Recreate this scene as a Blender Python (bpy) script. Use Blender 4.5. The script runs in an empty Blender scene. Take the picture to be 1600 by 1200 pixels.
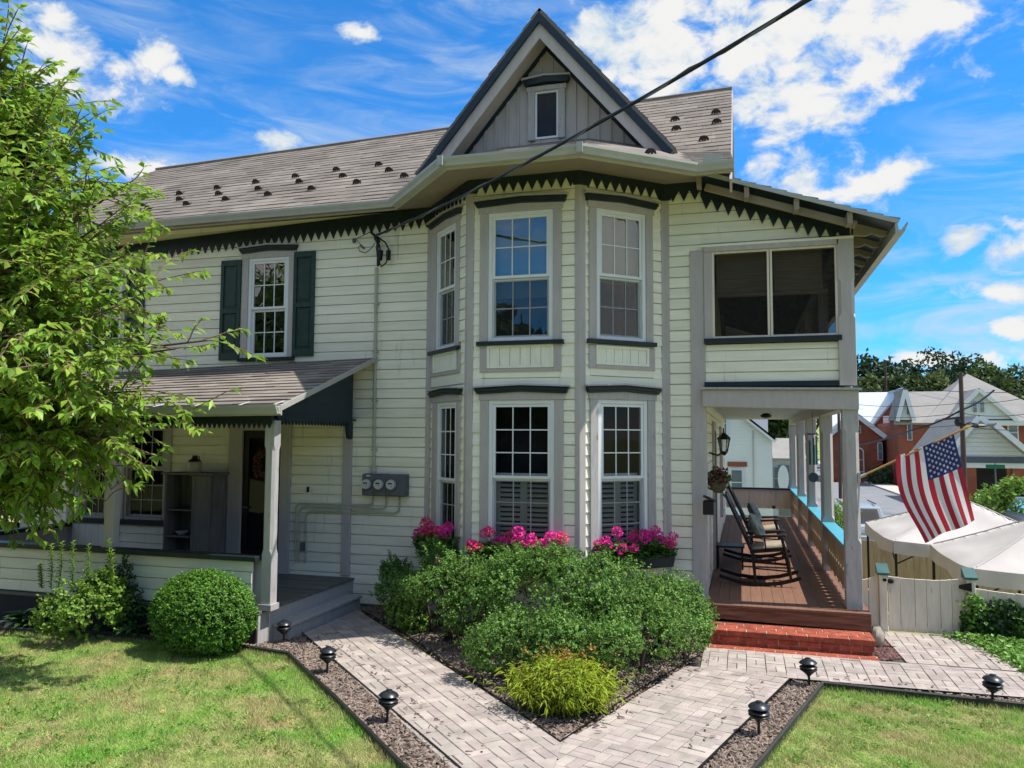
import bpy, bmesh, math, random
import numpy as np
from mathutils import Vector, Matrix
random.seed(7)
rng = np.random.default_rng(7)
C = bpy.context.scene.collection
SC = bpy.context.scene
R = math.radians
# ------------------------------------------------------------------ camera
CAMZ = 2.47
CR = Vector((0.95908, 0.28307, 0.00552)); CU = Vector((0.01411, -0.06726, 0.99764)); CF = Vector((-0.28277, 0.95674, 0.06850))
FPX = 1220.0
cam = bpy.data.cameras.new('camera')
cam.sensor_width = 36; cam.lens = 36 * FPX / 1600; cam.clip_start = 0.05; cam.clip_end = 3000
cam_o = bpy.data.objects.new('camera', cam); C.objects.link(cam_o)
m = Matrix.Identity(4)
for i in range(3):
    m[i][0] = CR[i]; m[i][1] = CU[i]; m[i][2] = -CF[i]
m[2][3] = CAMZ
cam_o.matrix_world = m
SC.camera = cam_o
def ray(px, py): return CF + CR * ((px - 800) / FPX) - CU * ((py - 600) / FPX)
def atY(px, py, Y):
    d = ray(px, py); k = Y / d.y; return Vector((d.x * k, Y, d.z * k + CAMZ))
def atX(px, py, X):
    d = ray(px, py); k = X / d.x; return Vector((X, d.y * k, d.z * k + CAMZ))
def atZ(px, py, Z):
    d = ray(px, py); k = (Z - CAMZ) / d.z; return Vector((d.x * k, d.y * k, Z))
# ------------------------------------------------------------------ sky, sun, exposure
SUN_EL, SUN_AZ = 60.0, 4.0          # azimuth from +X towards +Y
world = bpy.data.worlds.new('World'); SC.world = world; world.use_nodes = True
wn = world.node_tree; wn.nodes.clear()
def WN(t, **k):
    n = wn.nodes.new(t)
    for a, b in k.items(): setattr(n, a, b)
    return n
def wl(a, b): wn.links.new(a, b)
def wmath(op, a, b=None, c=None, clamp=False):
    n = WN('ShaderNodeMath', operation=op, use_clamp=clamp)
    for i, x in enumerate((a, b, c)):
        if x is None: continue
        if isinstance(x, (int, float)): n.inputs[i].default_value = x
        else: wl(x, n.inputs[i])
    return n.outputs[0]
def wsmooth(x, lo, hi):
    n = WN('ShaderNodeMapRange', interpolation_type='SMOOTHSTEP')
    wl(x, n.inputs[0]); n.inputs[1].default_value = lo; n.inputs[2].default_value = hi
    return n.outputs[0]
w_out = WN('ShaderNodeOutputWorld'); w_bg = WN('ShaderNodeBackground')
SKY_STRENGTH = 0.15
w_bg.inputs['Strength'].default_value = SKY_STRENGTH
wl(w_bg.outputs[0], w_out.inputs[0])
sky = WN('ShaderNodeTexSky', sky_type='NISHITA'); sky.sun_disc = False
sky.sun_elevation = R(SUN_EL); sky.sun_rotation = R(90 - SUN_AZ)
sky.altitude = 200; sky.air_density = 1.0; sky.dust_density = 0.4; sky.ozone_density = 3.0
hsv = WN('ShaderNodeVectorMath', operation='MULTIPLY'); wl(sky.outputs[0], hsv.inputs[0]); hsv.inputs[1].default_value = (0.085, 0.315, 0.50)
tc = WN('ShaderNodeTexCoord'); sep = WN('ShaderNodeSeparateXYZ'); wl(tc.outputs['Generated'], sep.inputs[0])
az = wmath('ARCTAN2', sep.outputs[0], sep.outputs[1]); el = wmath('ARCSINE', sep.outputs[2])
cmb = WN('ShaderNodeCombineXYZ'); wl(az, cmb.inputs[0]); wl(el, cmb.inputs[1])
def wnoise(vec, scale, detail, rough=0.55, dist=0.0, stretch=None, offs=(0, 0, 0)):
    mp = WN('ShaderNodeMapping'); wl(vec, mp.inputs[0]); mp.inputs['Location'].default_value = offs
    if stretch: mp.inputs['Scale'].default_value = stretch
    n = WN('ShaderNodeTexNoise'); wl(mp.outputs[0], n.inputs['Vector'])
    n.inputs['Scale'].default_value = scale; n.inputs['Detail'].default_value = detail
    n.inputs['Roughness'].default_value = rough; n.inputs['Distortion'].default_value = dist
    return n.outputs[0]
BLOBS = [(-0.081, 0.471, 0.103, 0.053), (0.037, 0.465, 0.137, 0.067), (0.147, 0.455, 0.1, 0.056), (0.209, 0.465, 0.054, 0.036), (0.081, 0.398, 0.085, 0.037), (-0.122, 0.446, 0.073, 0.041), (0.047, 0.375, 0.031, 0.024), (-0.172, 0.497, 0.046, 0.03), (0.139, 0.41, 0.065, 0.03), (0.082, 0.31, 0.051, 0.03), (0.143, 0.291, 0.041, 0.018), (0.177, 0.301, 0.026, 0.018), (0.107, 0.288, 0.052, 0.013), (0.242, 0.22, 0.024, 0.014), (0.287, 0.203, 0.029, 0.023), (0.274, 0.16, 0.029, 0.015), (0.285, 0.121, 0.034, 0.014), (0.198, 0.091, 0.035, 0.009), (0.263, 0.092, 0.044, 0.013), (-0.804, 0.402, 0.063, 0.033), (-0.849, 0.41, 0.037, 0.022), (-0.773, 0.401, 0.039, 0.027), (-0.732, 0.426, 0.024, 0.018), (-0.704, 0.41, 0.021, 0.01), (-0.832, 0.441, 0.023, 0.015), (-0.761, 0.304, 0.051, 0.014), (-0.582, 0.353, 0.030, 0.012), (-0.487, 0.483, 0.030, 0.009),
         (0.45, 0.40, 0.12, 0.06), (1.90, 0.29, 0.10, 0.04), (0.02, 0.58, 0.16, 0.06)]
run = None
for (ca, ce, ra, re_) in BLOBS:
    s = WN('ShaderNodeVectorMath', operation='SUBTRACT'); wl(cmb.outputs[0], s.inputs[0]); s.inputs[1].default_value = (ca, ce, 0)
    q = WN('ShaderNodeVectorMath', operation='MULTIPLY'); wl(s.outputs[0], q.inputs[0]); q.inputs[1].default_value = (1 / (ra * 1.42), 1 / (re_ * 1.42), 0)
    l = WN('ShaderNodeVectorMath', operation='LENGTH'); wl(q.outputs[0], l.inputs[0])
    v = wmath('SUBTRACT', 1.0, l.outputs['Value'])
    run = v if run is None else wmath('MAXIMUM', run, v)
edge = wnoise(cmb.outputs[0], 16, 9, 0.6, 0.3, (1, 1.5, 1))
body = wnoise(cmb.outputs[0], 9, 6, 0.55, 0.2, (1, 1.6, 1), (3.1, 1.7, 0.4))
dens = wmath('ADD', wmath('MAXIMUM', run, -0.8), wmath('MULTIPLY', wmath('SUBTRACT', edge, 0.5), 3.3))
gen = wnoise(tc.outputs['Generated'], 2.3, 8, 0.58, 0.4, (1, 1, 1.9), (1.3, 0.2, 2.2))
outm = wmath('MAXIMUM', wsmooth(wmath('ABSOLUTE', wmath('ADD', az, 0.29)), 0.74, 1.05), wsmooth(el, 0.62, 0.85))
gd = wmath('MULTIPLY_ADD', wmath('SUBTRACT', gen, 0.40), 5.0, 0.0)
dens = wmath('MAXIMUM', dens, wmath('SUBTRACT', wmath('MULTIPLY', gd, outm), wmath('MULTIPLY', wmath('SUBTRACT', 1.0, outm), 3.0)))
cum = wsmooth(dens, 0.0, 0.75)
cir_a = wnoise(cmb.outputs[0], 5.5, 8, 0.62, 0.9, (1.0, 4.2, 1), (0.3, 0.9, 0))
cir_b = wnoise(cmb.outputs[0], 2.2, 3, 0.5, 0.0, (1, 1.5, 1), (5, 2, 0))
cir = wmath('MULTIPLY', wsmooth(cir_a, 0.38, 0.78), wsmooth(cir_b, 0.30, 0.58))
low = wmath('SUBTRACT', 1.0, wsmooth(el, 0.02, 0.30))
cir = wmath('MULTIPLY', cir, wmath('MULTIPLY_ADD', low, 0.55, 0.62), clamp=True)
cov = wmath('MAXIMUM', cum, cir)
cloud_ramp = WN('ShaderNodeMix', data_type='RGBA')
wl(wsmooth(wmath('ADD', dens, wmath('MULTIPLY', wmath('SUBTRACT', body, 0.5), 2.2)), 0.1, 0.9), cloud_ramp.inputs[0])
CLOUD = 1.95
cloud_ramp.inputs[6].default_value = (CLOUD * 0.66, CLOUD * 0.80, CLOUD * 0.92, 1); cloud_ramp.inputs[7].default_value = (CLOUD, CLOUD, CLOUD * 0.99, 1)
mixc = WN('ShaderNodeMix', data_type='RGBA')
wl(cov, mixc.inputs[0]); wl(hsv.outputs[0], mixc.inputs[6]); wl(cloud_ramp.outputs[2], mixc.inputs[7])
wl(mixc.outputs[2], w_bg.inputs['Color'])
sun = bpy.data.lights.new('sun', 'SUN'); sun.energy = 2.1; sun.angle = R(0.53); sun.color = (1.0, 0.955, 0.88)
sun_o = bpy.data.objects.new('sun', sun); C.objects.link(sun_o)
sd = Vector((math.cos(R(SUN_EL)) * math.cos(R(SUN_AZ)), math.cos(R(SUN_EL)) * math.sin(R(SUN_AZ)), math.sin(R(SUN_EL))))
sun_o.rotation_euler = sd.to_track_quat('Z', 'Y').to_euler(); sun_o.location = (20, 0, 40)
SC.view_settings.view_transform = 'Standard'; SC.view_settings.look = 'None'
SC.view_settings.exposure = 1.62; SC.view_settings.gamma = 1.0; SC.view_settings.use_curve_mapping = False
try:
    SC.cycles.max_bounces = 8; SC.cycles.transparent_max_bounces = 16; SC.cycles.use_denoising = True
except Exception: pass
# ------------------------------------------------------------------ materials
MATS = {}
def mat(name, col, rough=0.6, var=0.12, scale=4.0, stretch=None, ovar=0.0, bump=0.0, bscale=40.0, bdist=0.01, spec=0.3, metallic=0.0, col2=None, isl=0.0, trans=0.0, huevar=0.0, spots=None):
    M = bpy.data.materials.new(name); M.use_nodes = True; nt = M.node_tree; nt.nodes.clear(); L = nt.links.new
    out = nt.nodes.new('ShaderNodeOutputMaterial'); p = nt.nodes.new('ShaderNodeBsdfPrincipled')
    p.inputs['Roughness'].default_value = rough; p.inputs['Metallic'].default_value = metallic
    p.inputs['Specular IOR Level'].default_value = spec
    geo = nt.nodes.new('ShaderNodeNewGeometry'); mp = nt.nodes.new('ShaderNodeMapping'); L(geo.outputs['Position'], mp.inputs[0])
    if stretch: mp.inputs['Scale'].default_value = stretch
    nz = nt.nodes.new('ShaderNodeTexNoise'); nz.inputs['Scale'].default_value = scale; nz.inputs['Detail'].default_value = 6; nz.inputs['Roughness'].default_value = 0.6
    L(mp.outputs[0], nz.inputs['Vector'])
    c = Vector(col[:3]); hi = c * (1 + var); lo = Vector(col2[:3]) if col2 else c * (1 - var)
    mr = nt.nodes.new('ShaderNodeMapRange'); L(nz.outputs[0], mr.inputs[0]); mr.inputs[1].default_value = 0.32; mr.inputs[2].default_value = 0.68
    mx = nt.nodes.new('ShaderNodeMix'); mx.data_type = 'RGBA'; L(mr.outputs[0], mx.inputs[0])
    mx.inputs[6].default_value = (*lo, 1); mx.inputs[7].default_value = (*hi, 1)
    last = mx.outputs[2]
    if spots:       # sparse darker marks with a shape of their own (stains, flaked paint): (colour, scale, threshold, stretch)
        mp2 = nt.nodes.new('ShaderNodeMapping'); L(geo.outputs['Position'], mp2.inputs[0]); mp2.inputs['Scale'].default_value = spots[3]
        n2 = nt.nodes.new('ShaderNodeTexNoise'); n2.inputs['Scale'].default_value = spots[1]; n2.inputs['Detail'].default_value = 8; n2.inputs['Roughness'].default_value = 0.65
        L(mp2.outputs[0], n2.inputs['Vector'])
        r2 = nt.nodes.new('ShaderNodeMapRange'); L(n2.outputs[0], r2.inputs[0]); r2.inputs[1].default_value = spots[2]; r2.inputs[2].default_value = spots[2] + 0.10
        m2 = nt.nodes.new('ShaderNodeMix'); m2.data_type = 'RGBA'; L(r2.outputs[0], m2.inputs[0]); L(last, m2.inputs[6]); m2.inputs[7].default_value = (*spots[0], 1)
        last = m2.outputs[2]
    if ovar or isl or huevar:
        src = None
        if ovar:
            oi = nt.nodes.new('ShaderNodeObjectInfo'); src = oi.outputs['Random']
        if isl:
            src = geo.outputs['Random Per Island']
        amp = ovar or isl
        hs = nt.nodes.new('ShaderNodeHueSaturation'); L(last, hs.inputs['Color'])
        mv = nt.nodes.new('ShaderNodeMapRange'); L(src, mv.inputs[0]); mv.inputs[3].default_value = 1 - amp; mv.inputs[4].default_value = 1 + amp
        L(mv.outputs[0], hs.inputs['Value'])
        if huevar:
            wv = nt.nodes.new('ShaderNodeTexWhiteNoise'); wv.noise_dimensions = '1D'; L(src, wv.inputs['W'])
            mh = nt.nodes.new('ShaderNodeMapRange'); L(wv.outputs[0], mh.inputs[0]); mh.inputs[3].default_value = 0.5 - huevar; mh.inputs[4].default_value = 0.5 + huevar
            L(mh.outputs[0], hs.inputs['Hue'])
        last = hs.outputs[0]
    L(last, p.inputs['Base Color'])
    if bump:
        nb = nt.nodes.new('ShaderNodeTexNoise'); nb.inputs['Scale'].default_value = bscale; nb.inputs['Detail'].default_value = 5; L(mp.outputs[0], nb.inputs['Vector'])
        b = nt.nodes.new('ShaderNodeBump'); b.inputs['Strength'].default_value = bump; b.inputs['Distance'].default_value = bdist
        L(nb.outputs[0], b.inputs['Height']); L(b.outputs[0], p.inputs['Normal'])
    if trans:
        t = nt.nodes.new('ShaderNodeBsdfTranslucent'); L(last, t.inputs['Color'])
        ms = nt.nodes.new('ShaderNodeMixShader'); ms.inputs[0].default_value = trans
        L(p.outputs[0], ms.inputs[1]); L(t.outputs[0], ms.inputs[2]); L(ms.outputs[0], out.inputs[0])
    else:
        L(p.outputs[0], out.inputs[0])
    MATS[name] = M
    return M
def glass_mat(name, tint=(0.9, 0.95, 0.95), base=0.10, rough=0.0, mul=1.5):
    M = bpy.data.materials.new(name); M.use_nodes = True; nt = M.node_tree; nt.nodes.clear(); L = nt.links.new
    out = nt.nodes.new('ShaderNodeOutputMaterial'); g = nt.nodes.new('ShaderNodeBsdfGlossy'); g.inputs['Roughness'].default_value = rough
    t = nt.nodes.new('ShaderNodeBsdfTransparent'); t.inputs['Color'].default_value = (*tint, 1)
    fr = nt.nodes.new('ShaderNodeFresnel'); fr.inputs['IOR'].default_value = 1.5
    ma = nt.nodes.new('ShaderNodeMath'); ma.operation = 'MULTIPLY_ADD'; L(fr.outputs[0], ma.inputs[0]); ma.inputs[1].default_value = mul; ma.inputs[2].default_value = base; ma.use_clamp = True
    nz = nt.nodes.new('ShaderNodeTexNoise'); nz.inputs['Scale'].default_value = 2.2; geo = nt.nodes.new('ShaderNodeNewGeometry'); L(geo.outputs['Position'], nz.inputs['Vector'])
    b = nt.nodes.new('ShaderNodeBump'); b.inputs['Strength'].default_value = 0.05; b.inputs['Distance'].default_value = 0.05; L(nz.outputs[0], b.inputs['Height']); L(b.outputs[0], g.inputs['Normal'])
    ms = nt.nodes.new('ShaderNodeMixShader'); L(ma.outputs[0], ms.inputs[0]); L(t.outputs[0], ms.inputs[1]); L(g.outputs[0], ms.inputs[2]); L(ms.outputs[0], out.inputs[0])
    MATS[name] = M; return M
def screen_mat(name, col, trans):
    M = bpy.data.materials.new(name); M.use_nodes = True; nt = M.node_tree; nt.nodes.clear(); L = nt.links.new
    out = nt.nodes.new('ShaderNodeOutputMaterial'); d = nt.nodes.new('ShaderNodeBsdfDiffuse'); d.inputs['Color'].default_value = (*col, 1)
    t = nt.nodes.new('ShaderNodeBsdfTransparent'); ms = nt.nodes.new('ShaderNodeMixShader'); ms.inputs[0].default_value = trans
    L(d.outputs[0], ms.inputs[1]); L(t.outputs[0], ms.inputs[2]); L(ms.outputs[0], out.inputs[0]); MATS[name] = M; return M
mat('siding', (0.82, 0.79, 0.66), 0.55, 0.07, 3, (0.6, 0.6, 6), ovar=0.07, bump=0.25, bscale=30, bdist=0.004, spots=((0.60, 0.575, 0.48), 2.2, 0.60, (5, 5, 0.55)))
mat('sidepaint', (0.81, 0.79, 0.675), 0.55, 0.06, 4, (4, 4, 0.8), bump=0.2, bscale=25, bdist=0.003)
mat('trim', (0.44, 0.405, 0.395), 0.6, 0.07, 5, (3, 3, 0.6), bump=0.25, bscale=35, bdist=0.003, spots=((0.36, 0.33, 0.32), 3.0, 0.66, (2, 2, 0.7)))
mat('trimworn', (0.40, 0.385, 0.38), 0.65, 0.12, 6, (4, 4, 0.7), bump=0.3, bscale=40, bdist=0.003, spots=((0.22, 0.21, 0.2), 7, 0.60, (2, 2, 0.7)))
mat('dark', (0.016, 0.026, 0.030), 0.4, 0.25, 5, spec=0.3, bump=0.1)
mat('darkblue', (0.012, 0.026, 0.042), 0.45, 0.2, 5, (1, 1, 3), bump=0.1)
mat('shutter', (0.026, 0.052, 0.046), 0.45, 0.2, 8, bump=0.08)
mat('white', (0.72, 0.74, 0.76), 0.35, 0.04, 5)
mat('gutter', (0.37, 0.37, 0.345), 0.4, 0.08, 2, (2, 2, 6), spots=((0.30, 0.29, 0.27), 3.0, 0.62, (1, 1, 3)))
mat('soffit', (0.27, 0.225, 0.175), 0.7, 0.1, 3, bump=0.1)
mat('shingle', (0.20, 0.174, 0.152), 0.9, 0.22, 1.6, isl=0.17, bump=0.5, bscale=180, bdist=0.004, spec=0.15)
mat('shingle_piece', (0.225, 0.196, 0.172), 0.9, 0.22, 1.6, ovar=0.17, bump=0.5, bscale=180, bdist=0.004, spec=0.15)
mat('snowguard', (0.05, 0.03, 0.025), 0.5, 0.3, 20)
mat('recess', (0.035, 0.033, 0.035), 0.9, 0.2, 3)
mat('louver', (0.78, 0.77, 0.72), 0.5, 0.05)
mat('blind', (0.36, 0.29, 0.21), 0.9, 0.35, 3, (1, 1, 60), bump=0.2)
mat('shade', (0.26, 0.27, 0.18), 0.9, 0.1)
glass_mat('glass', base=0.12); glass_mat('glass_dark', (0.72, 0.74, 0.76), 0.008, mul=0.35)
glass_mat('car_glass', (0.10, 0.10, 0.13), 0.08)
screen_mat('screen', (0.022, 0.022, 0.024), 0.62)
screen_mat('half_screen', (0.035, 0.035, 0.04), 0.80)
mat('deck', (0.19, 0.098, 0.062), 0.7, 0.12, 3, (8, 0.6, 1), ovar=0.06, bump=0.25, bscale=60)
mat('deckfascia', (0.165, 0.085, 0.052), 0.6, 0.55, 3.0, (0.7, 3, 10), bump=0.3, bscale=20, col2=(0.075, 0.035, 0.022))
mat('greydeck', (0.15, 0.138, 0.128), 0.75, 0.3, 4, (0.6, 8, 8), ovar=0.15, bump=0.4, bscale=50)
mat('brick', (0.32, 0.080, 0.047), 0.75, 0.35, 14, ovar=0.16, bump=0.4, bscale=90, spec=0.2)
mat('mortar', (0.50, 0.36, 0.29), 0.9, 0.2, 20, bump=0.4, bscale=120)
mat('bluecap', (0.075, 0.34, 0.44), 0.45, 0.1, 5)
mat('tanplank', (0.46, 0.33, 0.20), 0.7, 0.2, 4, (5, 5, 0.5), ovar=0.12, bump=0.2)
mat('paver', (0.365, 0.315, 0.285), 0.85, 0.2, 5, ovar=0.13, huevar=0.02, bump=0.5, bscale=120, bdist=0.004, spec=0.2, spots=((0.36, 0.33, 0.31), 5, 0.62, (1, 1, 1)))
mat('joint', (0.075, 0.065, 0.06), 0.95, 0.3, 30, bump=0.4)
mat('soil', (0.085, 0.063, 0.05), 0.95, 0.4, 14, bump=0.7, bscale=50, bdist=0.02)
mat('chip', (0.20, 0.155, 0.13), 0.9, 0.3, 30, isl=0.55, spec=0.1)
mat('lava', (0.14, 0.075, 0.07), 0.95, 0.3, 30, isl=0.45)
mat('lawn', (0.32, 0.28, 0.13), 0.95, 0.2, 1.3, col2=(0.16, 0.25, 0.05), bump=0.8, bscale=60, bdist=0.03)
mat('edging', (0.035, 0.036, 0.03), 0.6, 0.3, 6)
mat('lampblack', (0.012, 0.016, 0.02), 0.35, 0.2, 10, spec=0.5)
mat('black', (0.010, 0.010, 0.011), 0.4, 0.2, 10)
mat('metergrey', (0.115, 0.125, 0.14), 0.5, 0.12, 6)
mat('meterface', (0.5, 0.5, 0.48), 0.4, 0.05)
mat('conduit', (0.42, 0.42, 0.34), 0.5, 0.1, 4)
mat('chair', (0.022, 0.014, 0.011), 0.4, 0.3, 8)
mat('cushion', (0.34, 0.29, 0.22), 0.9, 0.15, 8, bump=0.2)
mat('pillow', (0.30, 0.33, 0.27), 0.9, 0.3, 14, col2=(0.12, 0.13, 0.13))
mat('greywood', (0.15, 0.147, 0.145), 0.8, 0.25, 3, (4, 4, 0.5), bump=0.3, bscale=40, spots=((0.09, 0.085, 0.08), 5, 0.66, (2, 2, 1)))
mat('jug', (0.40, 0.38, 0.34), 0.3, 0.06)
mat('jugtop', (0.05, 0.03, 0.02), 0.3, 0.1)
mat('fence', (0.66, 0.60, 0.50), 0.75, 0.1, 4, (4, 4, 0.6), ovar=0.06, bump=0.25, bscale=40, spots=((0.33, 0.29, 0.25), 6, 0.64, (2, 2, 0.6)))
mat('fencetan', (0.40, 0.31, 0.22), 0.8, 0.15, 4, (4, 4, 0.6), ovar=0.10, bump=0.2)
mat('capteal', (0.045, 0.12, 0.12), 0.5, 0.15)
mat('tent', (0.56, 0.525, 0.515), 0.75, 0.06, 2, trans=0.2, bump=0.12, bscale=5, bdist=0.05)
mat('flagred', (0.42, 0.025, 0.045), 0.8, 0.08, trans=0.3); mat('flagwhite', (0.74, 0.73, 0.74), 0.8, 0.04, trans=0.3); mat('flagblue', (0.028, 0.035, 0.15), 0.8, 0.1, trans=0.2)
mat('polewood', (0.42, 0.22, 0.09), 0.5, 0.15); mat('gold', (0.62, 0.42, 0.14), 0.35, 0.05, metallic=0.6)
mat('stone', (0.42, 0.37, 0.29), 0.9, 0.25, 6, bump=0.6, bscale=12)
mat('bark', (0.10, 0.075, 0.058), 0.9, 0.35, 10, (1, 1, 0.3), bump=0.6, bscale=30)
mat('twig', (0.16, 0.095, 0.075), 0.8, 0.3, 12)
mat('cherryleaf', (0.25, 0.385, 0.055), 0.42, 0.2, 2, isl=0.42, huevar=0.024, trans=0.46, spec=0.3)
mat('hollyleaf', (0.155, 0.285, 0.065), 0.5, 0.25, 3, isl=0.5, huevar=0.02, trans=0.34, spec=0.18)
mat('boxleaf', (0.125, 0.275, 0.038), 0.42, 0.3, 3, isl=0.45, huevar=0.012, trans=0.3, spec=0.28)
mat('limeleaf', (0.20, 0.33, 0.055), 0.45, 0.25, 3, isl=0.35, huevar=0.02, trans=0.33)
mat('goldleaf', (0.36, 0.43, 0.04), 0.5, 0.2, 4, isl=0.3, huevar=0.015, trans=0.38, col2=(0.25, 0.36, 0.035))
mat('orangeleaf', (0.40, 0.24, 0.06), 0.5, 0.3, 4, isl=0.3, trans=0.3)
mat('ivyleaf', (0.16, 0.32, 0.055), 0.42, 0.25, 4, isl=0.38, huevar=0.015, trans=0.3)
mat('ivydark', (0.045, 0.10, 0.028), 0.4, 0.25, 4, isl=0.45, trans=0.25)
mat('hosta', (0.055, 0.12, 0.04), 0.45, 0.25, 4, isl=0.35, trans=0.2); mat('hostawhite', (0.5, 0.52, 0.36), 0.5, 0.1)
mat('geraniumleaf', (0.09, 0.20, 0.035), 0.5, 0.25, 5, isl=0.35, trans=0.3)
mat('petal', (0.86, 0.05, 0.40), 0.6, 0.15, 8, isl=0.3, huevar=0.018, trans=0.3); mat('petalred', (0.85, 0.09, 0.22), 0.6, 0.15, 8, isl=0.3, huevar=0.012, trans=0.3)
mat('planter', (0.015, 0.035, 0.040), 0.5, 0.2); mat('terracotta', (0.42, 0.10, 0.045), 0.7, 0.15)
mat('grassblade', (0.20, 0.41, 0.065), 0.6, 0.25, 1.35, isl=0.4, huevar=0.015, trans=0.35, col2=(0.56, 0.46, 0.25), spec=0.15)
mat('farleaf_dark', (0.040, 0.075, 0.036), 0.6, 0.25, 0.2, isl=0.4, trans=0.15); mat('farleaf', (0.065, 0.105, 0.030), 0.6, 0.25, 0.2, isl=0.4, trans=0.2); mat('farleaf_pale', (0.12, 0.16, 0.055), 0.6, 0.25, 0.2, isl=0.4, trans=0.2)
mat('asphalt', (0.20, 0.205, 0.22), 0.9, 0.12, 0.6, bump=0.2); mat('concrete', (0.46, 0.44, 0.40), 0.9, 0.1, 1)
mat('farbrick', (0.25, 0.075, 0.045), 0.85, 0.2, 1.2, bump=0.2, spots=((0.16, 0.05, 0.035), 2, 0.6, (1, 1, 4)))
mat('farwhite', (0.62, 0.66, 0.70), 0.6, 0.04, 1); mat('metalroof', (0.62, 0.66, 0.70), 0.35, 0.05, 0.5, metallic=0.3); mat('metalroof_shaded', (0.33, 0.38, 0.42), 0.4, 0.08, 0.5, metallic=0.3)  # second metal roof is the pale one darkened for the unsunned slope
mat('farshingle', (0.26, 0.25, 0.24), 0.9, 0.1, 0.8, (1, 1, 4)); mat('farglass', (0.10, 0.13, 0.16), 0.1, 0.3, 0.6, spec=0.8); mat('navyband', (0.08, 0.10, 0.14), 0.6, 0.1)
mat('carbody', (0.42, 0.44, 0.46), 0.3, 0.03, metallic=0.5, spec=0.6); mat('tyre', (0.02, 0.02, 0.02), 0.8, 0.2); mat('redlamp', (0.45, 0.03, 0.03), 0.2, 0.05)
mat('signgreen', (0.02, 0.16, 0.08), 0.5, 0.1); mat('utilitywood', (0.07, 0.05, 0.045), 0.85, 0.3, 4, (2, 2, 0.3))
mat('hill', (0.05, 0.08, 0.03), 0.95, 0.3, 0.1)
mat('ceildark', (0.09, 0.085, 0.08), 0.8, 0.15, 3); mat('ceilpaint', (0.36, 0.40, 0.43), 0.6, 0.06, 2, (6, .5, 1)); mat('plaque', (0.05, 0.085, 0.10), 0.5, 0.2); mat('wreath', (0.17, 0.07, 0.06), 0.8, 0.3, isl=0.4)
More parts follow.
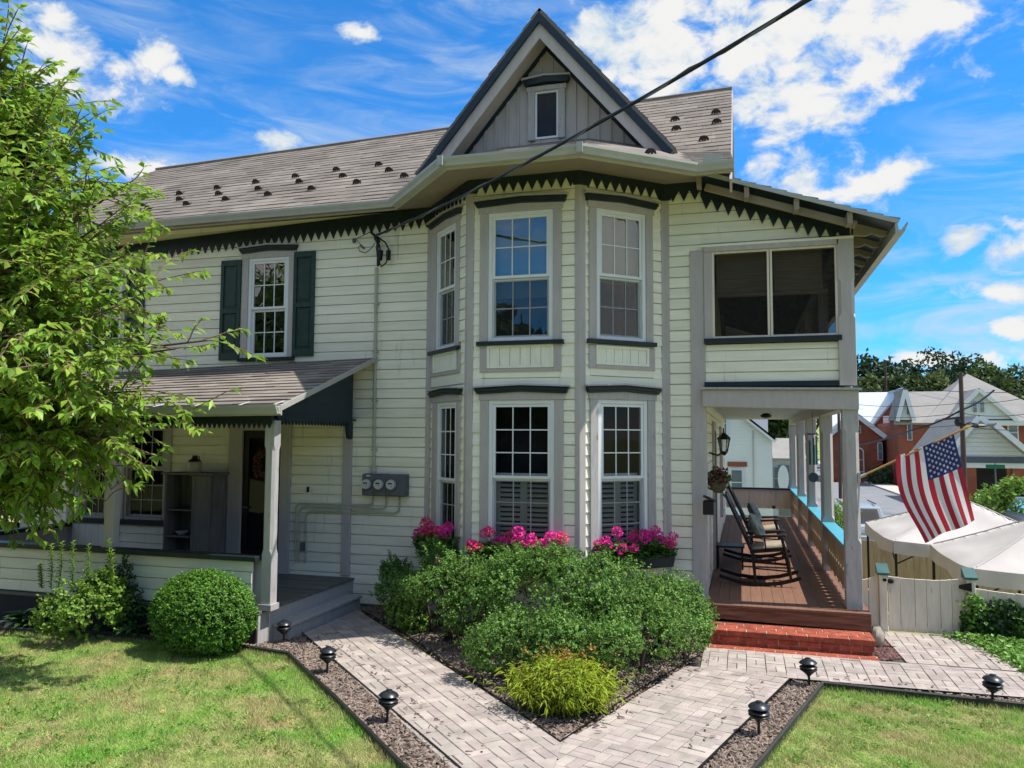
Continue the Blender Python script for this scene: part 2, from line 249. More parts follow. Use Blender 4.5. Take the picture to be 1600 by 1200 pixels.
# ------------------------------------------------------------------ mesh helpers
ORG = {}
class MB:
    def __init__(s, fr=None): s.v = []; s.f = []; s.m = []; s.fr = fr
    def add(s, vs, fs, mi=0):
        n = len(s.v)
        s.v += [tuple(s.fr(*p)) if s.fr else tuple(p) for p in vs]
        s.f += [tuple(i + n for i in f) for f in fs]; s.m += [mi] * len(fs)
        return s
    def box(s, a0, a1, b0, b1, c0, c1, mi=0):
        return s.add([(a0, b0, c0), (a1, b0, c0), (a1, b1, c0), (a0, b1, c0), (a0, b0, c1), (a1, b0, c1), (a1, b1, c1), (a0, b1, c1)],
                     [(0, 3, 2, 1), (4, 5, 6, 7), (0, 1, 5, 4), (1, 2, 6, 5), (2, 3, 7, 6), (3, 0, 4, 7)], mi)
    def prism(s, poly, b0, b1, axis=1, mi=0):
        n = len(poly)
        def p3(p, b):
            return (p[0], b, p[1]) if axis == 1 else ((b, p[0], p[1]) if axis == 0 else (p[0], p[1], b))
        vs = [p3(p, b0) for p in poly] + [p3(p, b1) for p in poly]
        fs = [tuple(range(n)), tuple(range(2 * n - 1, n - 1, -1))] + [(i, i + n, (i + 1) % n + n, (i + 1) % n) for i in range(n)]
        return s.add(vs, fs, mi)
    def bar(s, p, q, w, h, up=(0, 0, 1), mi=0):
        p = Vector(p); q = Vector(q); d = (q - p).normalized(); u = Vector(up)
        if abs(d.dot(u)) > 0.98: u = Vector((0, 1, 0))
        a = d.cross(u).normalized() * w / 2; b = a.cross(d).normalized() * h / 2
        vs = [p - a - b, p + a - b, p + a + b, p - a + b, q - a - b, q + a - b, q + a + b, q - a + b]
        return s.add([tuple(x) for x in vs], [(0, 3, 2, 1), (4, 5, 6, 7), (0, 1, 5, 4), (1, 2, 6, 5), (2, 3, 7, 6), (3, 0, 4, 7)], mi)
    def tube(s, pts, r, n=7, mi=0):
        pts = [Vector(p) for p in pts]; k = len(pts); rs = r if isinstance(r, (list, tuple)) else [r] * k
        vs = []; ref = Vector((0.13, 0.31, 0.94))
        for i, p in enumerate(pts):
            d = (pts[min(i + 1, k - 1)] - pts[max(i - 1, 0)]).normalized()
            a = d.cross(ref)
            if a.length < 0.05: a = d.cross(Vector((1, 0, 0)))
            a.normalize(); b = d.cross(a)
            for j in range(n):
                t = 2 * math.pi * j / n; vs.append(tuple(p + (a * math.cos(t) + b * math.sin(t)) * rs[i]))
        fs = [(i * n + j, i * n + (j + 1) % n, (i + 1) * n + (j + 1) % n, (i + 1) * n + j) for i in range(k - 1) for j in range(n)]
        fs += [tuple(range(n - 1, -1, -1)), tuple(range((k - 1) * n, k * n))]
        return s.add(vs, fs, mi)
    def lathe(s, c, prof, n=14, mi=0, start=0.0):
        vs = []; k = len(prof)
        for r, z in prof:
            for j in range(n):
                t = start + 2 * math.pi * j / n; vs.append((c[0] + r * math.cos(t), c[1] + r * math.sin(t), c[2] + z))
        fs = [(i * n + j, i * n + (j + 1) % n, (i + 1) * n + (j + 1) % n, (i + 1) * n + j) for i in range(k - 1) for j in range(n)]
        fs += [tuple(range(n - 1, -1, -1)), tuple(range((k - 1) * n, k * n))]
        return s.add(vs, fs, mi)
    def sweep(s, path, prof, mi=0):
        # path of (x,y,z); prof of (outward, up) with outward to the right of travel, in plan
        k = len(path); n = len(prof); vs = []
        for i in range(k):
            P = Vector(path[i])
            d0 = (Vector(path[i]) - Vector(path[i - 1])) if i else (Vector(path[1]) - P)
            d1 = (Vector(path[i + 1]) - P) if i < k - 1 else d0
            d0 = Vector((d0.x, d0.y, 0)).normalized(); d1 = Vector((d1.x, d1.y, 0)).normalized()
            n0 = Vector((d0.y, -d0.x, 0)); n1 = Vector((d1.y, -d1.x, 0)); b = (n0 + n1).normalized(); sc = 1 / max(0.4, b.dot(n0))
            for o, u in prof: vs.append(tuple(P + b * o * sc + Vector((0, 0, u))))
        fs = [(i * n + j, i * n + (j + 1) % n, (i + 1) * n + (j + 1) % n, (i + 1) * n + j) for i in range(k - 1) for j in range(n)]
        fs += [tuple(range(n - 1, -1, -1)), tuple(range((k - 1) * n, k * n))]
        return s.add(vs, fs, mi)
    def ball(s, c, r, n=8, mi=0):
        c = Vector(c); rx, ry, rz = (r, r, r) if isinstance(r, (int, float)) else r
        return s.lathe_e(c, rx, ry, rz, n, mi)
    def lathe_e(s, c, rx, ry, rz, n, mi):
        k = max(4, n // 2 + 1); vs = []
        for i in range(k):
            t = math.pi * (i + 0.001) / (k - 1 + 0.002) - math.pi / 2
            for j in range(n):
                a = 2 * math.pi * j / n; vs.append((c[0] + rx * math.cos(t) * math.cos(a), c[1] + ry * math.cos(t) * math.sin(a), c[2] + rz * math.sin(t)))
        fs = [(i * n + j, i * n + (j + 1) % n, (i + 1) * n + (j + 1) % n, (i + 1) * n + j) for i in range(k - 1) for j in range(n)]
        fs += [tuple(range(n - 1, -1, -1)), tuple(range((k - 1) * n, k * n))]
        return s.add(vs, fs, mi)
    def mesh(s, name, mats, org=(0, 0, 0), smooth=False, fix=True):
        me = bpy.data.meshes.new(name); o = Vector(org)
        me.from_pydata([(p[0] - o.x, p[1] - o.y, p[2] - o.z) for p in s.v], [], s.f)
        for x in (mats if isinstance(mats, (list, tuple)) else [mats]): me.materials.append(MATS[x])
        if any(s.m): me.polygons.foreach_set('material_index', s.m)
        if fix:
            b = bmesh.new(); b.from_mesh(me); bmesh.ops.recalc_face_normals(b, faces=b.faces); b.to_mesh(me); b.free()
        if smooth:
            me.polygons.foreach_set('use_smooth', [True] * len(me.polygons))
            try: me.set_sharp_from_angle(angle=R(40))
            except Exception: pass
        me.update(); return me
    def build(s, name, mats, parent=None, label=None, cat=None, group=None, kind=None, smooth=False, bevel=0, fix=True):
        org = ORG[parent] if parent is not None else Vector((0, 0, 0))
        if parent is None and cat and s.v:
            a = np.array(s.v); org = Vector((float(a[:, 0].mean()), float(a[:, 1].mean()), float(a[:, 2].min())))
        me = s.mesh(name, mats, org, smooth, fix)
        o = bpy.data.objects.new(name, me); C.objects.link(o)
        if parent is not None: o.parent = parent
        else: o.location = org
        ORG[o] = org
        tag(o, label, cat, group, kind)
        if bevel:
            bv = o.modifiers.new('edge', 'BEVEL'); bv.width = bevel; bv.segments = 1; bv.limit_method = 'ANGLE'
        return o
def tag(o, label=None, cat=None, group=None, kind=None):
    if label: o['label'] = label
    if cat: o['category'] = cat
    if group: o['group'] = group
    if kind: o['kind'] = kind
    return o
def thing(name, label, cat, loc=(0, 0, 0), group=None, kind=None):
    o = bpy.data.objects.new(name, None); C.objects.link(o); o.location = loc; o.empty_display_size = 0.2
    ORG[o] = Vector(loc); return tag(o, label, cat, group, kind)
def dup(root, loc, label=None, rotz=None, scale=None):
    r = root.copy(); C.objects.link(r); r.location = loc
    if rotz is not None: r.rotation_euler = (0, 0, rotz)
    if scale: r.scale = (scale,) * 3
    if label: r['label'] = label
    for ch in list(root.children):
        c = ch.copy(); C.objects.link(c); c.parent = r
        for g in list(ch.children):
            d = g.copy(); C.objects.link(d); d.parent = c
    return r
def piece(name, me, parent, M, kind=None):
    o = bpy.data.objects.new(name, me); C.objects.link(o); o.parent = parent
    T = Matrix.Translation(-ORG[parent]) @ M
    o.matrix_basis = T; ORG[o] = ORG[parent]
    if kind: o['kind'] = kind
    return o
class Fr:
    """a facade frame: u along the wall (to the right as seen), v outwards, z up"""
    def __init__(s, p, q):
        s.p = Vector((p[0], p[1], 0)); d = Vector((q[0] - p[0], q[1] - p[1], 0)); s.L = d.length; s.u = d / s.L; s.n = Vector((s.u.y, -s.u.x, 0))
    def __call__(s, u, v, z): return s.p + s.u * u + s.n * v + Vector((0, 0, z))
    def uz(s, px, py):
        d = ray(px, py); c0 = Vector((0, 0, CAMZ)); k = (s.p - c0).dot(s.n) / d.dot(s.n); P = c0 + d * k
        return (P - s.p).dot(s.u), P.z
    def M(s, u, v, z, su=1.0, sv=1.0, sz=1.0):
        P = s(u, v, z); a = s.u * su; b = -s.n * sv
        return Matrix(((a.x, b.x, 0, P.x), (a.y, b.y, 0, P.y), (0, 0, sz, P.z), (0, 0, 0, 1)))
def leaves(name, P, Dr, Nn, ln, wd, mats, parent=None, droop=0.25, fold=0.25, mid=False, **k):
    """many separate leaf blades: base P, direction Dr, normal Nn (arrays), length ln, width wd"""
    P = np.asarray(P, float); n = len(P); Dr = Dr / np.linalg.norm(Dr, axis=1, keepdims=True)
    S = np.cross(Dr, Nn); S /= (np.linalg.norm(S, axis=1, keepdims=True) + 1e-9); Nn = np.cross(S, Dr)
    ln = np.broadcast_to(np.asarray(ln, float), (n,))[:, None]; wd = np.broadcast_to(np.asarray(wd, float), (n,))[:, None]
    if mid:
        a = P; t = P + Dr * ln - Nn * ln * droop; c = P + Dr * ln * 0.5 - Nn * ln * droop * 0.2
        l = c + S * wd * 0.5 + Nn * wd * fold; r = c - S * wd * 0.5 + Nn * wd * fold
        V = np.stack([a, l, t, r, c], 1).reshape(-1, 3); b = np.arange(n)[:, None] * 5
        F = np.stack([b + [0, 4, 1], b + [1, 4, 2], b + [2, 4, 3], b + [3, 4, 0]], 1).reshape(-1, 3)
    else:
        a = P; t = P + Dr * ln - Nn * ln * droop; c = P + Dr * ln * 0.45
        l = c + S * wd * 0.5 + Nn * wd * fold; r = c - S * wd * 0.5 + Nn * wd * fold
        V = np.stack([a, l, t, r], 1).reshape(-1, 3); b = np.arange(n)[:, None] * 4
        F = np.stack([b + [0, 2, 1], b + [0, 3, 2]], 1).reshape(-1, 3)
    return fast(name, V, F, mats, parent, **k)
def fast(name, V, F, mats, parent=None, label=None, cat=None, group=None, kind=None, mi=None, smooth=False):
    org = ORG[parent] if parent is not None else Vector((0, 0, 0))
    V = np.asarray(V, np.float32) - np.array(org, np.float32)
    me = bpy.data.meshes.new(name); nf, w = F.shape
    me.vertices.add(len(V)); me.vertices.foreach_set('co', V.ravel())
    me.loops.add(nf * w); me.loops.foreach_set('vertex_index', F.astype(np.int32).ravel())
    me.polygons.add(nf); me.polygons.foreach_set('loop_start', np.arange(0, nf * w, w, dtype=np.int32)); me.polygons.foreach_set('loop_total', np.full(nf, w, np.int32))
    for x in (mats if isinstance(mats, (list, tuple)) else [mats]): me.materials.append(MATS[x])
    if mi is not None: me.polygons.foreach_set('material_index', np.asarray(mi, np.int32))
    if smooth: me.polygons.foreach_set('use_smooth', [True] * nf)
    me.update(calc_edges=True); me.validate()
    o = bpy.data.objects.new(name, me); C.objects.link(o)
    if parent is not None: o.parent = parent
    ORG[o] = org; return tag(o, label, cat, group, kind)
def unit(n):
    a = rng.normal(size=(n, 3)); return a / np.linalg.norm(a, axis=1, keepdims=True)
def clip(poly, a, b, c):
    """keep the part of a plan polygon where a*x+b*y<=c"""
    out = []
    for i in range(len(poly)):
        p, q = poly[i], poly[(i + 1) % len(poly)]; dp = a * p[0] + b * p[1] - c; dq = a * q[0] + b * q[1] - c
        if dp <= 0: out.append(p)
        if (dp < 0 < dq) or (dq < 0 < dp):
            t = dp / (dp - dq); out.append((p[0] + (q[0] - p[0]) * t, p[1] + (q[1] - p[1]) * t))
    return out
def area(poly): return 0.5 * abs(sum(poly[i][0] * poly[(i + 1) % len(poly)][1] - poly[(i + 1) % len(poly)][0] * poly[i][1] for i in range(len(poly)))) if len(poly) > 2 else 0
def sample_poly(poly, n):
    a = np.array(poly); lo, hi = a.min(0), a.max(0); out = np.zeros((0, 2))
    while len(out) < n:
        p = rng.uniform(lo, hi, (n * 3, 2)); ins = np.zeros(len(p), bool); j = len(a) - 1
        for i in range(len(a)):
            c = ((a[i, 1] > p[:, 1]) != (a[j, 1] > p[:, 1])) & (p[:, 0] < (a[j, 0] - a[i, 0]) * (p[:, 1] - a[i, 1]) / (a[j, 1] - a[i, 1] + 1e-12) + a[i, 0]); ins ^= c; j = i
        out = np.vstack([out, p[ins]])
    return out[:n]
# ------------------------------------------------------------------ terrain
def ss(a, b, x):
    t = np.clip((np.asarray(x, float) - a) / (b - a), 0, 1); return t * t * (3 - 2 * t)
def terrain_z(x, y):
    x = np.asarray(x, float); y = np.asarray(y, float)
    z = -1.9 * ss(11.5, 14.2, y) * ss(-7, -1.0, x)
    z = z - 1.9 * ss(24, 40, y) * (1 - ss(-7, -1.0, x))
    z = z + 15 * ss(118, 300, y) + 0.9 * ss(60, 95, y) * ss(12, 22, x)
    return z
xs = np.unique(np.concatenate([np.linspace(-14, 8, 89), np.linspace(-60, 60, 49), np.linspace(-1400, 1400, 29)]))
ys = np.unique(np.concatenate([np.linspace(3, 16, 66), np.linspace(-40, 140, 73), np.linspace(-600, 1800, 41)]))
gx, gy = np.meshgrid(xs, ys); gz = terrain_z(gx, gy)
V = np.stack([gx.ravel(), gy.ravel(), gz.ravel()], 1); nx = len(xs)
ii, jj = np.meshgrid(np.arange(nx - 1), np.arange(len(ys) - 1)); k = (jj * nx + ii).ravel()
fast('ground', V, np.stack([k, k + 1, k + nx + 1, k + nx], 1), 'lawn', label='grassy ground of the yard falling away behind the house', kind='structure', smooth=True)
def sheet(name, poly, z, m, label, kind='structure', thick=0.0):
    b = MB()
    if thick: b.prism(poly, z - thick, z, axis=2)
    else: b.add([(p[0], p[1], z) for p in poly], [tuple(range(len(poly)))])
    return b.build(name, m, label=label, kind=kind)
EDGE_L = [(-12.5, 7.2), (-8.91, 7.71), (-7.18, 7.94), (-5.58, 7.91), (-4.88, 7.80), (-3.6, 6.6), (-2.52, 5.54), (-1.7, 4.75)]
BED_L = EDGE_L + [(-1.25, 4.83), (-2.09, 5.67), (-5.36, 8.84), (-5.36, 8.3), (-12.5, 8.3)]
BED_C = [(-5.25, 10.5), (-5.2, 10.13), (-3.94, 8.95), (-1.42, 6.30), (-0.99, 7.77), (-0.47, 9.25), (-0.44, 10.45)]
EDGE_R = [(-0.45, 4.6), (0.10, 6.35), (0.72, 8.45), (2.42, 8.33), (4.2, 8.2)]
BED_R = EDGE_R + [(4.2, 8.64), (2.5, 8.64), (0.44, 8.58), (-0.32, 6.20), (-0.8, 4.6)]
sheet('planting_bed', BED_L, 0.010, 'soil', 'mulched bed along the left porch and left walk')
sheet('planting_bed', BED_C, 0.010, 'soil', 'mulched bed under the bushes between the two walks')
sheet('planting_bed', BED_R, 0.010, 'soil', 'narrow mulched strip beside the right hand walk')
def edging(path, label):
    b = MB(); b.sweep([(x, y, 0) for x, y in path], [(-0.012, -0.03), (0.012, -0.03), (0.014, 0.075), (0.0, 0.088), (-0.014, 0.075)])
    b.build('lawn_edging', 'edging', label=label, cat='lawn edging', group='plastic edging round the mulch beds')
edging(EDGE_L, 'long dark plastic edging round the left lawn')
edging(EDGE_R, 'dark plastic edging round the right lawn')
# thin black edging beside the walks
def thin_edge(path, label):
    b = MB(); b.sweep([(x, y, 0) for x, y in path], [(-0.006, -0.02), (0.006, -0.02), (0.007, 0.045), (-0.007, 0.045)]); b.build('path_edging', 'black', label=label, cat='path edging', group='thin black strips beside the walks')
thin_edge([(-5.34, 8.80), (-2.10, 5.655), (-1.3, 4.85)], 'thin black strip along the left side of the left walk')
thin_edge([(-0.49, 9.26), (-1.01, 7.77), (-1.44, 6.30), (-3.95, 8.98), (-5.2, 10.16)], 'thin black strip folding round the bush bed between the walks')
thin_edge([(-0.75, 4.8), (-0.315, 6.21), (0.42, 8.585), (2.5, 8.635), (4.0, 8.645)], 'thin black strip along the front of the right walk')
def chips(name, polys, n, label, m='chip', ln=(0.02, 0.07), wd=(0.006, 0.018), parent=None, z=0.012):
    Vs = []; n_each = [int(n * area(p) / sum(area(q) for q in polys)) for p in polys]
    P = np.vstack([sample_poly(p, k) for p, k in zip(polys, n_each)]); n = len(P)
    a = rng.uniform(0, 6.28, n); L = rng.uniform(*ln, n) / 2; W = rng.uniform(*wd, n) / 2; H = rng.uniform(0.003, 0.010, n); t = rng.normal(0, 0.25, n); z0 = z + rng.uniform(0, 0.018, n)
    ca, sa = np.cos(a), np.sin(a); out = []
    for sx, sy, sz in ((-1, -1, 0), (1, -1, 0), (1, 1, 0), (-1, 1, 0), (-.8, -.7, 1), (.8, -.9, 1), (.9, .7, 1), (-.9, .8, 1)):
        lx = sx * L; ly = sy * W; out.append(np.stack([P[:, 0] + ca * lx - sa * ly, P[:, 1] + sa * lx + ca * ly, z0 + sz * H + lx * t], 1))
    V = np.stack(out, 1).reshape(-1, 3); b = np.arange(n)[:, None] * 8
    F = np.stack([b + q for q in ([4, 5, 6, 7], [0, 1, 5, 4], [1, 2, 6, 5], [2, 3, 7, 6], [3, 0, 4, 7])], 1).reshape(-1, 4)
    return fast(name, V, F, m, parent, label=label, kind='stuff')
chips('mulch', [[p for p in BED_L if p[0] > -9.6], BED_C, [p for p in BED_R]], 30000, 'shredded grey brown mulch spread over the beds')
STRAY = [[(-5.2, 8.8), (-2.1, 5.75), (-1.9, 5.95), (-5.0, 9.0)], [(-1.5, 6.5), (-4.0, 9.0), (-4.15, 8.85), (-1.65, 6.35)], [(-1.35, 6.5), (-0.5, 9.2), (-0.3, 9.2), (-1.15, 6.5)], [(0.2, 8.4), (-0.35, 6.4), (-0.5, 6.5), (0.05, 8.4)], [(0.5, 8.68), (2.4, 8.7), (2.4, 8.85), (0.5, 8.85)]]
chips('mulch', STRAY, 170, 'stray mulch chips scattered along the edges of the walks', z=0.037)
# ------------------------------------------------------------------ walks of basket-weave pavers
def unit_paver(w, l, h=0.03, e=0.004):
    b = MB(); g = 0.0032
    lo = [(g, g), (w - g, g), (w - g, l - g), (g, l - g)]; hi = [(g + e, g + e), (w - g - e, g + e), (w - g - e, l - g - e), (g + e, l - g - e)]
    b.add([(x, y, 0) for x, y in lo] + [(x, y, h - e) for x, y in lo] + [(x, y, h) for x, y in hi],
          [(8, 9, 10, 11)] + [(i, (i + 1) % 4, 4 + (i + 1) % 4, 4 + i) for i in range(4)] + [(4 + i, 4 + (i + 1) % 4, 8 + (i + 1) % 4, 8 + i) for i in range(4)])
    return b.mesh('paver', 'paver')
PV = unit_paver(0.1, 0.2)
def walk(name, label, regions, base_polys):
    root = thing(name, label, None, (0, 0, 0), kind='structure')
    bb = MB()
    for p in base_polys: bb.add([(x, y, 0.016) for x, y in p], [tuple(range(len(p)))])
    bb.build('paver_joints', 'joint', root)
    for (O, ang, na, nb, a0, b0, halfs) in regions:
        ax = Vector((math.cos(ang), math.sin(ang), 0)); bx = Vector((-ax.y, ax.x, 0)); O = Vector((O[0], O[1], 0))
        for i in range(na):
            for j in range(nb):
                for k in range(2):
                    s = 0.2; o2 = O + ax * (a0 + i * s) + bx * (b0 + j * s)
                    if (i + j) % 2: q = o2 + ax * (0.1 * k); A, B = ax, bx
                    else: q = o2 + bx * (0.1 * k) + ax * 0.2; A, B = bx, -ax
                    poly = [tuple((q + A * x + B * y).xy) for x, y in ((0, 0), (.1, 0), (.1, .2), (0, .2))]; full = area(poly)
                    pc = poly
                    for h in halfs:
                        pc = clip(pc, *h)
                        if len(pc) < 3: break
                    ar = area(pc)
                    if ar < 0.08 * full: continue
                    jz = random.uniform(-0.0025, 0.0025)
                    c = sum((Vector((*p, 0)) for p in pc), Vector()) / len(pc)
                    d = Vector((c.x, c.y, -CAMZ)); sx = d.dot(CR) / d.dot(CF) * FPX; sy = d.dot(CU) / d.dot(CF) * FPX
                    if d.dot(CF) < 0.5 or abs(sx) > 900 or sy < -690: continue
                    if ar > 0.985 * full:
                        tw = random.uniform(-0.006, 0.006)
                        A2 = A * math.cos(tw) + B * math.sin(tw); B2 = B * math.cos(tw) - A * math.sin(tw)
                        M = Matrix(((A2.x, B2.x, 0, q.x), (A2.y, B2.y, 0, q.y), (0, 0, 1, 0.006 + jz), (0, 0, 0, 1)))
                        piece('paver', PV, root, M)
                    else:
                        b = MB(); sh = [tuple((Vector((*p, 0)) + (c - Vector((*p, 0))) * 0.02).xy) for p in pc]
                        b.prism(sh, 0.006 + jz, 0.036 + jz, axis=2); b.build('paver', 'paver', root)
    return root
def half(p, q):
    """half-plane to the left of the line p->q, as a*x+b*y<=c"""
    a, b = (q[1] - p[1]), -(q[0] - p[0]); return (a, b, a * p[0] + b * p[1])
apex = (-1.42, 6.27); s1 = atZ(868, 1200, 0); s1 = (s1.x, s1.y)
j0 = atZ(890, 1152, 0); j1 = atZ(1047, 1192, 0); j0 = (j0.x, j0.y); j1 = (j1.x, j1.y)
ja = math.atan2(j1[1] - j0[1], j1[0] - j0[0])
walk('path', 'left basket weave paver walk running from the side steps to the corner',
     [((-5.36, 8.84), R(-45), 36, 5, -1.6, 0.0, [half((-5.26, 0), (-5.26, -20)) if False else (-1, 0, 5.26), (0, 1, 10.3), half(apex, s1) if half(apex, s1)[0] * -3 + half(apex, s1)[1] * 6 < half(apex, s1)[2] else half(s1, apex)])],
     [[(-5.3, 10.2), (-5.3, 8.8), (-1.3, 4.84), (-0.9, 5.2), (-1.44, 6.24)]])
a2 = math.atan2(0.953, 0.303)
def side(h, pt): return h if h[0] * pt[0] + h[1] * pt[1] <= h[2] else (-h[0], -h[1], -h[2])
hj = side(half(j0, j1), (-0.4, 7.6)); hs = side(half((-0.47, 8.74), (0.46, 8.63)), (-0.4, 7.6)); hl = side(half((-1.42, 6.26), (-0.47, 9.25)), (0, 7.5)); hr = side(half((0.41, 8.59), (-0.32, 6.22)), (-0.5, 7.5)); h1 = side(half(apex, s1), (-0.5, 6.0))
walk('path', 'middle basket weave paver walk leading up towards the brick steps',
     [((-1.42, 6.26), a2, 22, 7, -1.2, -1.2, [hj, hs, hl, hr, h1]),
      (j0, ja, 14, 12, -1.0, -2.4, [tuple(-x for x in hj), hr, h1])],
     [[(-1.40, 6.27), (-0.9, 4.9), (-0.72, 4.9), (0.42, 8.58), (0.46, 8.63), (-0.46, 8.73), (-0.5, 9.2)]])
walk('path', 'right basket weave paver walk in front of the brick steps and the gate',
     [((-0.6, 8.62), 0.0, 24, 5, 0.0, 0.0, [tuple(-x for x in hs), (0, 1, 9.585), (0, -1, -8.645), (-1, 0, 0.47)]),
      ((1.4, 9.62), 0.0, 8, 8, 0.0, 0.0, [side(half((1.68, 9.83), (1.62, 11.05)), (2.2, 10.4)), (0, 1, 11.06), side(half((2.60, 11.0), (2.86, 9.55)), (2.2, 10.4))])],
     [[(-0.46, 8.74), (0.46, 8.64), (2.6, 8.66), (4.2, 8.66), (4.2, 9.0), (2.9, 9.585), (2.62, 11.05), (1.64, 11.05), (1.70, 9.84), (1.45, 9.60), (-0.42, 9.60)]])
GR = [(1.44, 9.66), (1.66, 9.85), (1.60, 11.03), (1.40, 11.0)]
sheet('gravel_bed', GR, 0.012, 'soil', 'small wedge of dark red lava gravel beside the brick steps')
chips('lava_gravel', [GR], 900, 'dark red lava gravel in the wedge beside the brick steps', 'lava', (0.02, 0.05), (0.015, 0.04))
# ------------------------------------------------------------------ the house
DZ = 0.41                       # porch floors
house = thing('house', 'cream clapboard Victorian house with a two storey bay, pointed gable and side porches', 'house', (-3, 12, 0))
LW = Fr((-11.72, 10.5), (-4.325, 10.5)); B1 = Fr((-4.325, 10.5), (-3.45, 9.64)); B2 = Fr((-3.45, 9.64), (-1.965, 9.64)); B3 = Fr((-1.965, 9.64), (-0.986, 10.5)); RW = Fr((-0.986, 10.5), (1.36, 10.5))
BH = 0.1425
def board_mesh():
    b = MB(); pr = [(-0.025, 0.0125), (-0.021, BH - 0.001), (0.004, BH - 0.001), (0.012, BH - 0.001), (0.012, -0.002), (0.006, -0.002), (0.006, 0.0125)]; n = len(pr)
    b.add([(0, y, z) for y, z in pr] + [(1, y, z) for y, z in pr], [tuple(range(n)), tuple(range(2 * n - 1, n - 1, -1))] + [(i, i + n, (i + 1) % n + n, (i + 1) % n) for i in range(n)])
    return b.mesh('siding_board', 'siding')
BM = board_mesh(); BOARDS = []
def siding(fr, u0, u1, z0, z1, holes=(), top=None, phase=None, vis=1.0):
    zz = z0 if phase is None else phase - math.ceil((phase - z0) / BH) * BH
    while zz < z1 - 0.01:
        h = min(BH, z1 - zz); iv = [(u0, u1)]
        for (a, b, c, d) in holes:
            if zz + h > c + 0.004 and zz < d - 0.004:
                iv = [s for p, q in iv for s in ((p, min(q, a)), (max(p, b), q)) if s[1] - s[0] > 0.01]
        for (a, b, c, d) in holes:      # part-height fillers where a row is only partly behind an opening
            for (lo, hi) in ((zz, min(c, zz + h)), (max(d, zz), zz + h)):
                if zz + h > c + 0.004 and zz < d - 0.004 and hi - lo > 0.006 and not any(o is not None and o != (a, b, c, d) and o[0] < (a + b) / 2 < o[1] and o[2] < (lo + hi) / 2 < o[3] for o in holes):
                    P = fr((a + b) / 2, 0, zz); BOARDS.append(((b - a) * vis * (hi - lo) / BH / (P - Vector((0, 0, CAMZ))).length, fr, a, b, lo, hi - lo))
        for p, q in iv:
            if top: q = min(q, top(zz))
            if q - p < 0.02: continue
            jl = [p, q]
            if q - p > 3.6:      # butt joints in long runs
                jl = [p, p + (q - p) * random.uniform(0.3, 0.7), q]
            for x, y in zip(jl, jl[1:]):
                P = fr((x + y) / 2, 0, zz); dist = (P - Vector((0, 0, CAMZ))).length
                BOARDS.append(((y - x) * vis / dist, fr, x, y, zz, h))
        zz += BH
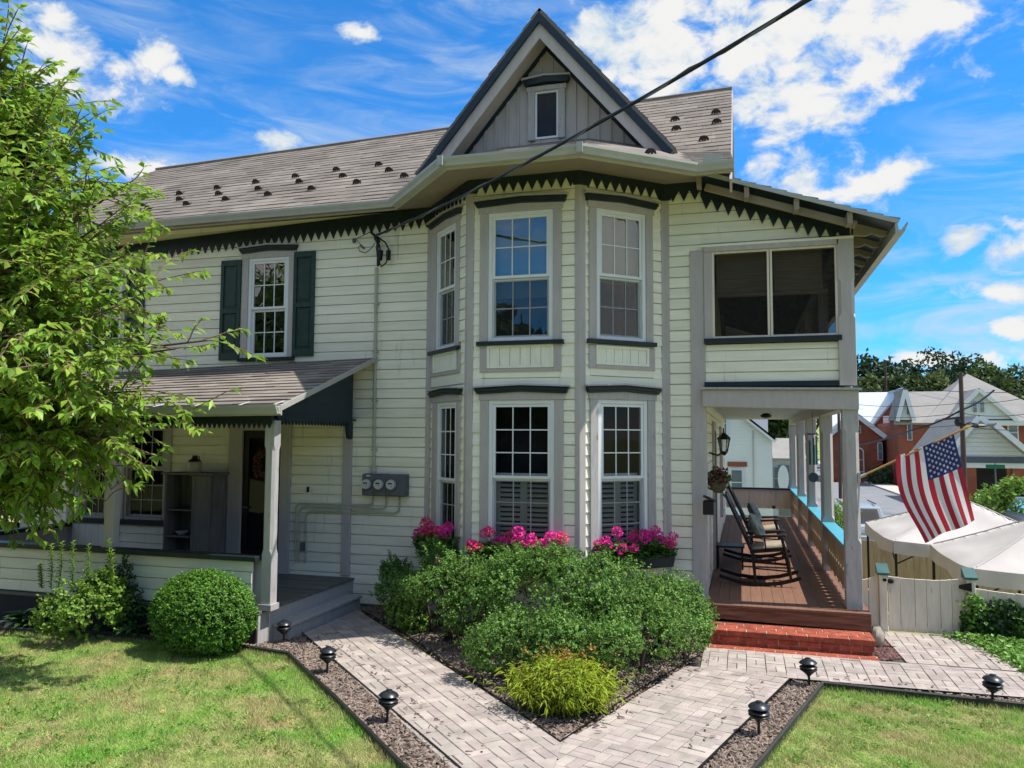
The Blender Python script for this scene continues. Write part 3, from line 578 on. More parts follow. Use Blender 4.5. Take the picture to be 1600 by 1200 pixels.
# ---- windows -----------------------------------------------------
PANES = {}
def window(fr, px, py, cols=3, rows=(2, 2), cas=(0.09, 0.09), hood=None, sill=True, mat_c='trim', pxy=None, shade=None, louv=False, dark=False, head=0.078, frame_m='white', half=True, depth=0.5, meet=0.5, grid_m='white'):
    """px = inner casing left,right ; py = top,bottom pixel rows on the facade plane; returns opening (u0,u1,z0,z1)"""
    ym = (py[0] + py[1]) / 2
    u0 = fr.uz(px[0], ym)[0]; u1 = fr.uz(px[1], ym)[0]; xm = (px[0] + px[1]) / 2
    z1 = fr.uz(xm, py[0])[1]; z0 = fr.uz(xm, py[1])[1]
    cl, cr = cas; zb = z0 - (0.0)
    w = MB(fr); w.box(u0 - cl, u0, -0.02, 0.045, zb, z1); w.box(u1, u1 + cr, -0.02, 0.045, zb, z1)
    um = (u0 + u1) / 2; pk = 0.028 if hood else 0.0
    w.prism([(u0 - cl - 0.02, z1), (u1 + cr + 0.02, z1), (u1 + cr + 0.02, z1 + head), (um, z1 + head + pk), (u0 - cl - 0.02, z1 + head)], -0.02, 0.052)
    win = w.build('window', mat_c, house, bevel=0.004)
    if hood:
        hl, hr = u0 - cl - hood, u1 + cr + hood; zh = z1 + head
        h = MB(fr); h.prism([(hl + 0.035, zh), (um, zh + pk), (hr - 0.035, zh), (hr, zh + 0.078), (um, zh + 0.078 + pk), (hl, zh + 0.078)], 0.0, 0.085)
        h.prism([(hl + 0.02, zh + 0.03), (um, zh + 0.03 + pk), (hr - 0.02, zh + 0.03), (hr - 0.005, zh + 0.06), (um, zh + 0.06 + pk), (hl + 0.005, zh + 0.06)], 0.085, 0.10)
        h.build('window_hood', 'dark', win, bevel=0.003)
        h = MB(fr); h.prism([(hl - 0.012, zh + 0.08), (um, zh + 0.08 + pk), (hr + 0.012, zh + 0.08), (hr + 0.012, zh + 0.097), (um, zh + 0.10 + pk), (hl - 0.012, zh + 0.097)], 0.0, 0.115)
        h.build('hood_cap', 'trimworn', win)
    if sill:
        s = MB(fr); s.box(u0 - cl - 0.03, u1 + cr + 0.03, -0.02, 0.085, zb - 0.055, zb); s.build('window_sill', 'dark', win, bevel=0.004)
    f = MB(fr); fw = 0.052
    f.box(u0, u0 + fw, -0.09, 0.028, z0, z1); f.box(u1 - fw, u1, -0.09, 0.028, z0, z1); f.box(u0 + fw, u1 - fw, -0.09, 0.028, z1 - fw, z1); f.box(u0 + fw, u1 - fw, -0.09, 0.034, z0, z0 + fw * 0.8)
    f.build('window_frame', frame_m, win, bevel=0.003)
    a0, a1 = u0 + fw + 0.002, u1 - fw - 0.002; zt = z1 - fw - 0.002; zl = z0 + fw * 0.8 + 0.002; zm = zl + (zt - zl) * meet; sw = 0.036
    for si, (c0, c1, v0, v1) in enumerate(((zm - 0.018, zt, -0.012, 0.016), (zl, zm - 0.02, -0.05, -0.02))):
        s = MB(fr); s.box(a0, a0 + sw, v0, v1, c0, c1); s.box(a1 - sw, a1, v0, v1, c0, c1); s.box(a0 + sw, a1 - sw, v0, v1, c1 - sw, c1); s.box(a0 + sw, a1 - sw, v0, v1, c0, c0 + sw)
        s.build('sash', frame_m, win)
        g0, g1, e0, e1 = a0 + sw, a1 - sw, c0 + sw, c1 - sw; vm = (v0 + v1) / 2; nr = rows[si]
        mb = MB(fr); t = 0.0075
        for i in range(1, cols): x = g0 + (g1 - g0) * i / cols; mb.box(x - t, x + t, vm + 0.002, vm + 0.008, e0, e1)
        for j in range(1, nr): z = e0 + (e1 - e0) * j / nr; mb.box(g0, g1, vm + 0.0025, vm + 0.0075, z - t, z + t)
        if cols > 1: mb.build('muntins', grid_m, win)
        key = (round((g1 - g0) / cols, 3), round((e1 - e0) / nr, 3), dark)
        if key not in PANES:
            b = MB(); pw, phh = (g1 - g0) / cols, (e1 - e0) / nr; b.add([(0, 0, 0), (pw, 0, 0), (pw, 0, phh), (0, 0, phh)], [(0, 1, 2, 3)]); PANES[key] = b.mesh('pane', 'glass_dark' if dark else 'glass', fix=False)
        tilt = random.uniform(-0.012, 0.012)
        for i in range(cols):
            for j in range(nr):
                piece('pane', PANES[key], win, fr.M(g0 + (g1 - g0) * i / cols, vm - 0.001, e0 + (e1 - e0) * j / nr))
        if si == 1 and half:
            q = MB(fr); q.box(g0 - 0.02, g1 + 0.02, -0.006, -0.004, e0 - 0.02, e1 + 0.01); q.build('insect_screen', 'half_screen', win)
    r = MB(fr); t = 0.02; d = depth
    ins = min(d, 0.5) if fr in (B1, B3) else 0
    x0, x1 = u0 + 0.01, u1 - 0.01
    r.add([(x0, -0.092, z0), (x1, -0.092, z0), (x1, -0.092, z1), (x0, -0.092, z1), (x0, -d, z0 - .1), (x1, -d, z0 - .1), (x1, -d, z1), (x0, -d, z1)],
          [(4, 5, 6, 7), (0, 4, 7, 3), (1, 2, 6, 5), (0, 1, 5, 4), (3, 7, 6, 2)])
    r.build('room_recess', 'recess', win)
    if louv:
        l = MB(fr); zz = zl + 0.02; cw = 0.03; m_ = (u0 + u1) / 2
        l.box(m_ - 0.045, m_ + 0.045, -0.125, -0.105, zl, zm - 0.02); l.box(x0 + 0.06, x0 + 0.11, -0.125, -0.105, zl, zm - 0.02); l.box(x1 - 0.11, x1 - 0.06, -0.125, -0.105, zl, zm - 0.02); l.box(x0 + 0.06, x1 - 0.06, -0.127, -0.103, zm - 0.03, zm + 0.045)
        l.build('shutter_stiles', 'louver', win)
        l = MB(fr)
        while zz < zm - 0.05:
            for p, q in ((x0 + 0.11, m_ - 0.045), (m_ + 0.045, x1 - 0.11)):
                l.add([(p, -0.10, zz), (q, -0.10, zz), (q, -0.13, zz + 0.03), (p, -0.13, zz + 0.03), (p, -0.10, zz + 0.006), (q, -0.10, zz + 0.006), (q, -0.13, zz + 0.036), (p, -0.13, zz + 0.036)],
                      [(0, 1, 2, 3), (4, 5, 6, 7), (0, 1, 5, 4), (2, 3, 7, 6)])
            zz += 0.062
        l.build('shutter_louvers', 'louver', win)
    if shade:
        zs = fr.uz(xm, shade)[1]; s = MB(fr); s.box(x0 + 0.03, x1 - 0.03, -0.125, -0.12, zs, z1 - 0.03); s.box(x0 + 0.03, x1 - 0.03, -0.13, -0.115, zs - 0.02, zs); s.build('roller_shade', 'shade', win)
    return (u0 - 0.02, u1 + 0.02, z0 - 0.03, z1 + 0.03)
holesL, holes1, holes2, holes3 = [], [], [], []
holesL.append(window(LW, (389, 452), (403, 559), 3, (2, 2), (0.105, 0.105), hood=0.05, half=False))
# same window again, mostly behind the cherry tree
u = LW.uz(420, 480)[0]; zA = holesL[0]
def px_of(fr, u, z):
    d = fr(u, 0, z) - Vector((0, 0, CAMZ)); return 800 + FPX * d.dot(CR) / d.dot(CF), 600 - FPX * d.dot(CU) / d.dot(CF)
sh = -3.15; pl = px_of(LW, zA[0] + 0.02 + sh, (zA[2] + zA[3]) / 2); pr_ = px_of(LW, zA[1] - 0.02 + sh, (zA[2] + zA[3]) / 2)
ptop = px_of(LW, (zA[0] + zA[1]) / 2 + sh, zA[3] - 0.03); pbot = px_of(LW, (zA[0] + zA[1]) / 2 + sh, zA[2] + 0.03)
holesL.append(window(LW, (pl[0], pr_[0]), (ptop[1], pbot[1]), 3, (2, 2), (0.105, 0.105), hood=0.05, half=False))
holesL.append(window(LW, (197, 261), (664, 812), 3, (3, 3), (0.16, 0.10), hood=None, dark=True, frame_m='trimworn', grid_m='trimworn', half=False, meet=0.56))
holesL.append(window(LW, (129, 170), (664, 809), 3, (3, 3), (0.10, 0.16), hood=None, dark=True, frame_m='trimworn', grid_m='trimworn', half=False, meet=0.56))
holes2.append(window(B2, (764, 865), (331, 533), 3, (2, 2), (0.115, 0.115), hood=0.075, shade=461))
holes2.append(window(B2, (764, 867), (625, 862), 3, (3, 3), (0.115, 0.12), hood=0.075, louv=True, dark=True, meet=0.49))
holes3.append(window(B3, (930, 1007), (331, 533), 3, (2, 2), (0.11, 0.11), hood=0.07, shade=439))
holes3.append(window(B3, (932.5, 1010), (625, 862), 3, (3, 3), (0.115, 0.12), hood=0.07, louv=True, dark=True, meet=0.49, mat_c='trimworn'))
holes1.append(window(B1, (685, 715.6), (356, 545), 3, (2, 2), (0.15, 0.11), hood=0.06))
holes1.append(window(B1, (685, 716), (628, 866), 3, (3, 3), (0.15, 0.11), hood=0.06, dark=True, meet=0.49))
# panels under the upper bay windows
def apron(fr, px, py, n, hole):
    ym = sum(py) / 2; u0 = fr.uz(px[0], ym)[0]; u1 = fr.uz(px[1], ym)[0]; xm = sum(px) / 2; z1 = fr.uz(xm, py[0])[1]; z0 = fr.uz(xm, py[1])[1]
    b = MB(fr); c = 0.10; b.box(u0, u0 + c, -0.01, 0.04, z0, z1); b.box(u1 - c, u1, -0.01, 0.04, z0, z1); b.box(u0 + c, u1 - c, -0.01, 0.041, z0, z0 + 0.05)
    p = b.build('window_apron', 'trim', house, bevel=0.004)
    f = MB(fr); a0, a1, c0, c1 = u0 + c, u1 - c, z0 + 0.05, z1; t = 0.03
    f.box(a0, a0 + t, 0, 0.05, c0, c1); f.box(a1 - t, a1, 0, 0.05, c0, c1); f.box(a0 + t, a1 - t, 0, 0.05, c0, c0 + t); f.box(a0 + t, a1 - t, 0, 0.05, c1 - t, c1); f.build('apron_moulding', 'sidepaint', p)
    for i in range(n):
        x0 = a0 + t + (a1 - a0 - 2 * t) * i / n; x1 = a0 + t + (a1 - a0 - 2 * t) * (i + 1) / n
        q = MB(fr); q.box(x0 + 0.003, x1 - 0.003, 0, 0.028, c0 + t, c1 - t); q.build('apron_board', 'sidepaint', p)
    hole.append((u0 + 0.02, u1 - 0.02, z0 + 0.02, z1))
apron(B2, (751, 878), (539, 581), 6, holes2); apron(B3, (918.5, 1021), (542, 577.5), 6, holes3); apron(B1, (676.5, 722), (551, 586), 4, holes1)
# ---- siding ------------------------------------------------------
ph = LW.uz(640, 623)[1]
door_h = (-7.43 + 11.72, -6.75 + 11.72, 0.0, 2.62)
siding(LW, 0.0, LW.L, 0.10, 5.82, holesL + [door_h, (0.95, 2.0, 0.3, 1.15)], phase=ph)
siding(B1, 0.0, B1.L, 0.05, 5.85, holes1, phase=ph); siding(B2, 0.0, B2.L, 0.05, 5.85, holes2, phase=B2.uz(740, 508)[1]); siding(B3, 0.0, B3.L, 0.05, 5.85, holes3, phase=B3.uz(912, 640)[1])
VZ = lambda X: 5.79 - (X + 0.5) * 0.352          # underside of the right porch roof at the front wall
siding(RW, 0.0, 0.486, 0.05, 5.95, phase=RW.uz(1065, 635)[1])
siding(RW, 0.486, 2.33, 4.99, 5.9, top=lambda z: (5.72 - z) / 0.352 - 0.5 + 0.986, phase=RW.uz(1065, 635)[1])
siding(RW, 0.53, 2.17, RW.uz(1200, 599)[1], RW.uz(1200, 537)[1])
SW_ = Fr((-0.5, 22.3), (-0.5, 10.5))   # right end wall seen along the porch (u towards the camera is -Y)
SW_ = Fr((-0.5, 10.5), (-0.5, 22.3))
siding(SW_, 0.02, 11.8, DZ, 3.05, vis=0.12)
PW = Fr((-11.9, 8.2), (-5.5, 8.2))
siding(PW, 0.0, PW.L - 0.14, 0.42, 0.98)
BOARDS.sort(key=lambda b: -b[0])
for (sz, fr, x, y, zz, h) in BOARDS[:300]:
    piece('siding_board', BM, house, fr.M(x, random.uniform(-0.001, 0.0015), zz + random.uniform(-0.0015, 0.0015), y - x, 1, h / BH))
rest = MB()
for (sz, fr, x, y, zz, h) in BOARDS[300:]:
    rest.fr = fr; hh = h + 0.012
    rest.add([(x, 0.024, zz), (y, 0.024, zz), (y, 0.007, zz + hh), (x, 0.007, zz + hh), (x, -0.004, zz), (y, -0.004, zz), (y, -0.004, zz + hh), (x, -0.004, zz + hh)],
             [(0, 1, 2, 3), (0, 4, 5, 1), (3, 2, 6, 7), (0, 3, 7, 4), (1, 5, 6, 2), (4, 7, 6, 5)])
if rest.v: rest.fr = None; rest.build('siding_board', 'siding', house, kind='stuff')
# plain sheathing behind the boards where there is no window, foundation, rear walls
b = MB()
b.box(-11.7, -11.6, 10.6, 18.4, -2.2, 5.8); b.box(-11.7, -0.52, 18.3, 18.4, -2.2, 5.8); b.box(-0.62, -0.52, 10.62, 22.3, -2.2, 5.75); b.box(-6.0, -0.62, 22.2, 22.3, -2.2, 5.2); b.box(-6.1, -6.0, 18.4, 22.3, -2.2, 5.2)
b.build('rear_wall', 'sidepaint', house)
b = MB(); b.box(-11.6, -0.6, 10.62, 18.3, 2.95, 3.05); b.box(-11.6, -0.6, 10.7, 18.3, 5.84, 5.9); b.box(-6.0, -0.6, 18.4, 22.2, 2.95, 3.05); b.build('floor_structure', 'recess', house)
b = MB()
for fr in (LW, B1, B2, B3): b.fr = fr; b.box(0, fr.L, -0.06, -0.004, -0.1, 0.24)
b.fr = RW; b.box(0, 0.49, -0.06, -0.004, -0.1, 0.24); b.fr = None; b.build('foundation', 'greywood', house)
# ---- corner boards ----------------------------------------------
def corner(name, pts, z0, z1, m='trim'):
    b = MB(); b.prism(pts, z0, z1, axis=2); return b.build(name, m, house, bevel=0.004)
def pt(fr, u, v): P = fr(u, v, 0); return (P.x, P.y)
for f0, f1 in ((B1, B2), (B2, B3)):
    corner('corner_board', [pt(f0, f0.L - 0.055, 0), pt(f0, f0.L - 0.055, 0.03), (Vector(pt(f0, f0.L, 0.032)) + Vector(pt(f1, 0, 0.032))).xy / 2, pt(f1, 0.075, 0.03), pt(f1, 0.075, 0)], 0.05, 5.70)
    corner('corner_block', [pt(f0, f0.L - 0.075, 0), pt(f0, f0.L - 0.075, 0.045), (Vector(pt(f0, f0.L, 0.055)) + Vector(pt(f1, 0, 0.055))).xy / 2, pt(f1, 0.095, 0.045), pt(f1, 0.095, 0)], 5.702, 5.90, 'dark')
corner('corner_board', [pt(LW, LW.L - 0.075, 0.0), pt(LW, LW.L - 0.075, 0.03), pt(LW, LW.L - 0.01, 0.03), pt(B1, 0.05, 0.03), pt(B1, 0.05, 0)], 0.05, 5.66)
corner('corner_block', [pt(LW, LW.L - 0.1, 0.0), pt(LW, LW.L - 0.1, 0.045), pt(LW, LW.L - 0.02, 0.045), pt(B1, 0.08, 0.045), pt(B1, 0.08, 0)], 5.662, 5.90, 'dark')
corner('corner_board', [pt(B3, B3.L - 0.06, 0), pt(B3, B3.L - 0.06, 0.03), pt(RW, 0.012, 0.035), pt(RW, 0.075, 0.03), pt(RW, 0.075, 0)], 0.05, 5.66)
corner('corner_block', [pt(B3, B3.L - 0.09, 0), pt(B3, B3.L - 0.09, 0.045), pt(RW, 0.012, 0.055), pt(RW, 0.1, 0.045), pt(RW, 0.1, 0)], 5.662, 5.90, 'dark')
b = MB(); b.box(-0.645, -0.47, 10.455, 10.52, 0.1, 4.95); b.box(-0.50, -0.455, 10.46, 10.66, 0.3, 4.95); b.build('corner_board', 'trim', house, bevel=0.004)
b = MB(); b.box(-11.78, -11.60, 10.46, 10.6, 0.1, 5.6); b.build('corner_board', 'trim', house, bevel=0.004)
# ---- saw-tooth frieze -------------------------------------------
def frieze(fr, u0, u1, ztop, hb, ht, n, name='sawtooth_frieze', parent=None, m='dark', v=(0.024, 0.052), slope=0.0, ztop1=None):
    p = []; w = (u1 - u0) / n
    zl = lambda u: ztop + ((ztop1 if ztop1 is not None else ztop) - ztop) * (u - u0) / (u1 - u0)
    b = MB(fr)
    b.prism([(u0, zl(u0) - hb), (u1, zl(u1) - hb), (u1, zl(u1)), (u0, zl(u0))], *v)
    for i in range(n):
        a = u0 + w * i; c = a + w
        b.prism([(a + 0.006, zl(a) - hb), (a + w * .5 + random.uniform(-.004, .004), zl(a + w / 2) - hb - ht * random.uniform(0.95, 1.05)), (c - 0.006, zl(c) - hb)], v[0] + 0.002, v[1] - 0.002)
    return b.build(name, m, parent or house)
ztL = [LW.uz(250, 376)[1], LW.uz(640, 328)[1]]
frieze(LW, LW.uz(250, 376)[0] - 2.6, LW.L - 0.02, ztL[0] - 0.12, 0.16, 0.135, 58, ztop1=ztL[1])
frieze(B1, 0.03, B1.L - 0.03, 5.87, 0.11, 0.12, 9); frieze(B2, 0.04, B2.L - 0.04, 5.89, 0.085, 0.125, 11); frieze(B3, 0.04, B3.L - 0.04, 5.89, 0.085, 0.125, 9)
frieze(RW, 0.06, 0.49, 5.90, 0.13, 0.135, 3); frieze(RW, 0.49, 2.31, 5.80, 0.13, 0.15, 13, ztop1=5.80 - 1.82 * 0.352)
# ---- main roof ---------------------------------------------------
RX0, RX1 = -12.12, -0.10; YE, ZE, YR = 9.92, 5.74, 13.7
ZR1 = atY(1140, 140, YR).z; ZR0 = atY(235, 267, YR).z
def zr(x): return ZR0 + (ZR1 - ZR0) * (x - RX0) / (RX1 - RX0)
def roof_pt(x, t): return Vector((x, YE + (YR - YE) * t, ZE + (zr(x) - ZE) * t))
b = MB(); th = 0.05
def slab(b, P, th):
    n = (P[1] - P[0]).cross(P[3] - P[0]).normalized(); n = n if n.z > 0 else -n
    lo = [p - n * th for p in P]; b.add([tuple(x) for x in P] + [tuple(x) for x in lo], [(0, 1, 2, 3), (7, 6, 5, 4), (0, 4, 5, 1), (1, 5, 6, 2), (2, 6, 7, 3), (3, 7, 4, 0)])
RXS = list(np.linspace(RX0, -4.70, 17)) + list(np.linspace(-4.70, RX1, 11))[1:]
for xa, xb in zip(RXS, RXS[1:]):
    t0 = 0.0 if xb < -4.69 else 0.10
    for ta, tb_ in zip(np.linspace(t0, 1, 7), np.linspace(t0, 1, 7)[1:]): slab(b, [roof_pt(xa, ta), roof_pt(xb, ta), roof_pt(xb, tb_), roof_pt(xa, tb_)], th)
bk = lambda x: Vector((x, 18.8, ZE)); slab(b, [roof_pt(RX0, 1), roof_pt(RX1, 1), bk(RX1), bk(RX0)], th)
slab(b, [Vector((-6.4, 18.0, 6.2)), Vector((-0.4, 18.0, 6.2)), Vector((-0.4, 22.6, 5.1)), Vector((-6.4, 22.6, 5.1))], th)
b.prism([(10.6, 5.7), (18.3, 5.7), (YR, zr(RX1) - 0.1)], -0.62, -0.55, axis=0); b.prism([(10.6, 5.7), (18.3, 5.7), (YR, zr(RX0) - 0.1)], -11.68, -11.6, axis=0)
roof = b.build('roof', 'shingle', house)
def shingles(P00, P10, P01, expo, wd, keep=None, thick=0.013, P11=None):
    """courses of shingles laid on the (possibly twisted) slope P00 (eave left), P10 (eave right), P01 (ridge left), P11 (ridge right)"""
    P11 = P11 if P11 is not None else P10 + P01 - P00
    L = (P10 - P00).length; H = (P01 - P00).length
    def S(x, v):
        u, w = x / L, v / H; return (P00 * (1 - u) + P10 * u) * (1 - w) + (P01 * (1 - u) + P11 * u) * w
    n = (P10 - P00).cross(P01 - P00).normalized()
    if n.z < 0: n = -n
    V = []
    for r in range(int(H / expo) + 1):
        v = r * expo; x = -random.uniform(0, wd); e = min(expo + 0.012, H - v)
        if e < 0.02: continue
        while x < L:
            w = wd * random.uniform(0.45, 1.45); x0, x1 = max(x, 0), min(x + w - 0.004, L); x += w
            if x1 - x0 < 0.04 or (keep is not None and not keep(S((x0 + x1) / 2, v + expo * 0.4))): continue
            t = thick * random.uniform(0.6, 1.6)
            q = [S(x0, v) + n * (t + 0.003), S(x1, v) + n * (t + 0.003), S(x1, v + e) + n * 0.003, S(x0, v + e) + n * 0.003]
            V.append(q + [q[0] - n * t, q[1] - n * t])
    return V
def shingle_stuff(V, name='shingle', parent=None, m='shingle'):
    b = MB()
    for q in V: b.add([tuple(p) for p in q], [(0, 1, 2, 3), (4, 5, 1, 0), (0, 3, 4), (1, 5, 2)])
    return b.build(name, m, parent or house, kind='stuff', fix=False)
GC = -2.60                                 # gable centre line
GY = 10.02; GZ = atY(845, 12, GY).z; GS = 1.19
def gable_z(x): return GZ - abs(x - GC) * GS
shingle_stuff(shingles(roof_pt(RX0, 0), roof_pt(RX1, 0), roof_pt(RX0, 1), 0.185, 0.40, keep=lambda p: (p.z > gable_z(p.x) - 0.02 or abs(p.x - GC) > 3) and (p.x < -4.75 or p.z > 6.0), thick=0.009, P11=roof_pt(RX1, 1)), parent=house)
b = MB(); b.tube([roof_pt(RX0, 1) + Vector((0, 0, 0.02)), roof_pt((RX0 + RX1) / 2, 1) + Vector((0, 0, 0.01)), roof_pt(RX1, 1) + Vector((0, 0, 0.02))], 0.035, 6); b.build('ridge_cap', 'shingle', house)
# rake boards at both ends
for x in (RX0, RX1):
    b = MB(); p, q = roof_pt(x, 0), roof_pt(x, 1); b.bar(p + Vector((0, 0, -0.12)), q + Vector((0, 0, -0.12)), 0.03, 0.17); r_ = bk(x); b.bar(q + Vector((0, 0, -0.12)), r_ + Vector((0, 0, -0.12)), 0.03, 0.17); b.build('rake_board', 'trim', house)
# ---- gutters, soffit and the skirt roof over the bay -------------
GP = [(-12.15, 9.95, 5.72), (-4.73, 9.95, 5.72), (-3.44, 8.62, 5.73), (-1.74, 8.64, 5.73), (-0.50, 9.64, 5.73), (-0.06, 9.64, 5.74)]
prof = [(-0.075, -0.02), (-0.06, -0.02), (-0.045, 0.0), (0.03, 0.0), (0.038, 0.035), (0.062, 0.075), (0.062, 0.105), (0.05, 0.105), (0.045, 0.085), (0.022, 0.045), (0.015, 0.02), (-0.04, 0.02), (-0.045, 0.10), (-0.075, 0.10)]
b = MB(); b.sweep(GP, prof); b.build('gutter', 'gutter', house, smooth=False)
b = MB()
for (x, y, z) in GP[1:5]: pass
for i in (2, 3):
    x, y, z = GP[i]; b.bar((x, y - 0.085, z - 0.01), (x, y - 0.085, z + 0.112), 0.07, 0.03, (0, 1, 0))
b.build('gutter_joint', 'gutter', house)
sof_in = [(-12.1, 10.5, 5.80), (-4.325, 10.5, 5.85), (-3.45, 9.64, 5.89), (-1.965, 9.64, 5.89), (-0.986, 10.5, 5.89), (-0.1, 10.5, 5.89)]
sof_out = [(x, y, z + 0.015) for x, y, z in [(GP[0][0], GP[0][1] + .05, 5.72), (-4.71, 10.0, 5.72), (-3.42, 8.68, 5.73), (-1.76, 8.70, 5.73), (-0.50, 9.70, 5.73), (-0.1, 9.70, 5.73)]]
for i in range(5):
    b = MB(); P = [sof_in[i], sof_in[i + 1], sof_out[i + 1], sof_out[i]]
    b.add(P + [(x, y, z + 0.012) for x, y, z in P], [(0, 1, 2, 3), (4, 5, 6, 7), (0, 1, 5, 4), (1, 2, 6, 5), (2, 3, 7, 6), (3, 0, 4, 7)]); b.build('soffit_panel', 'soffit', house)
# skirt roof
sk_o = [Vector((x, y + 0.06, 5.83)) for x, y, z in GP[1:6]]; sk_i = [Vector((-4.5, 10.45, 6.30)), Vector((-3.2, 10.45, 6.62)), Vector((-2.0, 10.45, 6.62)), Vector((-0.7, 10.45, 6.30)), Vector((-0.1, 10.45, 6.25))]
b = MB()
for i in range(4): slab(b, [sk_o[i], sk_o[i + 1], sk_i[i + 1], sk_i[i]], 0.04)
b.build('bay_roof', 'shingle', house)
SV = []
for i in range(4):
    o0, o1, i0, i1 = sk_o[i], sk_o[i + 1], sk_i[i], sk_i[i + 1]
    for r in range(12):
        t0, t1 = r / 12, (r + 1.1) / 12; a, c = o0.lerp(i0, t0), o1.lerp(i1, t0); d, e = o0.lerp(i0, t1), o1.lerp(i1, t1); k = max(1, int((c - a).length / 0.32))
        for j in range(k):
            s0, s1 = j / k, (j + 0.985) / k; up = Vector((0, 0, 0.012 * random.uniform(.7, 1.4)))
            q = [a.lerp(c, s0) + up, a.lerp(c, s1) + up, d.lerp(e, s1) + Vector((0, 0, .004)), d.lerp(e, s0) + Vector((0, 0, .004))]; SV.append(q + [q[0] - up, q[1] - up])
shingle_stuff(SV)
# ---- pointed gable ----------------------------------------------
WY = 10.45
b = MB(); gw = lambda z: (GZ - 0.10 - z) / GS
GB0 = 6.2; nb = 21
x0, x1 = GC - gw(GB0), GC + gw(GB0)
gpx = (830, 876); gl = atY(836.5, 180, WY).x; gr = atY(873, 180, WY).x; gt = atY(853, 143, WY).z; gb = atY(853, 217, WY).z
for i in range(nb):
    a = x0 + (x1 - x0) * i / nb; c = x0 + (x1 - x0) * (i + 1) / nb - 0.006
    segs = [(GB0, None)]
    if c > gl and a < gr: segs = [(GB0, gb), (gt, None)]
    for lo, hi in segs:
        ta, tc = GZ - 0.12 - abs(a - GC) * GS, GZ - 0.12 - abs(c - GC) * GS
        if hi is not None: ta = tc = hi
        if max(ta, tc) - lo < 0.03: continue
        poly = [(a, lo), (c, lo), (c, max(tc, lo)), (a, max(ta, lo))]
        if hi is None and a < GC < c: poly = [(a, lo), (c, lo), (c, tc), (GC, GZ - .12), (a, ta)]
        q = MB(); q.prism(poly, WY, WY + 0.02 + 0.003 * (i % 3)); q.build('gable_board', 'trim', house)
b = MB()
for i in range(1, nb):
    a = x0 + (x1 - x0) * i / nb; ta = GZ - 0.14 - abs(a - GC) * GS
    if gl - 0.06 < a < gr + 0.06: b.box(a - 0.016, a + 0.016, WY - 0.018, WY, gt + 0.1, ta)
    elif ta > GB0: b.box(a - 0.016, a + 0.016, WY - 0.018, WY, GB0, ta)
b.build('batten', 'trim', house, kind='stuff')
w = MB(); cw = 0.10; w.box(gl - cw, gl, WY - 0.05, WY, gb - 0.02, gt); w.box(gr, gr + cw, WY - 0.05, WY, gb - 0.02, gt); w.box(gl - cw - .02, gr + cw + .02, WY - 0.055, WY, gt, gt + 0.07)
gwin = w.build('gable_window', 'trimworn', house, bevel=0.004)
q = MB(); zt = gt + 0.075; q.prism([(gl - .14, zt), (GC - 0.02, zt + .03), (gr + .14, zt), (gr + .17, zt + .08), (GC - 0.02, zt + .11), (gl - .17, zt + .08)], WY - 0.10, WY); q.build('window_hood', 'dark', gwin)
q = MB(); q.prism([(gl - .18, zt + .082), (GC - 0.02, zt + .112), (gr + .18, zt + .082), (gr + .18, zt + .105), (GC - .02, zt + .135), (gl - .18, zt + .105)], WY - 0.12, WY); q.build('hood_cap', 'trim', gwin)
q = MB(); s = 0.028; q.box(gl, gl + s, WY - 0.02, WY + 0.01, gb, gt); q.box(gr - s, gr, WY - 0.02, WY + 0.01, gb, gt); q.box(gl + s, gr - s, WY - 0.02, WY + 0.01, gb, gb + s); q.box(gl + s, gr - s, WY - 0.02, WY + 0.01, gt - s, gt); q.build('sash', 'white', gwin)
q = MB(); q.add([(gl + s, WY - .003, gb + s), (gr - s, WY - .003, gb + s), (gr - s, WY - .003, gt - s), (gl + s, WY - .003, gt - s)], [(0, 1, 2, 3)]); q.build('pane', 'glass_dark', gwin, fix=False)
q = MB(); q.box(gl - .02, gr + .02, WY + 0.03, WY + 0.5, gb - .05, gt + .05); q.build('room_recess', 'recess', gwin)
# gable roof planes, shingles, rake trim
for sgn in (-1, 1):
    foot = 1.82; yb = 14.2
    P = [Vector((GC, GY, GZ)), Vector((GC + sgn * foot, GY, GZ - foot * GS)), Vector((GC + sgn * foot, yb, GZ - foot * GS)), Vector((GC, yb, GZ))]
    b = MB(); slab(b, P, 0.04); b.build('gable_roof', 'shingle', house)
    P00 = P[1] if sgn > 0 else P[2]; P10 = P[2] if sgn > 0 else P[1]; P01 = P[0] if sgn > 0 else P[3]
    shingle_stuff(shingles(P00, P10, P01, 0.19, 0.40, thick=0.010))
    nrm = Vector((-sgn * GS, 0, -1)).normalized()      # inwards/down
    a0, a1 = Vector((GC, 0, GZ)), Vector((GC + sgn * foot, 0, GZ - foot * GS)); dr = (a1 - a0).normalized()
    def strip(o0, o1, y0, y1, m, name, end=0.0):
        q0, q1 = a0 + nrm * o0, a0 + nrm * o1
        # mitre at the centre line x = GC
        t0 = (GC - q0.x) / dr.x; t1 = (GC - q1.x) / dr.x
        s0, s1 = q0 + dr * t0, q1 + dr * t1; e0, e1 = a1 + nrm * o0 + dr * end, a1 + nrm * o1 + dr * end
        b = MB(); b.prism([(s0.x, s0.z), (e0.x, e0.z), (e1.x, e1.z), (s1.x, s1.z)], y0, y1); b.build(name, m, house)
    strip(0.045, 0.135, GY - 0.035, GY + 0.01, 'darkblue', 'rake_moulding'); strip(0.04, 0.27, GY + 0.012, GY + 0.04, 'trim', 'rake_board')
    strip(0.20, 0.215, GY + 0.042, WY, 'trim', 'gable_soffit'); strip(0.20, 0.26, WY - 0.04, WY - 0.001, 'darkblue', 'gable_moulding')
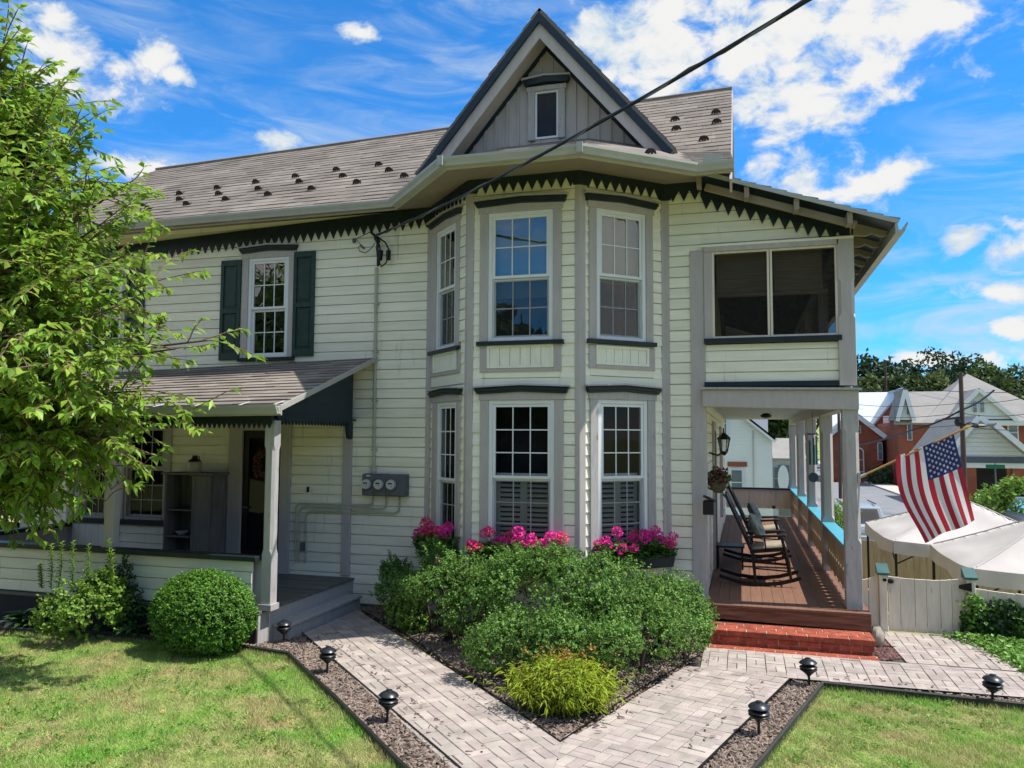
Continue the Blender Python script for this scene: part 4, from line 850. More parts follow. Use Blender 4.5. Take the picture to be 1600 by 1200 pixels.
# ---- snow guards -------------------------------------------------
def guard_mesh():
    b = MB(); pts = [(-.075, 0), (-.07, .03), (-.055, .055), (-.025, .075), (.025, .075), (.055, .055), (.07, .03), (.075, 0), (.05, 0), (.042, .022), (.028, .0), (.014, .0), (0, .022), (-.014, 0), (-.028, 0), (-.042, .022), (-.05, 0)]
    b.prism(pts, -0.006, 0.006); b.box(-0.012, 0.012, 0.006, 0.14, 0.0, 0.006); return b.mesh('snow_guard', 'snowguard')
GM = guard_mesh()
rn = (roof_pt(RX1, 0) - roof_pt(RX0, 0)).cross(roof_pt(RX0, 1) - roof_pt(RX0, 0)).normalized()
GUARDS = [(224, 314), (222, 324), (232, 330), (281, 307), (281, 316), (292, 323), (340, 299), (342, 308), (353, 316), (400, 291), (404, 301), (419, 309), (462, 283), (468, 291), (487, 301), (526, 274), (536, 283), (558, 292), (592, 267), (608, 275), (632, 283), (173, 338), (1055, 207), (1057, 219), (1100, 232), (1119, 198), (1120, 210)]
for px, py in GUARDS:
    d = ray(px, py); c0 = Vector((0, 0, CAMZ)); p0 = roof_pt(-5, 0); k = (p0 - c0).dot(rn) / d.dot(rn); P = c0 + d * k
    z = roof_pt(P.x, (P.y - YE) / (YR - YE)).z
    M = Matrix.Translation((P.x, P.y, z + 0.008)) @ Matrix.Rotation(R(36), 4, 'X'); piece('snow_guard', GM, house, M)
for x, y, z in ((-3.25, 9.2, 5.98), (-2.0, 9.15, 5.98), (-1.05, 9.55, 5.98)): piece('snow_guard', GM, house, Matrix.Translation((x, y, z)) @ Matrix.Rotation(R(20), 4, 'X'))
# splash guard on the gutter end
b = MB(); b.box(-0.42, -0.20, 9.58, 9.60, 5.83, 5.93); b.build('gutter_guard', 'gutter', house)
# ---- shutters ----------------------------------------------------
def shutter(px0, px1, pyt, pyb, ym):
    u0 = LW.uz(px0, ym)[0]; u1 = LW.uz(px1, ym)[0]; z1 = LW.uz((px0 + px1) / 2, pyt)[1]; z0 = LW.uz((px0 + px1) / 2, pyb)[1]
    shutter_u(u0, u1, z0, z1)
def shutter_u(u0, u1, z0, z1):
    b = MB(LW); s = 0.055; zm = z0 + (z1 - z0) * 0.49
    b.box(u0, u0 + s, 0.025, 0.06, z0, z1); b.box(u1 - s, u1, 0.025, 0.06, z0, z1)
    for a, c in ((z0, z0 + 0.11), (zm - .04, zm + .04), (z1 - .09, z1)): b.box(u0 + s, u1 - s, 0.025, 0.06, a, c)
    o = b.build('shutter', 'shutter', house, bevel=0.004)
    for a, c in ((z0 + .11, zm - .04), (zm + .04, z1 - .09)):
        q = MB(LW); q.box(u0 + s, u1 - s, 0.025, 0.038, a, c); q.box(u0 + s + .035, u1 - s - .035, 0.038, 0.05, a + .035, c - .035); q.build('shutter_panel', 'shutter', o, bevel=0.006)
shutter(347, 378, 408, 563, 485); shutter(460.5, 493.5, 394, 557, 475)
uA0 = LW.uz(347, 485)[0]; uA1 = LW.uz(378, 485)[0]; uB0 = LW.uz(460.5, 475)[0]; uB1 = LW.uz(493.5, 475)[0]; z0 = LW.uz(362, 563)[1]; z1 = LW.uz(362, 408)[1]
shutter_u(uA0 + sh, uA1 + sh, z0, z1); shutter_u(uB0 + sh, uB1 + sh, z0, z1)
# ------------------------------------------------------------------ left porch
def post_mesh(b, x, y, z0, z1, w, lo, hi, ang=0.0):
    """square post, chamfered between lo and hi"""
    h = w / 2; c = h * 0.42
    sq = [(h, h - .004), (h - .004, h), (-h + .004, h), (-h, h - .004), (-h, -h + .004), (-h + .004, -h), (h - .004, -h), (h, -h + .004)]
    oc = [(h, h - c), (h - c, h), (-h + c, h), (-h, h - c), (-h, -h + c), (-h + c, -h), (h - c, -h), (h, -h + c)]
    vs = []; zs = [(z0, sq), (lo, sq), (lo + 0.06, oc), (hi - 0.06, oc), (hi, sq), (z1, sq)]
    for z, pr in zs: vs += [(x + p[0], y + p[1], z) for p in pr]
    n = 8; fs = [(i * n + j, i * n + (j + 1) % n, (i + 1) * n + (j + 1) % n, (i + 1) * n + j) for i in range(5) for j in range(n)] + [tuple(range(n - 1, -1, -1)), tuple(range(5 * n, 6 * n))]
    b.add(vs, fs); return b
XL, XRp = -10.9, -5.50
for i in range(26):
    y = 8.12 + i * 0.0915; b = MB(); b.box(XL, XRp + 0.015, y, y + 0.087, DZ - 0.03, DZ + random.uniform(-.001, .001)); b.build('porch_floor_board', 'greydeck', house)
b = MB(); b.box(XRp - 0.03, XRp, 8.13, 10.48, 0.0, DZ - 0.031); b.build('porch_fascia', 'trimworn', house, bevel=0.004)
b = MB(); b.box(XL, XRp - 0.031, 8.13, 8.16, -0.1, DZ - 0.031); b.build('porch_skirt', 'recess', house)
b = MB(); b.box(XRp - 0.02, XRp + 0.24, 8.42, 10.30, 0.17, 0.21); b.box(XRp - 0.03, XRp + 0.215, 8.44, 10.28, -0.02, 0.169); b.build('porch_step', 'trimworn', house, bevel=0.006)
b = MB(); post_mesh(b, -5.46, 8.27, DZ, 2.66, 0.135, 1.06, 2.36); b.box(-5.55, -5.37, 8.18, 8.36, DZ, DZ + 0.07); b.build('porch_post', 'trimworn', house)
b = MB(); post_mesh(b, -7.80, 8.27, DZ, 2.66, 0.16, 1.06, 2.36); b.build('porch_post', 'trim', house)
b = MB(); post_mesh(b, -10.75, 8.27, DZ, 2.66, 0.16, 1.06, 2.36); b.build('porch_post', 'trim', house)
b = MB(); b.box(XL - .02, -5.55, 8.11, 8.30, 0.985, 1.045); b.build('porch_rail_cap', 'dark', house, bevel=0.006)
b = MB(); b.box(XL - .02, -5.55, 8.262, 8.28, DZ, 0.985); b.build('porch_rail_panel', 'trim', house)
b = MB(); b.box(-10.83, -10.66, 8.31, 10.47, 0.97, 1.03); b.build('porch_rail_cap', 'dark', house, bevel=0.006)
for i in range(9):
    y = 8.33 + i * 0.238; b = MB(); b.box(-10.77, -10.73, y, y + 0.232, DZ, 0.97); b.build('porch_rail_board', 'trim', house)
# roof of the left porch
LP = lambda x, t: Vector((x, 7.93 + (10.49 - 7.93) * t, (2.80 + 0.012 * (x + 5.2)) + (3.645 + 0.027 * (x + 5.2) - 2.80 - 0.012 * (x + 5.2)) * t))
b = MB()
for xa, xb in zip(np.linspace(-11.2, -5.2, 13), np.linspace(-11.2, -5.2, 13)[1:]):
    for ta in (0, .25, .5, .75): slab(b, [LP(xa, ta), LP(xb, ta), LP(xb, ta + .25), LP(xa, ta + .25)], 0.035)
b.build('porch_roof', 'shingle', house)
PS = shingles(LP(-11.2, 0), LP(-5.2, 0), LP(-11.2, 1), 0.17, 0.42, thick=0.009, P11=LP(-5.2, 1))
PS.sort(key=lambda q: -q[0].x)
SHM = {}
for q in PS[:290]:
    w = (q[1] - q[0]).length; L = (q[3] - q[0]).length; t = (q[0] - q[4]).length
    key = 'a'
    if key not in SHM:
        b = MB(); b.add([(0, 0, 0), (1, 0, 0), (1, 1, -0.8), (0, 1, -0.8), (0, 0, -1), (1, 0, -1)], [(0, 1, 2, 3), (4, 5, 1, 0), (0, 3, 4), (1, 5, 2)]); SHM[key] = b.mesh('shingle', 'shingle_piece', fix=False)
    a = q[1] - q[0]; c = q[3] - q[0]; nrm = a.cross(c).normalized(); c = c + nrm * (0.8 * t)
    M = Matrix(((a.x, c.x, nrm.x * t, q[0].x), (a.y, c.y, nrm.y * t, q[0].y), (a.z, c.z, nrm.z * t, q[0].z), (0, 0, 0, 1)))
    piece('shingle', SHM[key], house, M)
shingle_stuff(PS[290:], m='shingle_piece')
b = MB(); b.sweep([(-11.25, 7.93, 2.665), (-5.17, 7.93, 2.735)], prof); b.build('porch_gutter', 'gutter', house)
for px in (235, 300, 370, 425):
    x = atY(px, 648, 7.93).x; p = LP(x, 0); q = LP(x, 0.085); b = MB(); b.bar(p + Vector((0, -0.06, 0.022)), q + Vector((0.015, 0, 0.02)), 0.014, 0.005); b.build('gutter_strap', 'white', house)
b = MB(); b.bar(LP(-5.185, 0) + Vector((0, 0, -0.02)), LP(-5.185, 1) + Vector((0, 0, -0.02)), 0.025, 0.06); b.build('porch_drip_edge', 'gutter', house)
b = MB(); b.box(-11.1, -5.5, 8.19, 8.35, 2.66, 2.74); b.build('porch_beam', 'trim', house)
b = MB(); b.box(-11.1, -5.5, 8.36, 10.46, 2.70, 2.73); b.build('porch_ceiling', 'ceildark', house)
frieze(Fr((-11.0, 8.19), (-5.40, 8.19)), 0, 5.60, 2.715, 0.085, 0.065, 80)
b = MB(); b.prism([(8.30, 2.68), (10.20, 2.68), (10.20, 3.50), (8.30, 2.87)], -5.46, -5.42, axis=0); b.prism([(8.30, 2.715), (10.12, 2.715), (10.12, 2.735), (8.30, 2.735)], -5.42, -5.41, axis=0); b.build('porch_side_panel', 'darkblue', house)
b = MB()
for i in range(24):
    y = 8.32 + i * 0.0775; b.prism([(y + .006, 2.68), (y + .039, 2.615), (y + .072, 2.68)], -5.455, -5.425, axis=0)
b.build('panel_teeth', 'darkblue', house)
b = MB(); b.prism([(10.06, 2.68), (10.20, 2.68), (10.20, 2.47), (10.17, 2.43), (10.11, 2.45), (10.08, 2.55)], -5.47, -5.41, axis=0); b.build('porch_bracket', 'darkblue', house)
b = MB(); b.box(-5.70, -5.555, 10.44, 10.478, 0.44, 2.75); b.build('pilaster', 'trim', house, bevel=0.004)
# front door on the left porch
b = MB(); b.box(-7.67, -7.43, 10.43, 10.47, DZ, 2.66); b.box(-6.75, -6.575, 10.43, 10.47, DZ, 2.66); b.box(-7.43, -6.75, 10.43, 10.47, 2.56, 2.66)
door = b.build('door_frame', 'trim', house, bevel=0.004)
b = MB(); b.box(-7.43, -7.33, 10.47, 10.51, DZ, 2.56); b.box(-6.85, -6.75, 10.47, 10.51, DZ, 2.56); b.box(-7.33, -6.85, 10.47, 10.51, DZ, 0.75); b.box(-7.33, -6.85, 10.47, 10.51, 2.44, 2.56); b.build('storm_door', 'black', door)
b = MB(); b.add([(-7.33, 10.49, .75), (-6.85, 10.49, .75), (-6.85, 10.49, 2.44), (-7.33, 10.49, 2.44)], [(0, 1, 2, 3)]); b.build('door_glass', 'glass_dark', door, fix=False)
b = MB(); b.box(-7.44, -6.74, 10.62, 10.66, DZ - .05, 2.6); b.box(-7.30, -6.88, 10.60, 10.62, 1.9, 2.3); b.build('inner_door', 'recess', door)
b = MB(); b.tube([(-7.38, 10.46, 1.38), (-7.38, 10.43, 1.38), (-7.30, 10.43, 1.38)], 0.012, 6); b.build('door_handle', 'metergrey', door)
# wainscot below the corner window
for i in range(6):
    x = -10.66 + i * 0.135; b = MB(); b.box(x, x + 0.13, 10.455, 10.475, DZ, 1.05); b.build('wainscot_board', 'sidepaint', house)
b = MB(); b.box(-10.72, -8.75, 10.40, 10.478, 1.045, 1.10); b.build('window_ledge', 'dark', house)
for x0, x1, z1 in ((-9.84, -9.74, 1.04), (-8.82, -8.72, 1.04), (-10.80, -10.67, 2.70)): b = MB(); b.box(x0, x1, 10.45, 10.478, DZ, z1); b.build('wall_trim', 'trim', house)
# ------------------------------------------------------------------ right porch
DX0, DX1 = -0.47, 1.43
for i in range(14):
    x = DX0 + i * 0.1358; b = MB(); b.box(x, x + 0.132, 10.33, 22.3, DZ - 0.03, DZ + random.uniform(-0.001, 0.001)); b.build('deck_board', 'deck', house)
b = MB(); b.box(DX0 - .02, DX1, 10.225, 10.327, DZ - 0.03, DZ + 0.004); b.build('deck_nosing', 'deck', house, bevel=0.005)
b = MB(); b.add([(DX0 + .01, 10.24, 0.235), (DX1, 10.24, 0.20), (DX1, 10.30, 0.20), (DX0 + .01, 10.30, 0.235), (DX0 + .01, 10.24, DZ - .031), (DX1, 10.24, DZ - .031), (DX1, 10.30, DZ - .031), (DX0 + .01, 10.30, DZ - .031)],
                [(0, 3, 2, 1), (4, 5, 6, 7), (0, 1, 5, 4), (1, 2, 6, 5), (2, 3, 7, 6), (3, 0, 4, 7)]); b.build('deck_fascia', 'deckfascia', house, bevel=0.004)
b = MB(); b.box(DX1 - 0.04, DX1 - 0.0, 10.31, 22.3, -2.1, DZ - 0.031); b.box(DX0, DX1, 22.26, 22.3, -2.1, DZ - .031); b.build('porch_skirt', 'greywood', house)
POSTY = [10.52, 13.45, 16.35, 19.2, 22.15]
for i, y in enumerate(POSTY):
    b = MB(); post_mesh(b, 1.275, y, DZ, 2.86, 0.185, 1.20, 2.62); b.build('porch_post', 'trimworn' if i == 0 else 'trim', house)
b = MB(); b.add([(-0.50, 10.40, 2.885), (1.375, 10.40, 2.836), (1.375, 10.62, 2.836), (-0.50, 10.62, 2.885), (-0.50, 10.40, 3.105), (1.375, 10.40, 3.076), (1.375, 10.62, 3.076), (-0.50, 10.62, 3.105)],
                [(0, 3, 2, 1), (4, 5, 6, 7), (0, 1, 5, 4), (1, 2, 6, 5), (2, 3, 7, 6), (3, 0, 4, 7)]); b.box(1.19, 1.36, 10.63, 22.3, 2.85, 3.07); b.build('porch_beam', 'trim', house, bevel=0.005)
b = MB(); b.add([(-0.52, 10.36, 3.108), (1.395, 10.36, 3.079), (1.395, 10.62, 3.079), (-0.52, 10.62, 3.108), (-0.52, 10.36, 3.135), (1.395, 10.36, 3.106), (1.395, 10.62, 3.106), (-0.52, 10.62, 3.135)],
                [(0, 3, 2, 1), (4, 5, 6, 7), (0, 1, 5, 4), (1, 2, 6, 5), (2, 3, 7, 6), (3, 0, 4, 7)]); b.build('beam_moulding', 'trimworn', house)
b = MB(); b.box(-0.47, 1.38, 10.43, 10.50, 3.137, 3.205); b.build('dark_band', 'dark', house)
b = MB(); b.box(-0.5, 1.19, 10.63, 22.3, 3.00, 3.04); b.build('porch_ceiling', 'ceilpaint', house)
b = MB(); p = atZ(1197, 646, 3.0); b.lathe((p.x, p.y, 2.90), [(0.03, 0), (0.10, 0.02), (0.12, 0.06), (0.05, 0.10)], 12); b.build('ceiling_lamp', 'black', house, smooth=True)
# railing of vertical planks
for i in range(4):
    y0, y1 = POSTY[i] + 0.095, POSTY[i + 1] - 0.095
    b = MB(); b.box(1.175, 1.375, y0, y1, 1.125, 1.165); cap = b.build('porch_rail_cap', 'bluecap', house, bevel=0.005)
    b = MB(); b.box(1.235, 1.30, y0, y1, 1.06, 1.124); b.build('rail_beam', 'tanplank', house)
    n = 11; w = (y1 - y0) / n
    for j in range(n):
        a, c = y0 + w * j + 0.004, y0 + w * (j + 1) - 0.004; m_ = (a + c) / 2
        poly = [(a, 0.50 + (.05 if j % 2 else 0)), (m_, 0.47 if j % 2 else 0.53), (c, 0.50 + (.05 if j % 2 else 0)), (c, 0.72), (c - .035, 0.77), (c - .035, 0.83), (c, 0.88), (c, 1.06), (a, 1.06), (a, 0.88), (a + .035, 0.83), (a + .035, 0.77), (a, 0.72)]
        b = MB(); b.prism(poly, 1.255, 1.28, axis=0); b.build('rail_plank', 'tanplank', house)
b = MB(); b.box(-0.46, 1.18, 22.05, 22.25, 1.125, 1.165); b.build('porch_rail_cap', 'darkblue', house)
b = MB(); b.box(-0.46, 1.18, 22.13, 22.17, 0.62, 1.12); rr = b.build('rear_rail_panel', 'fence', house)
b = MB()
for x in (-0.46, 0.16, 0.72, 1.10): b.box(x, x + 0.08, 22.10, 22.128, 0.62, 1.12)
b.box(-0.38, 1.1, 22.10, 22.128, 0.62, 0.70); b.build('rail_stile', 'fence', rr)
# brick steps
steps = thing('brick_steps', 'red painted brick steps leading up to the right hand porch', 'steps', (0.5, 9.9, 0))
b = MB(); b.box(-0.425, 1.395, 9.825, 10.30, 0.0, 0.135); b.box(-0.425, 1.395, 9.815, 10.30, 0.14, 0.192); b.box(-0.42, 1.42, 9.605, 9.82, -0.02, 0.020); b.build('mortar_bed', 'mortar', steps)
def brick_mesh(l, w, h):
    b = MB(); e = 0.004
    b.add([(x, y, 0) for x, y in ((0, 0), (l, 0), (l, w), (0, w))] + [(x, y, h - e) for x, y in ((0, 0), (l, 0), (l, w), (0, w))] + [(x, y, h) for x, y in ((e, e), (l - e, e), (l - e, w - e), (e, w - e))],
          [(0, 3, 2, 1), (8, 9, 10, 11)] + [(i, (i + 1) % 4, 4 + (i + 1) % 4, 4 + i) for i in range(4)] + [(4 + i, 4 + (i + 1) % 4, 8 + (i + 1) % 4, 8 + i) for i in range(4)])
    return b.mesh('brick', 'brick')
BL = 0.214; BRK = {}
def brick_row(x0, x1, y, z, off, w=0.10, h=0.062):
    x = x0 - off
    while x < x1 - 0.01:
        a, c = max(x, x0), min(x + BL, x1)
        if c - a > 0.03:
            key = (round(c - a, 3), w, h)
            if key not in BRK: BRK[key] = brick_mesh(c - a, w, h)
            o = piece('brick', BRK[key], steps, Matrix.Translation((a + random.uniform(-.001, .001), y + random.uniform(-.002, .002), z + random.uniform(-.0015, .0015))))
        x += BL + 0.011
brick_row(-0.435, 1.405, 9.80, 0.138, 0.0, 0.135); brick_row(-0.435, 1.405, 9.946, 0.138, 0.11, 0.13); brick_row(-0.435, 1.405, 10.088, 0.138, 0.03, 0.13)
brick_row(-0.42, 1.39, 9.818, 0.068, 0.11); brick_row(-0.42, 1.39, 9.818, 0.0, 0.0)
for k, y in enumerate((9.60, 9.678, 9.756)): brick_row(-0.42 + .01 * k, 1.43 - .012 * k, y, -0.04, (0.05, 0.16, 0.10)[k], 0.068, 0.066)
# upper screened porch
b = MB(); b.box(-0.47, 1.30, 10.50, 22.2, 3.06, 3.10); b.build('upper_floor', 'recess', house)
zs0 = RW.uz(1205, 533)[1]; zs1 = RW.uz(1205, 391)[1]
b = MB(); b.box(-0.47, 1.20, 10.40, 10.50, zs0 - 0.02, zs0 + 0.045); b.build('screen_sill', 'dark', house, bevel=0.004)
b = MB(); b.box(-0.46, 1.18, 10.42, 10.52, zs1 + 0.012, zs1 + 0.075); b.box(-0.46, -0.36, 10.44, 10.52, zs0 + .045, zs1 + .012); b.build('screen_trim', 'trim', house)
b = MB(); b.box(-0.50, 1.36, 10.415, 10.47, zs1 + 0.076, zs1 + 0.105); b.build('screen_head', 'sidepaint', house)
b = MB(); post_mesh(b, 1.26, 10.52, 3.14, 5.02, 0.20, 3.98, 4.5); b.build('corner_post', 'trim', house)
xm = atY(1203, 460, 10.46).x
for a, c in ((-0.36, xm - 0.004), (xm + 0.004, 1.165)):
    b = MB(); t = 0.028; z0, z1 = zs0 + 0.047, zs1 + 0.010
    b.box(a, a + t, 10.45, 10.48, z0, z1); b.box(c - t, c, 10.45, 10.48, z0, z1); b.box(a + t, c - t, 10.45, 10.48, z0, z0 + t); b.box(a + t, c - t, 10.45, 10.48, z1 - t, z1); fr_ = b.build('screen_frame', 'fence', house)
    b = MB(); b.box(a + t, c - t, 10.464, 10.466, z0 + t, z1 - t); b.build('insect_screen', 'screen', fr_)
    b = MB(); zb = RW.uz(1150, 459)[1]; b.box(a + 0.05, c + (0.0 if c < 1 else -0.16), 10.60, 10.61, zb, zs1 + 0.02); b.tube([(a + .03, 10.605, zb), (c + (0.0 if c < 1 else -0.10), 10.605, zb)], 0.03, 7); b.build('woven_blind', 'blind', house)
b = MB(); b.prism([(-0.49, 3.101), (1.235, 3.101), (1.235, 5.22), (-0.49, 5.83)], 22.1, 22.2); b.build('upper_rear_wall', 'sidepaint', house)
b = MB(); b.box(-0.45, 1.16, 10.508, 10.53, 3.101, zs0 + .03); b.build('parapet_lining', 'greywood', house)
b = MB(); b.box(1.24, 1.32, 10.63, 22.2, 3.10, 3.75); b.build('upper_parapet', 'sidepaint', house)
for y in POSTY[1:]:
    b = MB(); b.box(1.20, 1.34, y - 0.07, y + 0.07, 3.1, 5.02); b.build('upper_post', 'trim', house)
b = MB(); b.box(1.276, 1.28, 10.63, 22.2, 3.75, 5.0); b.build('insect_screen', 'screen', house)
b = MB(); b.box(1.18, 1.36, 10.63, 22.3, 4.98, 5.10); b.build('upper_plate', 'greywood', house)
b = MB()
for y in np.arange(10.9, 22, 0.55): b.bar((-0.45, y, 5.62), (1.4, y, 4.99), 0.05, 0.12)
b.build('porch_rafter', 'greywood', house, kind='stuff')
# lean-to roof
PRX = lambda x: 5.865 - (x + 0.5) * 0.352
b = MB(); slab(b, [Vector((-0.52, 9.98, PRX(-0.52))), Vector((1.80, 9.98, PRX(1.80))), Vector((1.80, 22.6, PRX(1.80))), Vector((-0.52, 22.6, PRX(-0.52)))], 0.03); b.build('porch_roof', 'darkblue', house)
shingle_stuff(shingles(Vector((1.81, 9.96, PRX(1.81) + .004)), Vector((1.81, 22.6, PRX(1.81) + .004)), Vector((-0.5, 9.96, PRX(-0.5) + .004)), 0.19, 0.40, thick=0.015))
b = MB(); b.bar((-0.5, 9.965, PRX(-0.5) - 0.018), (1.80, 9.965, PRX(1.80) - 0.018), 0.02, 0.05); b.build('porch_drip_edge', 'gutter', house)
b = MB(); b.bar((-0.42, 10.16, PRX(-0.42) - 0.135), (1.36, 10.16, PRX(1.36) - 0.135), 0.06, 0.085); b.build('barge_rafter', 'soffit', house)
for px in (1094, 1168, 1245, 1327):
    x = atY(px, 315, 10.1).x; b = MB(); b.box(x - 0.04, x + 0.02, 9.99, 10.20, PRX(x) - 0.175, PRX(x) - 0.036); b.build('lookout', 'soffit', house)
b = MB(); b.box(-0.5, 1.36, 10.24, 10.44, 5.0, 5.01)
b = MB()
for i in range(21):
    y = 10.45 + i * 0.58; pr2 = [(1.36, PRX(1.36) - 0.03), (1.74, PRX(1.74) - 0.03), (1.74, PRX(1.74) - 0.09), (1.66, PRX(1.66) - 0.12), (1.58, PRX(1.58) - 0.10), (1.5, PRX(1.5) - 0.16), (1.36, PRX(1.36) - 0.19)]
    q = MB(); q.prism(pr2, y - 0.03, y + 0.03); q.build('rafter_tail', 'soffit', house)
b = MB(); b.sweep([(1.83, 9.95, PRX(1.83) - 0.13), (1.83, 22.6, PRX(1.83) - 0.13)], prof); b.build('porch_gutter', 'gutter', house)
# door casings along the right wall of the porch
b = MB(); b.box(-0.50, -0.44, 12.9, 13.02, DZ, 2.6); b.box(-0.50, -0.44, 13.9, 14.02, DZ, 2.6); b.box(-0.50, -0.44, 12.9, 14.02, 2.6, 2.75)
sdoor = b.build('door_frame', 'trim', house); b = MB(); b.box(-0.50, -0.46, 13.02, 13.9, DZ, 2.6); b.build('door', 'dark', sdoor)
b = MB(); b.box(-0.50, -0.44, 17.0, 17.1, 0.9, 2.6); b.box(-0.50, -0.44, 18.0, 18.1, 0.9, 2.6); b.box(-.5, -.44, 17.0, 18.1, 2.6, 2.72); b.box(-.5, -.42, 16.95, 18.15, 0.84, 0.9); b.build('window', 'trim', house)
# ------------------------------------------------------------------ things fixed to the house
lp = atX(1131, 690, -0.27)
lan = thing('wall_lantern', 'black carriage lantern on the wall of the right hand porch', 'lantern', (lp.x, lp.y, lp.z - 0.2))
b = MB(); x, y, z = lp; b.tube([(-0.5, y, z - .16), (-0.36, y, z - .20), (x, y, z - .15)], 0.013, 6); b.box(-0.5, -0.48, y - .05, y + .05, z - .26, z - .06); b.build('bracket', 'black', lan)
b = MB(); b.lathe((x, y, z), [(0.02, -.20), (0.05, -.16), (0.045, -.14)], 6); b.lathe((x, y, z), [(0.10, .03), (0.09, .06), (0.04, .11), (0.012, .13), (0.008, .2)], 6)
for k in range(6):
    t = k * math.pi / 3; b.tube([(x + .05 * math.cos(t), y + .05 * math.sin(t), z - .15), (x + .085 * math.cos(t), y + .085 * math.sin(t), z + .035)], 0.006, 4)
b.build('lantern_frame', 'black', lan); b = MB(); b.lathe((x, y, z), [(0.045, -.145), (0.08, .03)], 6); b.build('lantern_glass', 'glass', lan)
mp_ = atX(1108, 788, -0.42); b = MB(); b.box(-0.49, -0.36, mp_.y - .14, mp_.y + .14, mp_.z - .12, mp_.z + .05); mbx = thing('mailbox', 'small black mailbox on the wall beside the porch steps', 'mailbox', (-0.43, mp_.y, mp_.z - .12))
b.build('box', 'black', mbx, bevel=0.008); b = MB(); b.add([(-.49, mp_.y - .15, mp_.z + .11), (-.49, mp_.y + .15, mp_.z + .11), (-.345, mp_.y + .15, mp_.z + .045), (-.345, mp_.y - .15, mp_.z + .045), (-.49, mp_.y - .15, mp_.z + .10), (-.49, mp_.y + .15, mp_.z + .10), (-.345, mp_.y + .15, mp_.z + .035), (-.345, mp_.y - .15, mp_.z + .035)], [(0, 1, 2, 3), (4, 5, 6, 7), (0, 1, 5, 4), (1, 2, 6, 5), (2, 3, 7, 6), (3, 0, 4, 7)]); b.build('lid', 'black', mbx)
# electric meters
def wallp(px, py, Y=10.44): return atY(px, py, Y)
e0, e1 = wallp(568, 740, 10.36), wallp(634, 776, 10.36)
met = thing('electric_meter', 'grey electric meter box with three round glass meters on the siding', 'electric meter', ((e0.x + e1.x) / 2, 10.45, e1.z))
b = MB(); b.box(e0.x, e1.x, 10.33, 10.475, e1.z, e0.z); b.build('housing', 'metergrey', met, bevel=0.008)
for k in range(3):
    xx = e0.x + (e1.x - e0.x) * (0.125 + 0.29 * k); zc = (e0.z + e1.z) / 2 + 0.01
    b = MB(); b.box(xx - 0.085, xx + 0.095, 10.316, 10.329, e1.z + .012, e0.z - .012); cov = b.build('meter_cover', 'metergrey', met, bevel=0.005)
    def ring(r0, r1, y0, y1, m, nm):
        b = MB(); n = 18; vs = [(xx + r0 * math.cos(2 * math.pi * i / n), y0, zc + r0 * math.sin(2 * math.pi * i / n)) for i in range(n)] + [(xx + r1 * math.cos(2 * math.pi * i / n), y1, zc + r1 * math.sin(2 * math.pi * i / n)) for i in range(n)]
        b.add(vs, [tuple(range(n)), tuple(range(2 * n - 1, n - 1, -1))] + [(i, (i + 1) % n, (i + 1) % n + n, i + n) for i in range(n)]); b.build(nm, m, cov, smooth=False)
    ring(0.082, 0.086, 10.29, 10.315, 'metergrey', 'meter_ring'); ring(0.066, 0.074, 10.25, 10.2895, 'meterface', 'meter_dial')
    b = MB(); b.box(xx - .03, xx + .03, 10.244, 10.2495, zc + .010, zc + .027); b.box(xx + .018, xx + .028, 10.244, 10.2495, zc - .026, zc - .016); b.build('meter_display', 'black', cov)
b = MB(); b.box(e0.x + .07, e0.x + .13, 10.310, 10.3155, e0.z - .034, e0.z - .018); b.build('label', 'white', met)
def cond(pts, name, label, r=0.014, Y=10.44):
    P = [wallp(420 + x / 6, 700 + y / 6, Y) for x, y in pts]; S_ = []
    for i, p in enumerate(P):
        if 0 < i < len(P) - 1:
            a, c = P[i - 1], P[i + 1]; ra = min(0.09, (p - a).length * .45); rc = min(0.09, (c - p).length * .45)
            p0 = p + (a - p).normalized() * ra; p1 = p + (c - p).normalized() * rc
            for t in (0, .25, .5, .75, 1): S_.append((p0 * (1 - t) ** 2 + p * 2 * t * (1 - t) + p1 * t * t))
        else: S_.append(p)
    b = MB(); b.tube(S_, r, 7); b.build(name, 'conduit', label=label, cat='conduit', group='painted electrical conduits below the meters', smooth=True)
cond([(975, 452), (975, 538), (255, 522), (250, 1068)], 'conduit', 'topmost of the three painted conduits running left under the meters')
cond([(1100, 452), (1098, 572), (292, 556), (282, 1072)], 'conduit', 'middle of the three painted conduits running left under the meters')
cond([(1222, 452), (1222, 612), (352, 594), (348, 1072)], 'conduit', 'lowest of the three painted conduits running left under the meters')
b = MB(); p, q = wallp(588, 418), wallp(584, 735); b.tube([p, p.lerp(q, .5), q], 0.024, 8)
for t in (.18, .42, .66, .9): r_ = p.lerp(q, t); b.box(r_.x - .045, r_.x + .045, 10.425, 10.475, r_.z - .01, r_.z + .01)
b.tube([wallp(584, 728), wallp(584, 742)], 0.04, 8); b.build('service_conduit', 'conduit', label='tall painted conduit running up the wall above the meters', cat='conduit', smooth=True)
b = MB(); q = wallp(472.5, 854); b.box(q.x - .035, q.x + .035, 10.43, 10.476, q.z - .06, q.z + .06); b.build('outlet_box', 'metergrey', label='small dark outlet box low on the porch wall', cat='outlet', bevel=0.006)
b = MB(); q = wallp(480, 765); b.box(q.x - .016, q.x + .016, 10.44, 10.476, q.z - .04, q.z + .04); b.build('door_bell', 'black', label='small black bell push on the porch wall', cat='door bell', bevel=0.005)
